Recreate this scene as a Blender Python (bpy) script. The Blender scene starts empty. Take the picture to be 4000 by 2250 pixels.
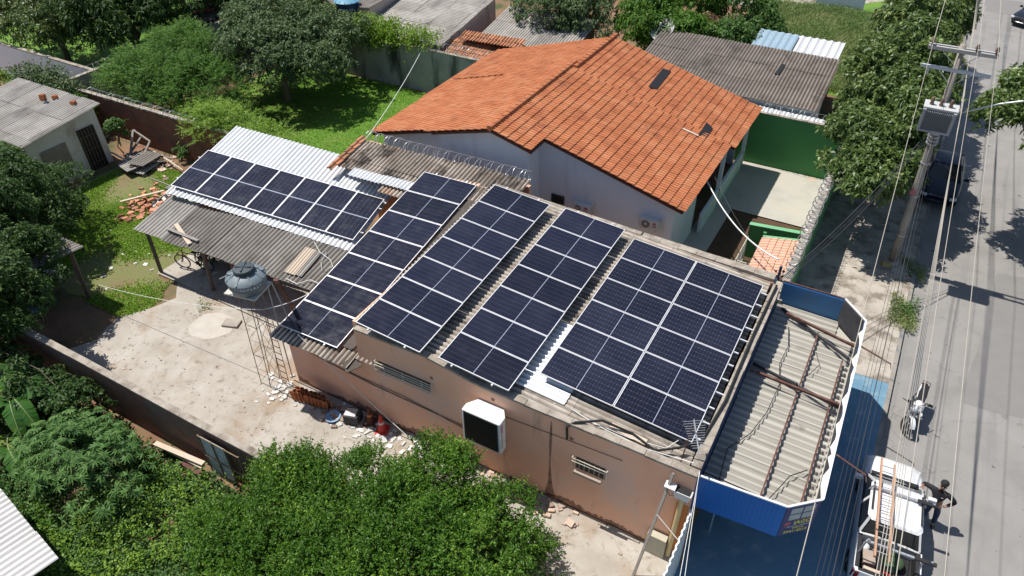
import bpy, math, random
import numpy as np
from mathutils import Vector, Matrix
S = bpy.context.scene
COL = S.collection
R = math.radians
random.seed(7); NR = np.random.default_rng(11)

# ---------------------------------------------------------------- camera, world, sun, exposure
# world axes: x runs along the shop's long wall towards the street, y runs along the street, z up (metres)
F_PX, PITCH, YAW, CAM_H, ROLL = 2811.7, .6761, .5236, 18.0115, -.0138     # in pixels of the 4000 px photograph
cam = bpy.data.cameras.new('camera'); cam_o = bpy.data.objects.new('camera', cam); COL.objects.link(cam_o)
cam.sensor_width = 36; cam.lens = 36 * F_PX / 4000; cam.clip_end = 2000
_r = Vector((math.cos(YAW), math.sin(YAW), 0)); _f = Vector((-math.sin(YAW) * math.cos(PITCH), math.cos(YAW) * math.cos(PITCH), -math.sin(PITCH)))
_u = _r.cross(_f)
_x = math.cos(ROLL) * _r + math.sin(ROLL) * _u; _y = -math.sin(ROLL) * _r + math.cos(ROLL) * _u
M = Matrix((_x, _y, -_f)).transposed().to_4x4(); M.translation = Vector((0, 0, CAM_H)); cam_o.matrix_world = M
S.camera = cam_o

SUN_EL, SUN_AZ = R(64), R(-1)                     # shadows run towards +x and a little +y
W = bpy.data.worlds.new('World'); S.world = W; W.use_nodes = True
nt = W.node_tree; sky = nt.nodes.new('ShaderNodeTexSky'); sky.sky_type = 'NISHITA'; sky.sun_disc = False
sky.sun_elevation = SUN_EL; sky.sun_rotation = R(270) - SUN_AZ; sky.air_density = 1.0; sky.dust_density = .6
nt.links.new(sky.outputs[0], nt.nodes['Background'].inputs[0]); nt.nodes['Background'].inputs[1].default_value = .09
sun = bpy.data.lights.new('sun', 'SUN'); sun.energy = 4.6; sun.angle = R(.53); sun.color = (1, .955, .89)
sun_o = bpy.data.objects.new('sun', sun); COL.objects.link(sun_o)
_d = Vector((math.cos(SUN_EL) * math.cos(SUN_AZ), math.cos(SUN_EL) * math.sin(SUN_AZ), -math.sin(SUN_EL)))
sun_o.rotation_euler = _d.to_track_quat('-Z', 'Y').to_euler(); sun_o.location = (-30, 0, 60)
S.view_settings.view_transform = 'Standard'; S.view_settings.look = 'None'; S.view_settings.exposure = .35; S.view_settings.gamma = 1
S.render.engine = 'CYCLES'; S.cycles.max_bounces = 6; S.cycles.diffuse_bounces = 3; S.cycles.transparent_max_bounces = 4

# ---------------------------------------------------------------- measuring the place (photo pixel + one known coordinate -> point)
def ray(px, py):
    u = (px - 2000) / F_PX; w = (py - 1125) / F_PX; c, s = math.cos(ROLL), math.sin(ROLL)
    u, w = c * u + s * w, -s * u + c * w
    x, y, z = u, math.cos(PITCH) - w * math.sin(PITCH), -math.sin(PITCH) - w * math.cos(PITCH)
    return (x * math.cos(YAW) - y * math.sin(YAW), x * math.sin(YAW) + y * math.cos(YAW), z)
def Z(px, py, z=0.): d = ray(px, py); t = (z - CAM_H) / d[2]; return Vector((d[0] * t, d[1] * t, z))
def YB(px, py, b): d = ray(px, py); t = b / d[1]; return Vector((d[0] * t, b, CAM_H + d[2] * t))
def PLN(px, py, o, sa, sb, rot=0):
    d = ray(px, py); ux, uy = math.cos(rot), math.sin(rot); kx, ky = sa * ux - sb * uy, sa * uy + sb * ux
    t = (o[2] - CAM_H - kx * o[0] - ky * o[1]) / (d[2] - kx * d[0] - ky * d[1]); return Vector((d[0] * t, d[1] * t, CAM_H + d[2] * t))
def r(n, x, y):
    o = {1: (0, 0), 2: (1330, 0), 3: (2660, 0), 4: (0, 750), 5: (1330, 750), 6: (2660, 750), 7: (0, 1500), 8: (1330, 1500), 9: (2660, 1500)}[n]
    return o[0] + x * .52019, o[1] + y * .52019

# ---------------------------------------------------------------- objects
def tag(o, label=None, cat=None, group=None, kind=None):
    if label: o['label'] = label
    if cat: o['category'] = cat
    if group: o['group'] = group
    if kind: o['kind'] = kind
    return o
def thing(name, label, cat, loc=(0, 0, 0), group=None):
    o = bpy.data.objects.new(name, None); COL.objects.link(o); o.location = loc; o.empty_display_size = .3
    return tag(o, label, cat, group)
ORD = 'first second third fourth fifth sixth seventh eighth ninth tenth eleventh twelfth'.split()

class MB:
    def __init__(s): s.v = []; s.f = []; s.mi = []; s.cur = 0; s.T = None; s.av = {}
    def add(s, vs, fs):
        n = len(s.v)
        if s.T is not None: vs = [s.T @ Vector(p) for p in vs]
        s.v += [tuple(p) for p in vs]; s.f += [tuple(i + n for i in f) for f in fs]; s.mi += [s.cur] * len(fs); return s
    def box(s, x0, x1, y0, y1, z0, z1):
        return s.add([(x0, y0, z0), (x1, y0, z0), (x1, y1, z0), (x0, y1, z0), (x0, y0, z1), (x1, y0, z1), (x1, y1, z1), (x0, y1, z1)],
                     [(0, 3, 2, 1), (4, 5, 6, 7), (0, 1, 5, 4), (1, 2, 6, 5), (2, 3, 7, 6), (3, 0, 4, 7)])
    def cbox(s, c, sz, rot=None):
        h = [q / 2 for q in sz]; vs = [Vector((i * h[0], j * h[1], k * h[2])) for k in (-1, 1) for i, j in ((-1, -1), (1, -1), (1, 1), (-1, 1))]
        if rot is not None: vs = [rot @ q for q in vs]
        return s.add([q + Vector(c) for q in vs], [(0, 3, 2, 1), (4, 5, 6, 7), (0, 1, 5, 4), (1, 2, 6, 5), (2, 3, 7, 6), (3, 0, 4, 7)])
    def beam(s, p, q, w, h, up=(0, 0, 1)):
        p = Vector(p); q = Vector(q); d = (q - p).normalized(); x = d.cross(Vector(up))
        x = x.normalized() if x.length > 1e-4 else Vector((1, 0, 0)); y = x.cross(d)
        return s.add([a + x * i * w / 2 + y * j * h / 2 for a in (p, q) for i, j in ((-1, -1), (1, -1), (1, 1), (-1, 1))],
                     [(0, 1, 2, 3), (7, 6, 5, 4), (0, 4, 5, 1), (1, 5, 6, 2), (2, 6, 7, 3), (3, 7, 4, 0)])
    def tube(s, pts, rad, n=6, cap=True):
        pts = [Vector(p) for p in pts]; m = len(pts); rs = rad if isinstance(rad, (list, tuple)) else [rad] * m; vs = []; fs = []
        x = None
        for i, p in enumerate(pts):
            d = (pts[min(i + 1, m - 1)] - pts[max(i - 1, 0)])
            d = d.normalized() if d.length > 1e-9 else Vector((0, 0, 1))
            if x is None: x = d.orthogonal().normalized()
            else:
                x = x - d * x.dot(d); x = x.normalized() if x.length > 1e-6 else d.orthogonal().normalized()
            y = d.cross(x)
            vs += [p + (x * math.cos(2 * math.pi * k / n) + y * math.sin(2 * math.pi * k / n)) * rs[i] for k in range(n)]
        for i in range(m - 1):
            for k in range(n): k2 = (k + 1) % n; fs.append((i * n + k, i * n + k2, (i + 1) * n + k2, (i + 1) * n + k))
        if cap: fs += [tuple(range(n - 1, -1, -1)), tuple(range((m - 1) * n, m * n))]
        return s.add(vs, fs)
    def lathe(s, prof, n=24, c=(0, 0, 0), T=None):
        vs = []; fs = []; m = len(prof)
        for rr, z in prof:
            for k in range(n):
                p = Vector((rr * math.cos(2 * math.pi * k / n), rr * math.sin(2 * math.pi * k / n), z)); p = T @ p if T is not None else p
                vs.append(p + Vector(c))
        for i in range(m - 1):
            for k in range(n): k2 = (k + 1) % n; fs.append((i * n + k, i * n + k2, (i + 1) * n + k2, (i + 1) * n + k))
        fs += [tuple(range(n - 1, -1, -1)), tuple(range((m - 1) * n, m * n))]
        return s.add(vs, fs)
    def poly(s, pts): return s.add(pts, [tuple(range(len(pts)))])
    def prism(s, pts, vec):
        n = len(pts); v = Vector(vec)
        return s.add([Vector(p) for p in pts] + [Vector(p) + v for p in pts], [tuple(range(n - 1, -1, -1)), tuple(range(n, 2 * n))] + [(i, (i + 1) % n, n + (i + 1) % n, n + i) for i in range(n)])
    def build(s, name, mats, parent=None, smooth=False):
        me = bpy.data.meshes.new(name); off = parent.location if parent is not None and parent.parent is None else (Vector((0, 0, 0)) if parent is None else parent.parent.location)
        vs = [(a - off[0], b - off[1], c - off[2]) for a, b, c in s.v]
        me.from_pydata(vs, [], s.f)
        for m in (mats if isinstance(mats, (list, tuple)) else [mats]): me.materials.append(m)
        if s.av:
            at = me.attributes.new('height', 'FLOAT', 'POINT'); d = np.ones(len(s.v), np.float32)
            for k, q in s.av.items(): d[k:k + len(q)] = q
            at.data.foreach_set('value', d)
        if any(s.mi): me.polygons.foreach_set('material_index', s.mi)
        if smooth: me.polygons.foreach_set('use_smooth', [True] * len(s.f))
        me.update(); o = bpy.data.objects.new(name, me); COL.objects.link(o)
        if parent is not None: o.parent = parent
        return o
def smooth_by_angle(o, ang=40):
    me = o.data; me.polygons.foreach_set('use_smooth', [True] * len(me.polygons)); me.set_sharp_from_angle(angle=R(ang)); return o
def weld(o, d=.0005):
    import bmesh
    bm = bmesh.new(); bm.from_mesh(o.data); bmesh.ops.remove_doubles(bm, verts=bm.verts, dist=d); bmesh.ops.recalc_face_normals(bm, faces=bm.faces); bm.to_mesh(o.data); bm.free(); return o
def bevel(o, w=.01, n=2):
    m = o.modifiers.new('bevel', 'BEVEL'); m.width = w; m.segments = n; m.limit_method = 'ANGLE'; return o
def copy_tree(o, parent=None):
    c = o.copy(); COL.objects.link(c)
    if parent is not None: c.parent = parent
    for ch in list(o.children): copy_tree(ch, c)
    return c

# ---------------------------------------------------------------- materials
MT = {}
def mat(name, cols, scale=2., rough=.85, bump=0., bscale=25., metal=0., stain=None, stain2=None, stretch=(1, 1, 1), island=0., spec=.3, detail=6., lo=.3, hi=.7, rot=0., coat=0., valley=None, crack=None):
    if name in MT: return MT[name]
    m = bpy.data.materials.new(name); m.use_nodes = True; MT[name] = m; t = m.node_tree; N = t.nodes; L = t.links; b = N['Principled BSDF']
    geo = N.new('ShaderNodeNewGeometry')
    def noise(sc, st, det):
        mp = N.new('ShaderNodeMapping'); mp.inputs['Scale'].default_value = st; mp.inputs['Rotation'].default_value = (0, 0, rot); L.new(geo.outputs['Position'], mp.inputs[0])
        n = N.new('ShaderNodeTexNoise'); n.inputs['Scale'].default_value = sc; n.inputs['Detail'].default_value = det; n.inputs['Roughness'].default_value = .62; L.new(mp.outputs[0], n.inputs['Vector']); return n.outputs['Fac']
    rp = N.new('ShaderNodeValToRGB'); L.new(noise(scale, stretch, detail), rp.inputs[0]); e = rp.color_ramp.elements; k = len(cols)
    for i, c in enumerate(cols):
        p = lo + (hi - lo) * i / max(1, k - 1)
        el = e[i] if i < 2 else e.new(p)
        el.position = p; el.color = (*c, 1)
    if k == 1: e[1].color = (*cols[0], 1)
    out = rp.outputs[0]
    for st in (stain, stain2):
        if st:
            col, sc, l0, h0, stv = st
            mr = N.new('ShaderNodeMapRange'); mr.inputs[1].default_value = l0; mr.inputs[2].default_value = h0; L.new(noise(sc, stv, 5.), mr.inputs[0])
            mx = N.new('ShaderNodeMix'); mx.data_type = 'RGBA'; L.new(mr.outputs[0], mx.inputs[0]); L.new(out, mx.inputs[6]); mx.inputs[7].default_value = (*col, 1); out = mx.outputs[2]
    if island:
        mr = N.new('ShaderNodeMapRange'); mr.inputs[3].default_value = 1 - island; mr.inputs[4].default_value = 1 + island; L.new(geo.outputs['Random Per Island'], mr.inputs[0])
        mx = N.new('ShaderNodeMix'); mx.data_type = 'RGBA'; mx.blend_type = 'MULTIPLY'; mx.inputs[0].default_value = 1; L.new(out, mx.inputs[6]); L.new(mr.outputs[0], mx.inputs[7]); out = mx.outputs[2]
    if crack:                                              # hairline cracks along distorted cell edges
        sc, wd, col = crack; dn = N.new('ShaderNodeTexNoise'); dn.inputs['Scale'].default_value = sc * 2.5; dn.inputs['Detail'].default_value = 6; L.new(geo.outputs['Position'], dn.inputs['Vector'])
        va = N.new('ShaderNodeVectorMath'); va.operation = 'MULTIPLY_ADD'; L.new(dn.outputs['Color'], va.inputs[0]); va.inputs[1].default_value = (.5 / sc,) * 3; L.new(geo.outputs['Position'], va.inputs[2])
        vo = N.new('ShaderNodeTexVoronoi'); vo.feature = 'DISTANCE_TO_EDGE'; vo.inputs['Scale'].default_value = sc; L.new(va.outputs[0], vo.inputs['Vector']); mr = N.new('ShaderNodeMapRange'); mr.inputs[1].default_value = 0; mr.inputs[2].default_value = wd; mr.inputs[3].default_value = .55; mr.inputs[4].default_value = 0; L.new(vo.outputs['Distance'], mr.inputs[0])
        mx = N.new('ShaderNodeMix'); mx.data_type = 'RGBA'; L.new(mr.outputs[0], mx.inputs[0]); L.new(out, mx.inputs[6]); mx.inputs[7].default_value = (*col, 1); out = mx.outputs[2]
    if valley:                                             # darker colour mixed into the troughs of a corrugated sheet
        at = N.new('ShaderNodeAttribute'); at.attribute_name = 'height'; mr = N.new('ShaderNodeMapRange'); mr.inputs[1].default_value = .1; mr.inputs[2].default_value = .75; mr.inputs[3].default_value = valley[1]; mr.inputs[4].default_value = 0; L.new(at.outputs['Fac'], mr.inputs[0])
        mx = N.new('ShaderNodeMix'); mx.data_type = 'RGBA'; L.new(mr.outputs[0], mx.inputs[0]); L.new(out, mx.inputs[6]); mx.inputs[7].default_value = (*valley[0], 1); out = mx.outputs[2]
    L.new(out, b.inputs['Base Color']); b.inputs['Roughness'].default_value = rough; b.inputs['Metallic'].default_value = metal; b.inputs['Specular IOR Level'].default_value = spec
    if coat: b.inputs['Coat Weight'].default_value = coat; b.inputs['Coat Roughness'].default_value = .05
    if bump:
        bn = N.new('ShaderNodeBump'); bn.inputs['Strength'].default_value = bump; bn.inputs['Distance'].default_value = .03; L.new(noise(bscale, (1, 1, 1), 5.), bn.inputs['Height']); L.new(bn.outputs[0], b.inputs['Normal'])
    return m
LEAF = 1.8
def leafmat(name, c1, c2, c3=None, trans=.25, rough=.5, spec=.35, pscale=.9):
    if name in MT: return MT[name]
    c1, c2, c3 = [None if c is None else tuple(q * LEAF for q in c) for c in (c1, c2, c3)]
    m = bpy.data.materials.new(name); m.use_nodes = True; MT[name] = m; t = m.node_tree; N = t.nodes; L = t.links; b = N['Principled BSDF']
    geo = N.new('ShaderNodeNewGeometry'); rp = N.new('ShaderNodeValToRGB'); e = rp.color_ramp.elements
    e[0].position = 0; e[0].color = (*c1, 1); e[1].position = .75; e[1].color = (*c2, 1)
    if c3: q = e.new(1.); q.color = (*c3, 1)
    n = N.new('ShaderNodeTexNoise'); n.inputs['Scale'].default_value = pscale; L.new(geo.outputs['Position'], n.inputs['Vector'])
    ma = N.new('ShaderNodeMath'); ma.operation = 'MULTIPLY_ADD'; L.new(geo.outputs['Random Per Island'], ma.inputs[0]); ma.inputs[1].default_value = .65
    mr = N.new('ShaderNodeMapRange'); mr.inputs[1].default_value = .3; mr.inputs[2].default_value = .7; mr.inputs[4].default_value = .4; L.new(n.outputs['Fac'], mr.inputs[0]); L.new(mr.outputs[0], ma.inputs[2])
    L.new(ma.outputs[0], rp.inputs[0]); L.new(rp.outputs[0], b.inputs['Base Color']); b.inputs['Roughness'].default_value = rough; b.inputs['Specular IOR Level'].default_value = spec
    tr = N.new('ShaderNodeBsdfTranslucent'); hs = N.new('ShaderNodeHueSaturation'); hs.inputs['Value'].default_value = 1.5; hs.inputs['Hue'].default_value = .48; L.new(rp.outputs[0], hs.inputs['Color']); L.new(hs.outputs[0], tr.inputs[0])
    mx = N.new('ShaderNodeMixShader'); mx.inputs[0].default_value = trans; L.new(b.outputs[0], mx.inputs[1]); L.new(tr.outputs[0], mx.inputs[2]); L.new(mx.outputs[0], N['Material Output'].inputs[0])
    return m
def plain(name, c, rough=.5, metal=0., spec=.4, coat=0.): return mat(name, [c, tuple(q * .86 for q in c)], 5., rough, metal=metal, spec=spec, coat=coat)

# ---------------------------------------------------------------- sheet roofs
def corr(mb, O, U, V, lu, lv, pitch=.177, amp=.026, sw=1.05, sl=1.83, jit=.006, trap=False, skip=()):
    """Corrugated sheets from O, lu wide along U, lv long along V (down the corrugations), each sheet its own island."""
    O = Vector(O); U = Vector(U).normalized(); V = Vector(V).normalized(); Nn = U.cross(V).normalized()
    if Nn.z < 0: Nn = -Nn
    i = 0; u = 0.
    per = 8 if not trap else 6
    while u < lu - .02:
        w = min(sw, lu - u); v = 0.; j = 0
        while v < lv - .05:
            l = min(sl, lv - v)
            if (i, j) not in skip:
                d = random.uniform(-jit, jit); dv = random.uniform(-jit * 3, jit * 3); k = max(2, round(w / pitch * per)); vs = []; fs = []; hs = []
                ext = .1 if v + l < lv - .05 else 0
                for q, (vv, hz) in enumerate(((v + dv, .004 + d - .012 * 0), (v + l + ext + dv, .02 + d))):
                    for a in range(k + 1):
                        uu = u + (w + .06) * a / k if u + w < lu - .02 else u + w * a / k
                        ph = (uu / pitch) % 1
                        hh = amp * math.sin(2 * math.pi * ph) if not trap else amp * (1 if ph < .3 else (1 - (ph - .3) / .15 * 2) if ph < .45 else -1 if ph < .85 else (-1 + (ph - .85) / .15 * 2))
                        vs.append(O + U * uu + V * vv + Nn * (hh + hz + .004 * (i % 2))); hs.append(.5 + .5 * hh / amp)
                for a in range(k): fs.append((a, a + 1, k + 2 + a, k + 1 + a))
                mb.av[len(mb.v)] = hs; mb.add(vs, fs)
            v += sl; j += 1
        u += sw; i += 1
def tiles(mb, O, U, V, nu, nv, wu, lv, hump=.035, jit=.004):
    """Clay roof tiles, nu columns along U and nv courses down V; every tile is its own island."""
    O = Vector(O); U = Vector(U).normalized(); V = Vector(V).normalized(); Nn = U.cross(V).normalized()
    if Nn.z < 0: Nn = -Nn
    prof = [(0, 0), (.1, .9), (.28, 1.), (.45, .85), (.55, .05), (.8, -.1), (1., 0)]
    for j in range(nv):
        for i in range(nu):
            a = random.uniform(-jit, jit); b = random.uniform(-jit, jit) * 2; vs = []
            for vv, hz in ((j * lv - .02, 0.), ((j + 1) * lv + .05 + b, .046)):
                for q, h in prof: vs.append(O + U * (i + q) * wu + V * vv + Nn * (h * hump + hz + a))
            n = len(prof); fs = [(k, k + 1, n + k + 1, n + k) for k in range(n - 1)]
            for q, h in prof: vs.append(O + U * (i + q) * wu + V * ((j + 1) * lv + .05 + b) + Nn * (h * hump + a - .004))
            fs += [(n + k, n + k + 1, 2 * n + k + 1, 2 * n + k) for k in range(n - 1)]
            mb.add(vs, fs)

# ---------------------------------------------------------------- foliage
def leaves_obj(name, P, D, Ln, Wr, m, parent, droop=.2, nrm=None):
    """One diamond of two folded faces per leaf: P base, D direction, Ln length, Wr width ratio."""
    n = len(P); D = D / np.maximum(1e-6, np.linalg.norm(D, axis=1, keepdims=True))
    up = np.tile([0, 0, 1.], (n, 1)) + NR.normal(0, .55, (n, 3))
    side = np.cross(D, up); side /= np.maximum(1e-6, np.linalg.norm(side, axis=1, keepdims=True)); Ln = np.broadcast_to(Ln, (n,))[:, None]; Wd = Ln * Wr * .5
    mid = P + D * Ln * .45 + np.array([0, 0, -1.]) * Ln * droop * .15; tip = P + D * Ln + np.array([0, 0, -1.]) * Ln * droop
    V = np.stack([P, mid - side * Wd, tip, mid + side * Wd], 1).reshape(-1, 3)
    off = np.array(parent.location if parent is not None and parent.parent is None else (0, 0, 0)); V = V - off
    me = bpy.data.meshes.new(name); me.vertices.add(4 * n); me.vertices.foreach_set('co', V.astype(np.float32).ravel()); me.loops.add(4 * n); me.loops.foreach_set('vertex_index', np.arange(4 * n, dtype=np.int32))
    me.polygons.add(n); me.polygons.foreach_set('loop_start', np.arange(n, dtype=np.int32) * 4); me.update(calc_edges=True); me.materials.append(m)
    o = bpy.data.objects.new(name, me); COL.objects.link(o)
    if parent is not None: o.parent = parent
    return o
def rdir(n, zmin=-1.):
    d = NR.normal(0, 1, (n, 3)); d /= np.linalg.norm(d, axis=1, keepdims=True)
    if zmin > -1: d[:, 2] = np.where(d[:, 2] < zmin, -d[:, 2], d[:, 2])
    return d
def crown(c, rad, nclump, cr, ntip, nleaf, ln, style='broad', low=-.35):
    """Leaf bases, directions and lengths of an uneven crown: clumps through an ellipsoid, shoots on each clump, leaves on each shoot."""
    c = np.array(c); rad = np.array(rad); cd = rdir(nclump, low); rr = NR.uniform(.45, 1., nclump) ** .6
    cc = c + cd * rr[:, None] * rad; cr = np.array(cr) * NR.uniform(.65, 1.25, nclump)
    td = rdir(nclump * ntip, -.5); tc = np.repeat(cc, ntip, 0); tr = np.repeat(cr, ntip); td = td + np.repeat(cd, ntip, 0) * .45; td /= np.linalg.norm(td, axis=1, keepdims=True)
    T = tc + td * (tr * NR.uniform(.55, 1.08, len(tr)))[:, None] * np.array([1, 1, .75])
    n = len(T) * nleaf; O = np.repeat(td, nleaf, 0); B = np.repeat(T, nleaf, 0)
    if style == 'shoot':                                   # leaves strung along upright little twigs
        tw = td * .5 + np.array([0, 0, .7]) + NR.normal(0, .35, td.shape); tw /= np.linalg.norm(tw, axis=1, keepdims=True); tw = np.repeat(tw, nleaf, 0)
        B = B + tw * (NR.uniform(0, 1, n) * ln * 6)[:, None]; D = NR.normal(0, 1, (n, 3)) + tw * .7
    elif style == 'feather':
        tw = td * .8 + np.array([0, 0, .35]) + NR.normal(0, .45, td.shape); tw /= np.linalg.norm(tw, axis=1, keepdims=True); L_ = ln * 7; tw = np.repeat(tw, nleaf, 0)
        s = np.tile(np.linspace(0, 1, nleaf), len(T)); sd = np.where(np.arange(n) % 2 == 0, 1., -1.)[:, None]
        B = B + tw * (s * L_)[:, None] + np.array([0, 0, -1.]) * (s ** 2 * L_ * .3)[:, None]
        q = np.cross(tw, np.tile([0, 0, 1.], (n, 1))); q /= np.maximum(1e-6, np.linalg.norm(q, axis=1, keepdims=True)); D = q * sd + tw * .5 + NR.normal(0, .15, (n, 3))
    else:                                                  # rosettes
        D = NR.normal(0, 1, (n, 3)); D -= O * (D * O).sum(1, keepdims=True) * .6; D = D + O * .55 + np.array([0, 0, -.25])
        B = B + NR.normal(0, ln * .25, (n, 3))
    return B, D, ln * NR.uniform(.65, 1.25, n), cc
def limbs(mb, base, top, cc, r0, k=14):
    base = Vector(base); top = Vector(top); mid = base.lerp(top, .5) + Vector((random.uniform(-.15, .15), random.uniform(-.15, .15), 0))
    mb.tube([base, base.lerp(mid, .5), mid, top], [r0 * 1.25, r0, r0 * .85, r0 * .55], 8)
    for q in cc[:: max(1, len(cc) // k)]:
        q = Vector(q); st = base.lerp(top, random.uniform(.45, 1.)); m1 = st.lerp(q, .5) + Vector((random.uniform(-.2, .2), random.uniform(-.2, .2), .12 * (q - st).length))
        mb.tube([st, m1, q], [r0 * .45, r0 * .28, r0 * .08], 5)
def tree(name, label, cat, base, c, rad, m, nclump=60, cr=.7, ntip=30, nleaf=7, ln=.2, wr=.32, style='broad', r0=.16, group=None, droop=.3, low=-.35, k=14, blobs=None):
    t = thing(name, label, cat, base, group); Ps = []; Ds = []; Ls = []; C = []
    for cc_, rad_, nc in (blobs or [(c, rad, nclump)]):
        B, D, L_, cc = crown(cc_, rad_, nc, cr, ntip, nleaf, ln, style, low); Ps.append(B); Ds.append(D); Ls.append(L_); C.append(cc)
    P = np.concatenate(Ps); ok = P[:, 2] > .03
    leaves_obj('crown', P[ok], np.concatenate(Ds)[ok], np.concatenate(Ls)[ok], wr, m, t, droop)
    mb = MB(); limbs(mb, base, (Vector(c) * .6 + Vector(base) * .4 + Vector((0, 0, .2))), np.concatenate(C), r0, k); mb.build('trunk', MT['bark'], t)
    return t
# ---------------------------------------------------------------- material library (real-world base colours)
mat('bark', [(.10, .075, .055), (.2, .16, .12)], 8, .9, .4, 20)
mat('earth', [(.16, .085, .05), (.24, .14, .085), (.3, .2, .13)], .9, .95, .35, 14, stain=((.07, .085, .03), .45, .46, .62, (1, 1, 1)))
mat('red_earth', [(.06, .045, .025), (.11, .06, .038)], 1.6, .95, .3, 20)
mat('yard_concrete', [(.31, .275, .23), (.385, .35, .3), (.45, .42, .37)], .8, .92, .3, 16, stain=((.31, .23, .16), .55, .52, .68, (1, 1, 1)), stain2=((.23, .19, .145), 3.5, .55, .72, (1, 1, 1)), detail=12, crack=(.5, .008, (.2, .165, .13)))
mat('slab', [(.36, .34, .3), (.43, .41, .36), (.47, .42, .35)], .7, .85, .12, 22, stain=((.5, .38, .27), .9, .6, .75, (1, 1, 1)))
mat('sidewalk', [(.3, .265, .22), (.39, .35, .295), (.47, .43, .375)], .9, .92, .3, 18, stain=((.2, .17, .135), 1.3, .48, .62, (1, 1, 1)), stain2=((.55, .52, .48), 2.2, .62, .7, (1, 1, 1)), detail=12, crack=(.8, .012, (.17, .15, .12)))
mat('asphalt', [(.21, .2, .187), (.25, .238, .222), (.28, .265, .25)], .6, .9, .25, 40, stain=((.185, .18, .175), 1.0, .55, .8, (2.5, .12, 1)), stain2=((.085, .083, .08), 2.6, .68, .715, (1, 1, 1)), detail=12, crack=(.2, .003, (.12, .115, .11)))
mat('asphalt_patch', [(.2, .19, .18), (.22, .21, .2)], 2., .92, .2, 40)
mat('kerb', [(.3, .27, .24), (.4, .37, .33)], 3, .9, .2)
mat('blue_floor', [(.11, .22, .31), (.15, .27, .36)], 1.2, .75, .1, stain=((.24, .33, .38), 1.7, .55, .7, (1, 1, 1)))
mat('lawn', [(.09, .19, .022), (.12, .23, .03), (.17, .24, .05)], .9, .95, .4, 30)
mat('yard_grass', [(.13, .17, .04), (.17, .17, .07), (.2, .13, .08)], .7, .95, .4, 25)
mat('mortar', [(.43, .39, .335), (.5, .465, .41)], 3, .9, .2)

def flat(name, pts, m, z, kind='structure', ztop=None):
    mb = MB(); mb.poly([(x, y, z) for x, y in pts]); o = mb.build(name, m); tag(o, kind=kind); return o
def jag(pts, step=.5, amp=.18):
    out = []
    for i, p in enumerate(pts):
        q = pts[(i + 1) % len(pts)]; l = math.dist(p, q); k = max(1, int(l / step))
        for j in range(k):
            a = j / k; w = amp if j else 0; out.append((p[0] + (q[0] - p[0]) * a + random.uniform(-w, w), p[1] + (q[1] - p[1]) * a + random.uniform(-w, w)))
    return out
KX, SZ = 2.72, -.13                                 # kerb line, street level
flat('ground', [(-300, -60), (2.6, -60), (2.6, 400), (-300, 400)], MT['earth'], -.008)
flat('street', [(2.6, -60), (40, -60), (40, 400), (2.6, 400)], MT['asphalt'], SZ)
o = flat('road_patch', jag([(4.9, 21.5), (9, 22), (9, 30.5), (5.6, 30), (5.2, 25)], .8, .12), MT['asphalt_patch'], SZ + .004)
o = flat('road_patch', jag([(3.6, 66), (12, 65), (12, 69), (3.4, 70)], .8, .12), MT['asphalt_patch'], SZ + .004)
flat('far_pavement', [(13, -60), (40, -60), (40, 400), (13, 400)], MT['sidewalk'], -.02)
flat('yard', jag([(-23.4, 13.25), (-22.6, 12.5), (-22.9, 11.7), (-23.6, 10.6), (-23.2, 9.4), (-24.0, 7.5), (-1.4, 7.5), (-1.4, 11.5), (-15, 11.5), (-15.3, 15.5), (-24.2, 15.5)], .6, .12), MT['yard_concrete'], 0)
flat('yard', jag([(-6.5, 7.5), (-6.5, 3), (-1.4, 3), (-1.4, 7.5)], .8, .05), MT['yard_concrete'], -.003)
flat('mortar_splash', jag([tuple(Z(*p)[:2]) for p in ((735, 1275), (800, 1225), (870, 1222), (935, 1250), (900, 1300), (820, 1325), (740, 1310))], .25, .06), MT['mortar'], .004)
flat('porch_floor', [(-24.5, 13.2), (-15.6, 13.1), (-15.6, 15.4), (-24.4, 15.4)], MT['yard_concrete'], .06)
flat('lawn', [(-36, 20.85), (-19.8, 20.85), (-19.8, 33.4), (-36, 33.4)], MT['lawn'], 0)
flat('back_lawn', jag([(-62, 23.3), (-40.6, 23.3), (-40.6, 46), (-62, 46)], 2, .1), MT['lawn'], .003)
flat('left_yard', jag([(-33.6, 10.8), (-24.6, 10.8), (-23.5, 12.6), (-24.4, 13.1), (-24.6, 18.8), (-29, 19.9), (-33.9, 18.5)], .5, .2), MT['yard_grass'], .002)
flat('driveway', [(-6.3, 29.3), (-1.6, 29.3), (-1.6, 34), (-6.3, 34)], MT['slab'], .05)
flat('path', [(-6.3, 19.9), (-5.2, 19.9), (-5.2, 29.29), (-6.3, 29.29)], MT['slab'], .045)
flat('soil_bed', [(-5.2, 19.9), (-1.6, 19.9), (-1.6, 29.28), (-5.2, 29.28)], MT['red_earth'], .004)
flat('sidewalk', [(-1.55, 20.98), (KX - .14, 21.1), (KX - .14, 33), (KX - .3, 45), (-1.5, 45)], MT['sidewalk'], 0)
flat('forecourt', [(-1.6, -2), (KX - .14, -2), (KX - .14, 21.08), (-1.6, 20.96)], MT['blue_floor'], .004)
mb = MB()
y = -4.
while y < 75:
    l = random.uniform(.9, 1.1)
    if not 44 < y < 46: mb.box(KX - .14, KX, y + .012, y + l, SZ - .02, .0 + random.uniform(-.012, .012))
    y += l
tag(mb.build('kerb', mat('kerb_blue', [(.13, .15, .18), (.26, .24, .21), (.33, .3, .27)], 1.4, .9, .2)), kind='structure')

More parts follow.
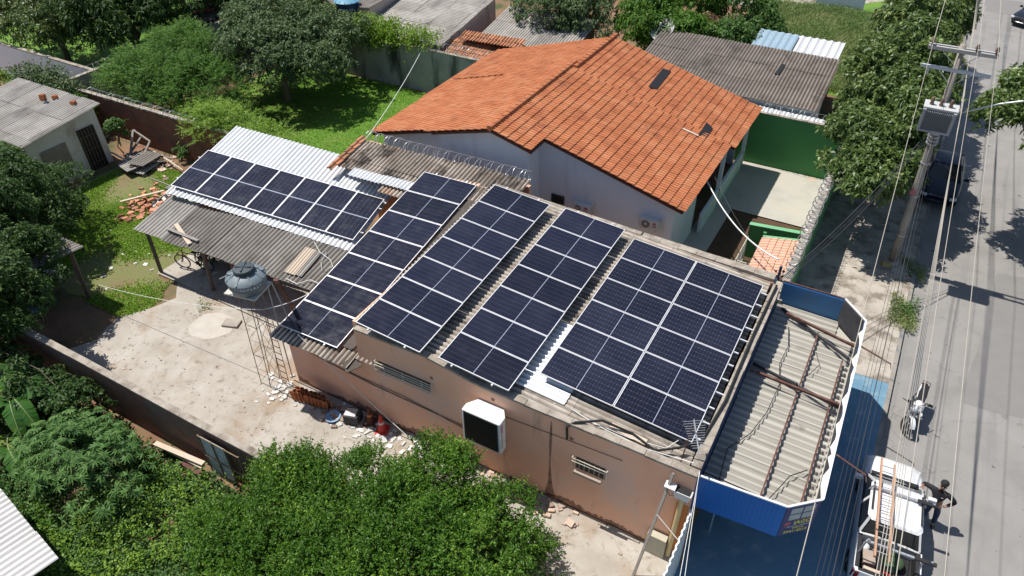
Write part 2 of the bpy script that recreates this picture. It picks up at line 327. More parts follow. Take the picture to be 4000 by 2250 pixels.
# ---------------------------------------------------------------- materials of buildings
mat('pink_wall', [(.74, .39, .25), (.8, .46, .31), (.8, .5, .37)], .5, .85, .08, 30, stain=((.66, .47, .38), .5, .5, .75, (1, 1, 1)), stain2=((.3, .2, .15), 1.6, .6, .8, (1, 1, .14)))
mat('orange_wall', [(.55, .2, .06), (.6, .24, .08)], 1, .8)
mat('cap_stone', [(.17, .14, .11), (.32, .28, .23), (.42, .38, .32)], 2.6, .95, .4, 20)
mat('fibro', [(.32, .265, .215), (.46, .405, .34), (.56, .5, .44)], 1.6, .95, .2, 30, stain=((.1, .085, .07), 2.4, .52, .7, (1, 1, 1)), island=.14, detail=8, valley=((.1, .085, .07), .6))
mat('fibro_weathered', [(.28, .225, .175), (.46, .385, .315), (.6, .53, .46)], 1.1, .95, .2, 30, stain=((.07, .06, .05), 1.2, .52, .64, (1, .6, 1)), stain2=((.46, .28, .18), .8, .58, .7, (1, 1, 1)), island=.34, detail=8, valley=((.05, .042, .035), .85))
mat('fibro_grey', [(.2, .175, .15), (.27, .245, .215), (.33, .3, .265)], 1.3, .95, .2, 30, stain=((.1, .09, .08), 1.6, .55, .75, (1, .35, 1)), island=.13, detail=8, valley=((.07, .062, .055), .75))
mat('fibro_pale', [(.34, .31, .275), (.43, .4, .36), (.5, .47, .43)], 1.1, .95, .2, 30, stain=((.15, .135, .12), 1.0, .52, .75, (1, .4, 1)), island=.14, detail=8, valley=((.12, .11, .1), .7))
mat('fibro_dark', [(.15, .125, .105), (.21, .18, .155), (.25, .215, .19)], 1.5, .95, .2, 30, stain=((.08, .07, .06), 1.2, .55, .72, (1, .4, 1)), stain2=((.4, .38, .35), 5, .7, .76, (1, 1, 1)), island=.1, valley=((.055, .045, .038), .8))
mat('zinc', [(.74, .75, .76), (.8, .81, .82)], 1.2, .42, metal=.25, island=.06, stain=((.62, .62, .6), .9, .55, .75, (1, 1, 1)), valley=((.5, .5, .5), .6))
mat('grey_sheet', [(.38, .36, .31), (.44, .42, .365), (.47, .45, .395)], .6, .6, island=.05, metal=.05, stain=((.24, .2, .16), 1.5, .62, .8, (1, 1, 1)), valley=((.2, .185, .16), .6))
mat('blue_panel', [(.016, .115, .4), (.02, .135, .45)], .8, .45, stain=((.03, .14, .4), 1, .55, .8, (1, 1, 1)))
mat('blue_inside', [(.06, .19, .37), (.07, .22, .42)], .8, .55, stain=((.1, .17, .24), 1.2, .55, .8, (1, 1, 1)))
mat('blue_wall', [(.02, .05, .13), (.025, .06, .16)], 1, .7)
mat('rust_steel', [(.075, .035, .028), (.13, .06, .045), (.25, .2, .175)], 3, .8, .2, lo=.3, hi=.75)
mat('lattice_steel', [(.16, .1, .06), (.28, .22, .14)], 5, .8)
plain('white_paint', (.8, .8, .78), .45); plain('dark', (.012, .012, .013), .6); plain('black_rubber', (.018, .018, .018), .7)
plain('alu', (.8, .8, .81), .45, .25); plain('galv', (.5, .51, .52), .45, .5); plain('pvc', (.78, .77, .73), .5)
mat('gutter', [(.05, .045, .04), (.12, .1, .085)], 3, .9)
mat('house_wall', [(.68, .73, .78), (.72, .77, .81)], .6, .85, .05, 40, stain=((.58, .61, .65), 1.6, .54, .78, (1, 1, .15)))
mat('roof_tile', [(.37, .122, .052), (.44, .16, .07), (.49, .215, .105)], 1.3, .9, .1, 40, stain=((.25, .08, .04), .9, .56, .76, (1, 1, 1)), island=.085)
mat('old_tile', [(.3, .11, .055), (.42, .19, .1), (.5, .28, .17)], 1.8, .9, .1, 40, stain=((.13, .08, .05), 1.8, .5, .68, (1, 1, 1)), island=.3)
mat('pink_tile', [(.6, .34, .24), (.66, .4, .29)], 2, .85, island=.07)
mat('fascia_wood', [(.09, .035, .025), (.13, .05, .035)], 4, .8)
mat('green_wall', [(.07, .23, .075), (.08, .26, .09)], .6, .75, stain=((.07, .2, .075), .8, .5, .8, (1, 1, 1)))
plain('green_paint', (.17, .42, .22), .6)
mat('render_grey', [(.26, .25, .225), (.34, .325, .3), (.38, .36, .32)], .9, .95, .25, 20, stain=((.045, .045, .04), .8, .5, .66, (1, 1, .25)), stain2=((.2, .12, .075), .7, .62, .8, (1, 1, 1)))
mat('white_wall', [(.82, .8, .82), (.86, .85, .87)], .8, .9, .15, 20, stain=((.6, .58, .56), .8, .6, .8, (1, 1, .5)))
mat('pink_render', [(.5, .4, .35), (.58, .48, .42)], .8, .9, .1, stain=((.25, .22, .19), .8, .58, .75, (1, 1, .4)))
def brickmat(name, c1, c2, mo, sc, stain):
    m = bpy.data.materials.new(name); m.use_nodes = True; MT[name] = m; t = m.node_tree; N = t.nodes; L = t.links; b = N['Principled BSDF']; b.inputs['Roughness'].default_value = .95
    geo = N.new('ShaderNodeNewGeometry'); sp = N.new('ShaderNodeSeparateXYZ'); cm = N.new('ShaderNodeCombineXYZ'); L.new(geo.outputs['Position'], sp.inputs[0]); ad = N.new('ShaderNodeMath'); L.new(sp.outputs[0], ad.inputs[0]); L.new(sp.outputs[1], ad.inputs[1]); L.new(ad.outputs[0], cm.inputs[0]); L.new(sp.outputs[2], cm.inputs[1])
    br = N.new('ShaderNodeTexBrick'); br.inputs['Color1'].default_value = (*c1, 1); br.inputs['Color2'].default_value = (*c2, 1); br.inputs['Mortar'].default_value = (*mo, 1); br.inputs['Scale'].default_value = 1.; br.inputs['Brick Width'].default_value = .3; br.inputs['Row Height'].default_value = .2; br.inputs['Mortar Size'].default_value = .014; L.new(cm.outputs[0], br.inputs['Vector'])
    n = N.new('ShaderNodeTexNoise'); n.inputs['Scale'].default_value = sc; n.inputs['Detail'].default_value = 6; L.new(geo.outputs['Position'], n.inputs['Vector']); mr = N.new('ShaderNodeMapRange'); mr.inputs[1].default_value = .45; mr.inputs[2].default_value = .7; L.new(n.outputs[0], mr.inputs[0])
    mx = N.new('ShaderNodeMix'); mx.data_type = 'RGBA'; L.new(mr.outputs[0], mx.inputs[0]); L.new(br.outputs[0], mx.inputs[6]); mx.inputs[7].default_value = (*stain, 1); L.new(mx.outputs[2], b.inputs['Base Color'])
    bu = N.new('ShaderNodeBump'); bu.inputs['Strength'].default_value = .5; bu.inputs['Distance'].default_value = .02; bu.invert = True; L.new(br.outputs['Fac'], bu.inputs['Height']); L.new(bu.outputs[0], b.inputs['Normal'])
brickmat('brick', (.28, .1, .055), (.2, .075, .045), (.17, .13, .1), .7, (.09, .06, .045))
brickmat('brick_render', (.24, .1, .065), (.17, .075, .05), (.15, .12, .1), .9, (.16, .13, .105))

def wall(name, label, x0, x1, y0, y1, h, m, cat='wall', cap=None, caph=.09, tops=None, group=None, capw=.03):
    """A free-standing wall (axis aligned); tops gives a broken top line [(t, height)] along its long side."""
    t = thing(name, label, cat, ((x0 + x1) / 2, (y0 + y1) / 2, 0), group); mb = MB(); lx = x1 - x0 > y1 - y0; tops = tops or [(0, h), (1, h)]
    def prof(b, l, hh):
        return [(x0 + (x1 - x0) * a, b, z) for a, z in l] if lx else [(b, y0 + (y1 - y0) * a, z) for a, z in l]
    th = (0, y1 - y0, 0) if lx else (x1 - x0, 0, 0)
    mb.prism(prof(y0 if lx else x0, [(0, -.05)] + tops + [(1, -.05)], 0), th); mb.build('masonry', m, t)
    if cap:
        mb = MB()
        for (a, za), (b, zb) in zip(tops, tops[1:]):
            k = max(1, int((b - a) * max(x1 - x0, y1 - y0) / .9))
            for i in range(k):
                p, q = a + (b - a) * i / k, a + (b - a) * (i + 1) / k; j = random.uniform(-.01, .01)
                pts = [(p, za + (zb - za) * i / k + j), (q, za + (zb - za) * (i + 1) / k + j)]
                A = [Vector(v) for v in (prof((y0 if lx else x0) - capw, pts, 0))]; tv = Vector(th) + (Vector((0, 2 * capw, 0)) if lx else Vector((2 * capw, 0, 0)))
                mb.prism([A[0] + Vector((0, 0, .002)), A[1] + Vector((0, 0, .002)), A[1] + Vector((0, 0, caph)), A[0] + Vector((0, 0, caph))], tv)
        mb.build('coping', cap, t)
    return t
def razor(name, label, p, q, rad=.22, gap=.21, sag=.0, group='razor wire coils'):
    """Concertina coil of flat razor tape strung between two points, with its straight carrier wire."""
    p = Vector(p); q = Vector(q); d = q - p; L_ = d.length; d.normalize(); up = Vector((0, 0, 1)); sd = d.cross(up).normalized(); n = int(L_ / gap); pts = []
    for i in range(n * 14 + 1):
        a = 2 * math.pi * i / 14; rr = rad * (1 + .12 * math.sin(i * .37)); pts.append(p + d * (L_ * i / (n * 14) + .09 * math.sin(a * .5)) + sd * math.cos(a) * rr + up * (rad + math.sin(a) * rr - sag * math.sin(math.pi * i / (n * 14))))
    mb = MB(); mb.tube(pts, .011, 4, False); mb.tube([p + up * rad * 2, q + up * rad * 2], .006, 4, False); o = mb.build(name, MT['galv']); tag(o, label, 'razor wire', group); return o

# ---------------------------------------------------------------- the shop (pink) with its two roofs
t = thing('shop_building', 'long pink rendered shop building carrying four rows of solar panels on its rusty corrugated roof', 'building', (-8, 15.5, 0))
WY = 11.43
def roof_z(x, y): return 4.305 - .0789 * (x + 11.733) + .0562 * (y - 11.27)       # plane of the right-hand panel rows
prof = [(-15.15, 0), (-15.15, 2.42), (-12.05, 2.48), (-12.05, 3.72), (-9.4, 3.8), (-8.2, 3.6), (-7.6, 3.54), (-1.52, 3.49), (-1.52, 0)]
mb = MB(); mb.prism([(x, WY, z) for x, z in prof], (0, .16, 0)); mb.build('front_wall', MT['pink_wall'], t)
mb = MB(); mb.box(-15.15, -14.99, WY + .161, 20.2, 0, 2.4); mb.prism([(-15.15, 19.72, 0), (-1.74, 19.72, 0), (-1.74, 19.72, 3.66), (-6.3, 19.72, 3.8), (-12.0, 19.72, 4.15), (-15.15, 19.72, 4.0)], (0, .18, 0)); mb.box(-12.2, -12.05, WY + .161, 19.7, 0, 3.9); mb.build('side_wall', MT['pink_wall'], t)
mb = MB(); mb.box(-1.72, -1.52, WY + .162, 19.9, 0, 3.55); mb.build('street_wall', MT['blue_wall'], t)
mb = MB()
def capline(mb, a, b, w, h, k):
    a = Vector(a); b = Vector(b)
    for i in range(k):
        p = a.lerp(b, i / k); q = a.lerp(b, (i + .985) / k); z = Vector((0, 0, random.uniform(-.012, .012))); mb.beam(p + z, q + z, w * random.uniform(.95, 1.08), h)
capline(mb, (-9.4, WY + .08, 3.835), (-8.2, WY + .08, 3.64), .2, .07, 2); capline(mb, (-8.2, WY + .08, 3.64), (-7.6, WY + .08, 3.575), .2, .07, 1); capline(mb, (-7.6, WY + .08, 3.575), (-1.5, WY + .08, 3.53), .21, .075, 9)
capline(mb, (-12.05, WY + .08, 3.76), (-9.4, WY + .08, 3.84), .2, .07, 3)
capline(mb, (-1.62, WY + .2, 3.59), (-1.62, 19.95, 3.6), .24, .08, 11); capline(mb, (-12.0, 19.82, 4.24), (-6.3, 19.82, 3.98), .2, .09, 6); capline(mb, (-6.28, 19.9, 3.88), (-1.75, 19.9, 3.75), .3, .1, 7)
mb.build('coping', MT['cap_stone'], t)
mb = MB(); U = Vector((0, 1, .0562)); V = Vector((1, 0, -.0789)); o0 = Vector((-12.05, 11.6, roof_z(-12.05, 11.6) - .37))
corr(mb, o0, U, V, 8.15, 10.27, amp=.03, sl=3.43); mb.build('main_roof', MT['fibro'], t)
mb = MB(); corr(mb, o0 + U * .35 + V * 5.0 + Vector((0, 0, .05)), U, V, 2.75, 1.7, amp=.03, sw=2.8, sl=1.8); mb.build('metal_sheet', MT['zinc'], t)
P1 = dict(o=(-15.16, 11.3, 2.5), sa=.031, sb=.172)
def p1z(x, y, d=0.): return 2.5 + .031 * (x + 15.16) + .172 * (y - 11.3) + d
mb = MB(); U1 = Vector((1, 0, .031)); V1 = Vector((0, -1, -.172))
corr(mb, (-15.35, 19.2, p1z(-15.35, 19.2)), U1, V1, 3.25, 8.45, amp=.03, sl=2.8, sw=1.08)
corr(mb, (-12.1, 19.2, p1z(-12.1, 19.2)), U1, V1, .95, 8.0, amp=.03, sl=2.8)
mb.build('annex_roof', MT['fibro_weathered'], t)
mb = MB(); corr(mb, (-19.0, 20.75, p1z(-19, 20.75, .05)), U1, V1, 7.9, 1.9, amp=.035, sw=.95, sl=1.25, jit=.016); corr(mb, (-16.4, 18.9, p1z(-16.4, 18.9, .02)), U1, V1, 1.1, .8, amp=.035, jit=.014); mb.build('back_roof', MT['fibro_weathered'], t)
mb = MB(); corr(mb, (-18.1, 18.95, p1z(-18.1, 18.95, .13)), U1, V1, 3.0, .5, amp=.03, sw=1.5); mb.build('ridge_sheet', MT['zinc'], t)
mb = MB(); tiles(mb, (-19.2, 20.8, p1z(-19, 20.8, .1)), U1, V1, 1, 6, .3, .38, hump=.07); mb.build('verge_tile', MT['old_tile'], t)
mb = MB()
for a, b in ((-12.72, -12.36), (-12.36, -12.3)): mb.prism([(a, 20.2, p1z(a, 20.2, .04)), (b, 20.2, p1z(b, 20.2, .04)), (b, 11.5, p1z(b, 11.5, .04)), (a, 11.5, p1z(a, 11.5, .04))], (0, 0, .05 if b < -12.33 else .12))
mb.build('gutter', MT['gutter'], t)
DM = MT['damp'] if 'damp' in MT else mat('damp', [(.1, .075, .06), (.26, .15, .105), (.4, .22, .15)], 5, .95, lo=.3, hi=.65)
for x, z in ((-7.26, 3.24), (-4.85, 3.0), (-9.32, 3.06)): mb = MB(); mb.prism([(x - .06, WY - .004, z - .05), (x + .04, WY - .004, z - .07), (x + .07, WY - .004, z + .04), (x - .03, WY - .004, z + .07)], (0, .003, 0)); mb.build('wall_hole', DM, t)
mb = MB(); mb.beam((-12.25, 11.2, 2.6), (-11.95, 11.05, 2.45), .5, .05); mb.build('loose_sheet', MT['fibro_weathered'], t)
mb = MB(); mb.box(-18.9, -11.2, 20.78, 20.95, 0, 3.95); mb.build('back_wall', MT['pink_wall'], t)
# stains that have a shape: damp foot of the wall, rust run
mb = MB(); pts = [(-15.1, .08)]; x = -15.1
while x < -1.6:
    h_ = max(.03, .16 + .1 * math.sin(x * 1.1) + .07 * math.sin(x * 3.7 + 1) + random.gauss(0, .045) + .3 * max(0, 1 - abs(x + 12.4) / 1.3)); pts.append((x, h_)); x += random.uniform(.04, .11)
pts.append((-1.6, .08)); mb.prism([(x, WY - .004, z) for x, z in pts], (0, .003, 0)); mb.build('damp_stain', mat('damp', [(.1, .075, .06), (.26, .15, .105), (.4, .22, .15)], 5, .95, lo=.3, hi=.65), t)
mb = MB(); mb.prism([(x, WY - .004, z) for x, z in ((-5.43, 3.35), (-5.41, 2.6), (-5.44, 1.6), (-5.36, .7), (-5.25, .15), (-5.6, .12), (-5.5, .7), (-5.47, 1.7), (-5.5, 2.5), (-5.47, 3.35))], (0, .003, 0)); mb.build('leak_stain', MT['damp'], t)
mb = MB(); mb.tube([(-15.14, WY - .02, 1.95), (-13.6, WY - .02, 1.75), (-11.6, WY - .02, 1.6), (-8.35, WY - .02, 1.55)], .016, 5); mb.build('conduit', MT['lattice_steel'], t)
mb = MB(); mb.tube([(-13, WY - .02, 1.7), (-10.5, WY - .025, 1.72), (-8.3, WY - .02, 1.45)], .01, 4); mb.tube([(-7, WY - .02, 2.75), (-5, WY - .02, 2.9), (-3.4, WY - .02, 3.0)], .008, 4); mb.build('cable', MT['dark'], t)
for w_ in range(2):
    p, q = ((YB(*r(5, 268, 1262), WY), YB(*r(5, 690, 1424), WY)), (YB(*r(8, 1752, 528), WY), YB(*r(8, 2013, 640), WY)))[w_]
    x0, x1, zt = p.x, q.x, (p.z + q.z) / 2; h = (.47, .5)[w_]
    f = MB(); f.box(x0 + .08, x1 - .08, WY - .006, WY + .03, zt - h, zt - .04); fo = f.build('window', mat('window_dark', [(.02, .018, .016), (.06, .05, .045)], 6, .4), t)
    f = MB(); n = 9 if w_ == 0 else 7
    for k in range(5 if w_ == 0 else 2): f.tube([(x0, WY - .1 - .02 * (k % 2), zt - .03 - k * .095), (x1, WY - .1, zt - .03 - k * .095)], .013, 5)
    for k in range(3 if w_ == 0 else n): f.tube([(x0 + (x1 - x0) * (k + .5) / (3 if w_ == 0 else n), WY - .09, zt), (x0 + (x1 - x0) * (k + .5) / (3 if w_ == 0 else n), WY - .09, zt - h)], .008 if w_ else .011, 4)
    for xx in (x0, x1): f.beam((xx, WY, zt - .02), (xx, WY - .1, zt - .02), .02, .02); f.beam((xx, WY - .1, zt), (xx, WY - .1, zt - h), .02, .02)
    f.build('grille', mat('grille_cream', [(.5, .46, .36), (.6, .55, .45)], 4, .6), fo)
    if w_ == 1:
        f = MB(); f.box(x0 + .1, x1 - .12, WY - .2, WY - .1, zt - .53, zt - .44); f.build('sill', mat('old_plank', [(.3, .23, .18), (.42, .34, .28)], 5, .9, stretch=(1, 6, 6)), fo)
mb = MB(); mb.box(-1.86, -1.53, WY - .008, WY - .003, .2, 2.3); mb.build('orange_strip', MT['orange_wall'], t)
# street front under the canopy: barred door leaf and frame
mb = MB(); mb.box(-1.515, -1.48, 12.05, 13.2, .05, 2.15); d = mb.build('door', MT['dark'], t)
mb = MB()
for k in range(9): mb.tube([(-1.46, 12.1 + k * .13, .08), (-1.46, 12.1 + k * .13, 2.1)], .01, 4)
for k in range(14): mb.tube([(-1.455, 12.08, .15 + k * .15), (-1.455, 13.18, .15 + k * .15)], .008, 4)
mb.build('grille', MT['lattice_steel'], d)
for y in (12.6, 14.6): mb = MB(); mb.beam((-1.0, y, 0), (-1.0, y, 2.2), .04, .04); mb.build('canopy_post', plain('pale_blue_steel', (.3, .42, .52), .5), t)

# ---------------------------------------------------------------- shop canopy: blue fascia boards round a sunken sheet roof
CZ = 3.42; CB = 2.2; CR = 2.55
t = thing('shop_canopy', 'blue fascia canopy over the shop forecourt with sunken grey sheet roof and white trim', 'canopy', (0, 16, 0))
ring = [(-1.5, 11.58), (.58, 11.72), (1.26, 12.33), (1.13, 19.5), (.4, 20.3), (-1.5, 20.3)]
names = ['front', 'sign', 'street', 'chamfer', 'back']
for i, (a, b) in enumerate(zip(ring, ring[1:])):
    a = Vector((*a, 0)); b = Vector((*b, 0)); n = (b - a).cross(Vector((0, 0, 1))).normalized(); mb = MB()
    mb.prism([a + Vector((0, 0, CB)), b + Vector((0, 0, CB)), b + Vector((0, 0, CZ)), a + Vector((0, 0, CZ))], -n * .03)
    L_ = (b - a).length; dn = (b - a).normalized(); k = int(L_ / .1)
    for j in range(1, k): mb.prism([a + dn * (j * .1 - .006) + n * .003 + Vector((0, 0, CB + .01)), a + dn * (j * .1 + .006) + n * .003 + Vector((0, 0, CB + .01)), a + dn * (j * .1 + .006) + n * .003 + Vector((0, 0, CZ - .02)), a + dn * (j * .1 - .006) + n * .003 + Vector((0, 0, CZ - .02))], n * .004)
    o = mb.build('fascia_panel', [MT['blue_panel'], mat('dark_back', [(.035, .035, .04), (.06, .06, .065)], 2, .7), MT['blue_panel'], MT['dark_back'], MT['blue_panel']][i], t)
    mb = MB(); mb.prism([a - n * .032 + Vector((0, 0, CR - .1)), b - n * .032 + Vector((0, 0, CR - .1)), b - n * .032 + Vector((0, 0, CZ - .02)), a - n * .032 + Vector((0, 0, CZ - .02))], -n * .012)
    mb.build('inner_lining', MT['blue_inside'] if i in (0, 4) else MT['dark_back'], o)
    mb = MB(); mb.beam(a + Vector((0, 0, CZ + .022)) + n * .005, b + Vector((0, 0, CZ + .022)) + n * .005, .05, .036)
    mb.build('trim', MT['white_paint'] if i < 4 else MT['rust_steel'], o)
    if i == 2:                                            # torn white edge of the old banner along the street side
        mb = MB(); y = a.y; pts = []
        while y < b.y:
            xx = a.x + (b.x - a.x) * (y - a.y) / (b.y - a.y); pts.append((xx, y, random.choice((.015, .02, .03, .05, .08, .12)))); y += random.uniform(.12, .4)
        for (x0, y0, w0), (x1, y1, w1) in zip(pts, pts[1:]): mb.prism([(x0 + .005, y0, CZ + .042), (x1 + .005, y1, CZ + .042), (x1 - w1, y1, CZ + .03), (x0 - w0, y0, CZ + .03)], (0, 0, .006))
        mb.build('torn_banner_edge', MT['white_paint'], o)
mb = MB()
for y0, ln_, wd in ((11.8, .62, 2.0), (12.42, 7.05, 2.62), (19.47, .75, 1.95)): corr(mb, (-1.5, y0, CR + .02), (0, 1, 0), (1, 0, -.03), ln_, wd, pitch=.25, amp=.028, sw=1.0, sl=2.7, trap=True, jit=.003)
mb.prism([(-1.5, 11.66, CR - .1), (.56, 11.78, CR - .1), (1.2, 12.38, CR - .1), (1.07, 19.45, CR - .1), (.36, 20.22, CR - .1), (-1.5, 20.22, CR - .1)], (0, 0, .02)); mb.build('sheet_roof', MT['grey_sheet'], t)  # flat plate added below the sheets, closing gaps that leaked sun onto the floor
for p, q, w_ in (((-.05, 11.8, CR + .13), (-.02, 19.2, CR + .13), .055), ((.88, 12.2, CR + .13), (.86, 18.3, CR + .13), .055), ((-1.45, 16.4, CR + .3), (1.15, 16.15, CR + .36), .09), ((-1.1, 19.5, CR + .28), (1.1, 18.9, CR + .3), .09)):
    mb = MB(); mb.beam(p, q, w_ * .8, .07); mb.build('beam', MT['rust_steel'], t)
for p, q in (((-1.45, 16.9, CR + .12), (1.1, 16.2, CR + .22)), ((-1.3, 19.9, CR + .1), (1.0, 18.4, CR + .18)), ((-.6, 16.75, CR + .1), (-.1, 16.4, CR + .34)), ((1.05, 12.4, CR - .1), (1.02, 19.3, CR - .05))):
    mb = MB(); mb.beam(p, q, .06, .09); mb.build('brace', MT['dark_back'], t)
for y in (13.95, 18.35):
    mb = MB(); mb.tube([(1.18, y, CZ - .05), (2.05, y - .3, CZ - .1)], .025, 6); mb.tube([(2.05, y - .3, CZ - .1), (2.1, y - .42, CZ - .2)], .012, 5); mb.build('lamp_arm', MT['rust_steel'], t)
mb = MB(); w = [(-.9, 19.1), (-.7, 18.2), (-.75, 17.3), (-.55, 16.4), (-.6, 15.2), (-.8, 14.2), (-1.2, 13.4), (-1.1, 12.4), (-.95, 11.9)]
mb.tube([(x, y, CR + .1) for x, y in w], .014, 4); mb.tube([(.02, 11.95, CR + .1), (.3, 12.8, CR + .11), (.45, 13.3, CR + .11), (.8, 13.7, CR + .12)], .014, 4); mb.tube([(.1, 17.2, CR + .1), (.3, 17.8, CR + .11), (.1, 18.3, CR + .11)], .01, 4); mb.build('loose_cable', MT['dark'], t)
# writing on the sign board
def text(body, name, m, size, Tm, parent, bold=0., font=None, shear=0., xs=1., align='CENTER'):
    c = bpy.data.curves.new(name, 'FONT'); c.body = body; c.size = size; c.extrude = .002; c.align_x = align; c.align_y = 'CENTER'; c.offset = bold; c.shear = shear; c.resolution_u = 2
    o = bpy.data.objects.new(name, c); COL.objects.link(o); bpy.context.view_layer.update(); dg = bpy.context.evaluated_depsgraph_get(); me = bpy.data.meshes.new_from_object(o.evaluated_get(dg)); bpy.data.objects.remove(o); bpy.data.curves.remove(c)
    off = parent.location if parent.parent is None else parent.parent.location
    for v in me.vertices: v.co = Tm @ Vector((v.co.x * xs, v.co.y, v.co.z)) - off
    me.materials.clear(); me.materials.append(m); k = bpy.data.objects.new(name, me); COL.objects.link(k); k.parent = parent; return k
a = Vector((*ring[1], 0)); b = Vector((*ring[2], 0)); dn = (b - a).normalized(); n = dn.cross(Vector((0, 0, 1))).normalized()
def signT(s, z, rot=0): return Matrix.Translation(a + dn * s + n * .012 + Vector((0, 0, z))) @ Matrix((dn, Vector((0, 0, 1)), n)).transposed().to_4x4()
sb = MB(); sb.prism([a + dn * .02 + n * .002 + Vector((0, 0, CB + .02)), b - dn * .02 + n * .002 + Vector((0, 0, CB + .02)), b - dn * .02 + n * .002 + Vector((0, 0, CZ - .03)), a + dn * .02 + n * .002 + Vector((0, 0, CZ - .03))], n * .006)
sg = sb.build('sign', mat('sign_blue', [(.03, .05, .17), (.07, .06, .16)], 3, .5), t)
mb = MB()
for i, s in enumerate((.16, .5)):
    for j, z in enumerate((3.08, 2.83)): mb.prism([a + dn * (s + .0) + n * .009 + Vector((0, 0, z)), a + dn * (s + .3) + n * .009 + Vector((0, 0, z)), a + dn * (s + .3) + n * .009 + Vector((0, 0, z + .21)), a + dn * s + n * .009 + Vector((0, 0, z + .21))], n * .002)
mb.build('white_square', plain('sign_grey', (.42, .46, .44), .6), sg)
plain('sign_yellow', (.75, .72, .08), .5); plain('sign_white', (.6, .6, .66), .5); plain('sign_red', (.5, .12, .14), .5)
text('IAGO', 'lettering', MT['sign_yellow'], .2, signT(.58, 2.68), sg, .004, xs=.95)
mb = MB(); mb.prism([a + dn * .4 + n * .009 + Vector((0, 0, 2.8)), a + dn * .76 + n * .009 + Vector((0, 0, 2.8)), a + dn * .76 + n * .009 + Vector((0, 0, 2.815)), a + dn * .4 + n * .009 + Vector((0, 0, 2.815))], n * .002); mb.build('red_line', MT['sign_red'], sg)
text('Economia e Qualidade', 'lettering', MT['sign_white'], .075, signT(.5, 2.55), sg, .001, shear=.2, xs=.9)
text('TELEFONE', 'lettering', MT['sign_yellow'], .065, signT(.5, 2.46), sg, .002)
text('3941-4213', 'lettering', MT['sign_yellow'], .145, signT(.46, 2.33), sg, .002, xs=1.02)
mb = MB()
def cartpt(s, z): return a + dn * s + n * .009 + Vector((0, 0, z))
mb.prism([cartpt(.1, 2.73), cartpt(.27, 2.75), cartpt(.24, 2.63), cartpt(.12, 2.63)], n * .003); mb.beam(cartpt(.06, 2.75), cartpt(.13, 2.58), .012, .004); mb.beam(cartpt(.12, 2.59), cartpt(.25, 2.59), .012, .004)
for s in (.14, .23): mb.tube([cartpt(s, 2.565), cartpt(s, 2.565) + n * .004], .018, 10)
mb.build('cart_emblem', MT['sign_red'], sg)
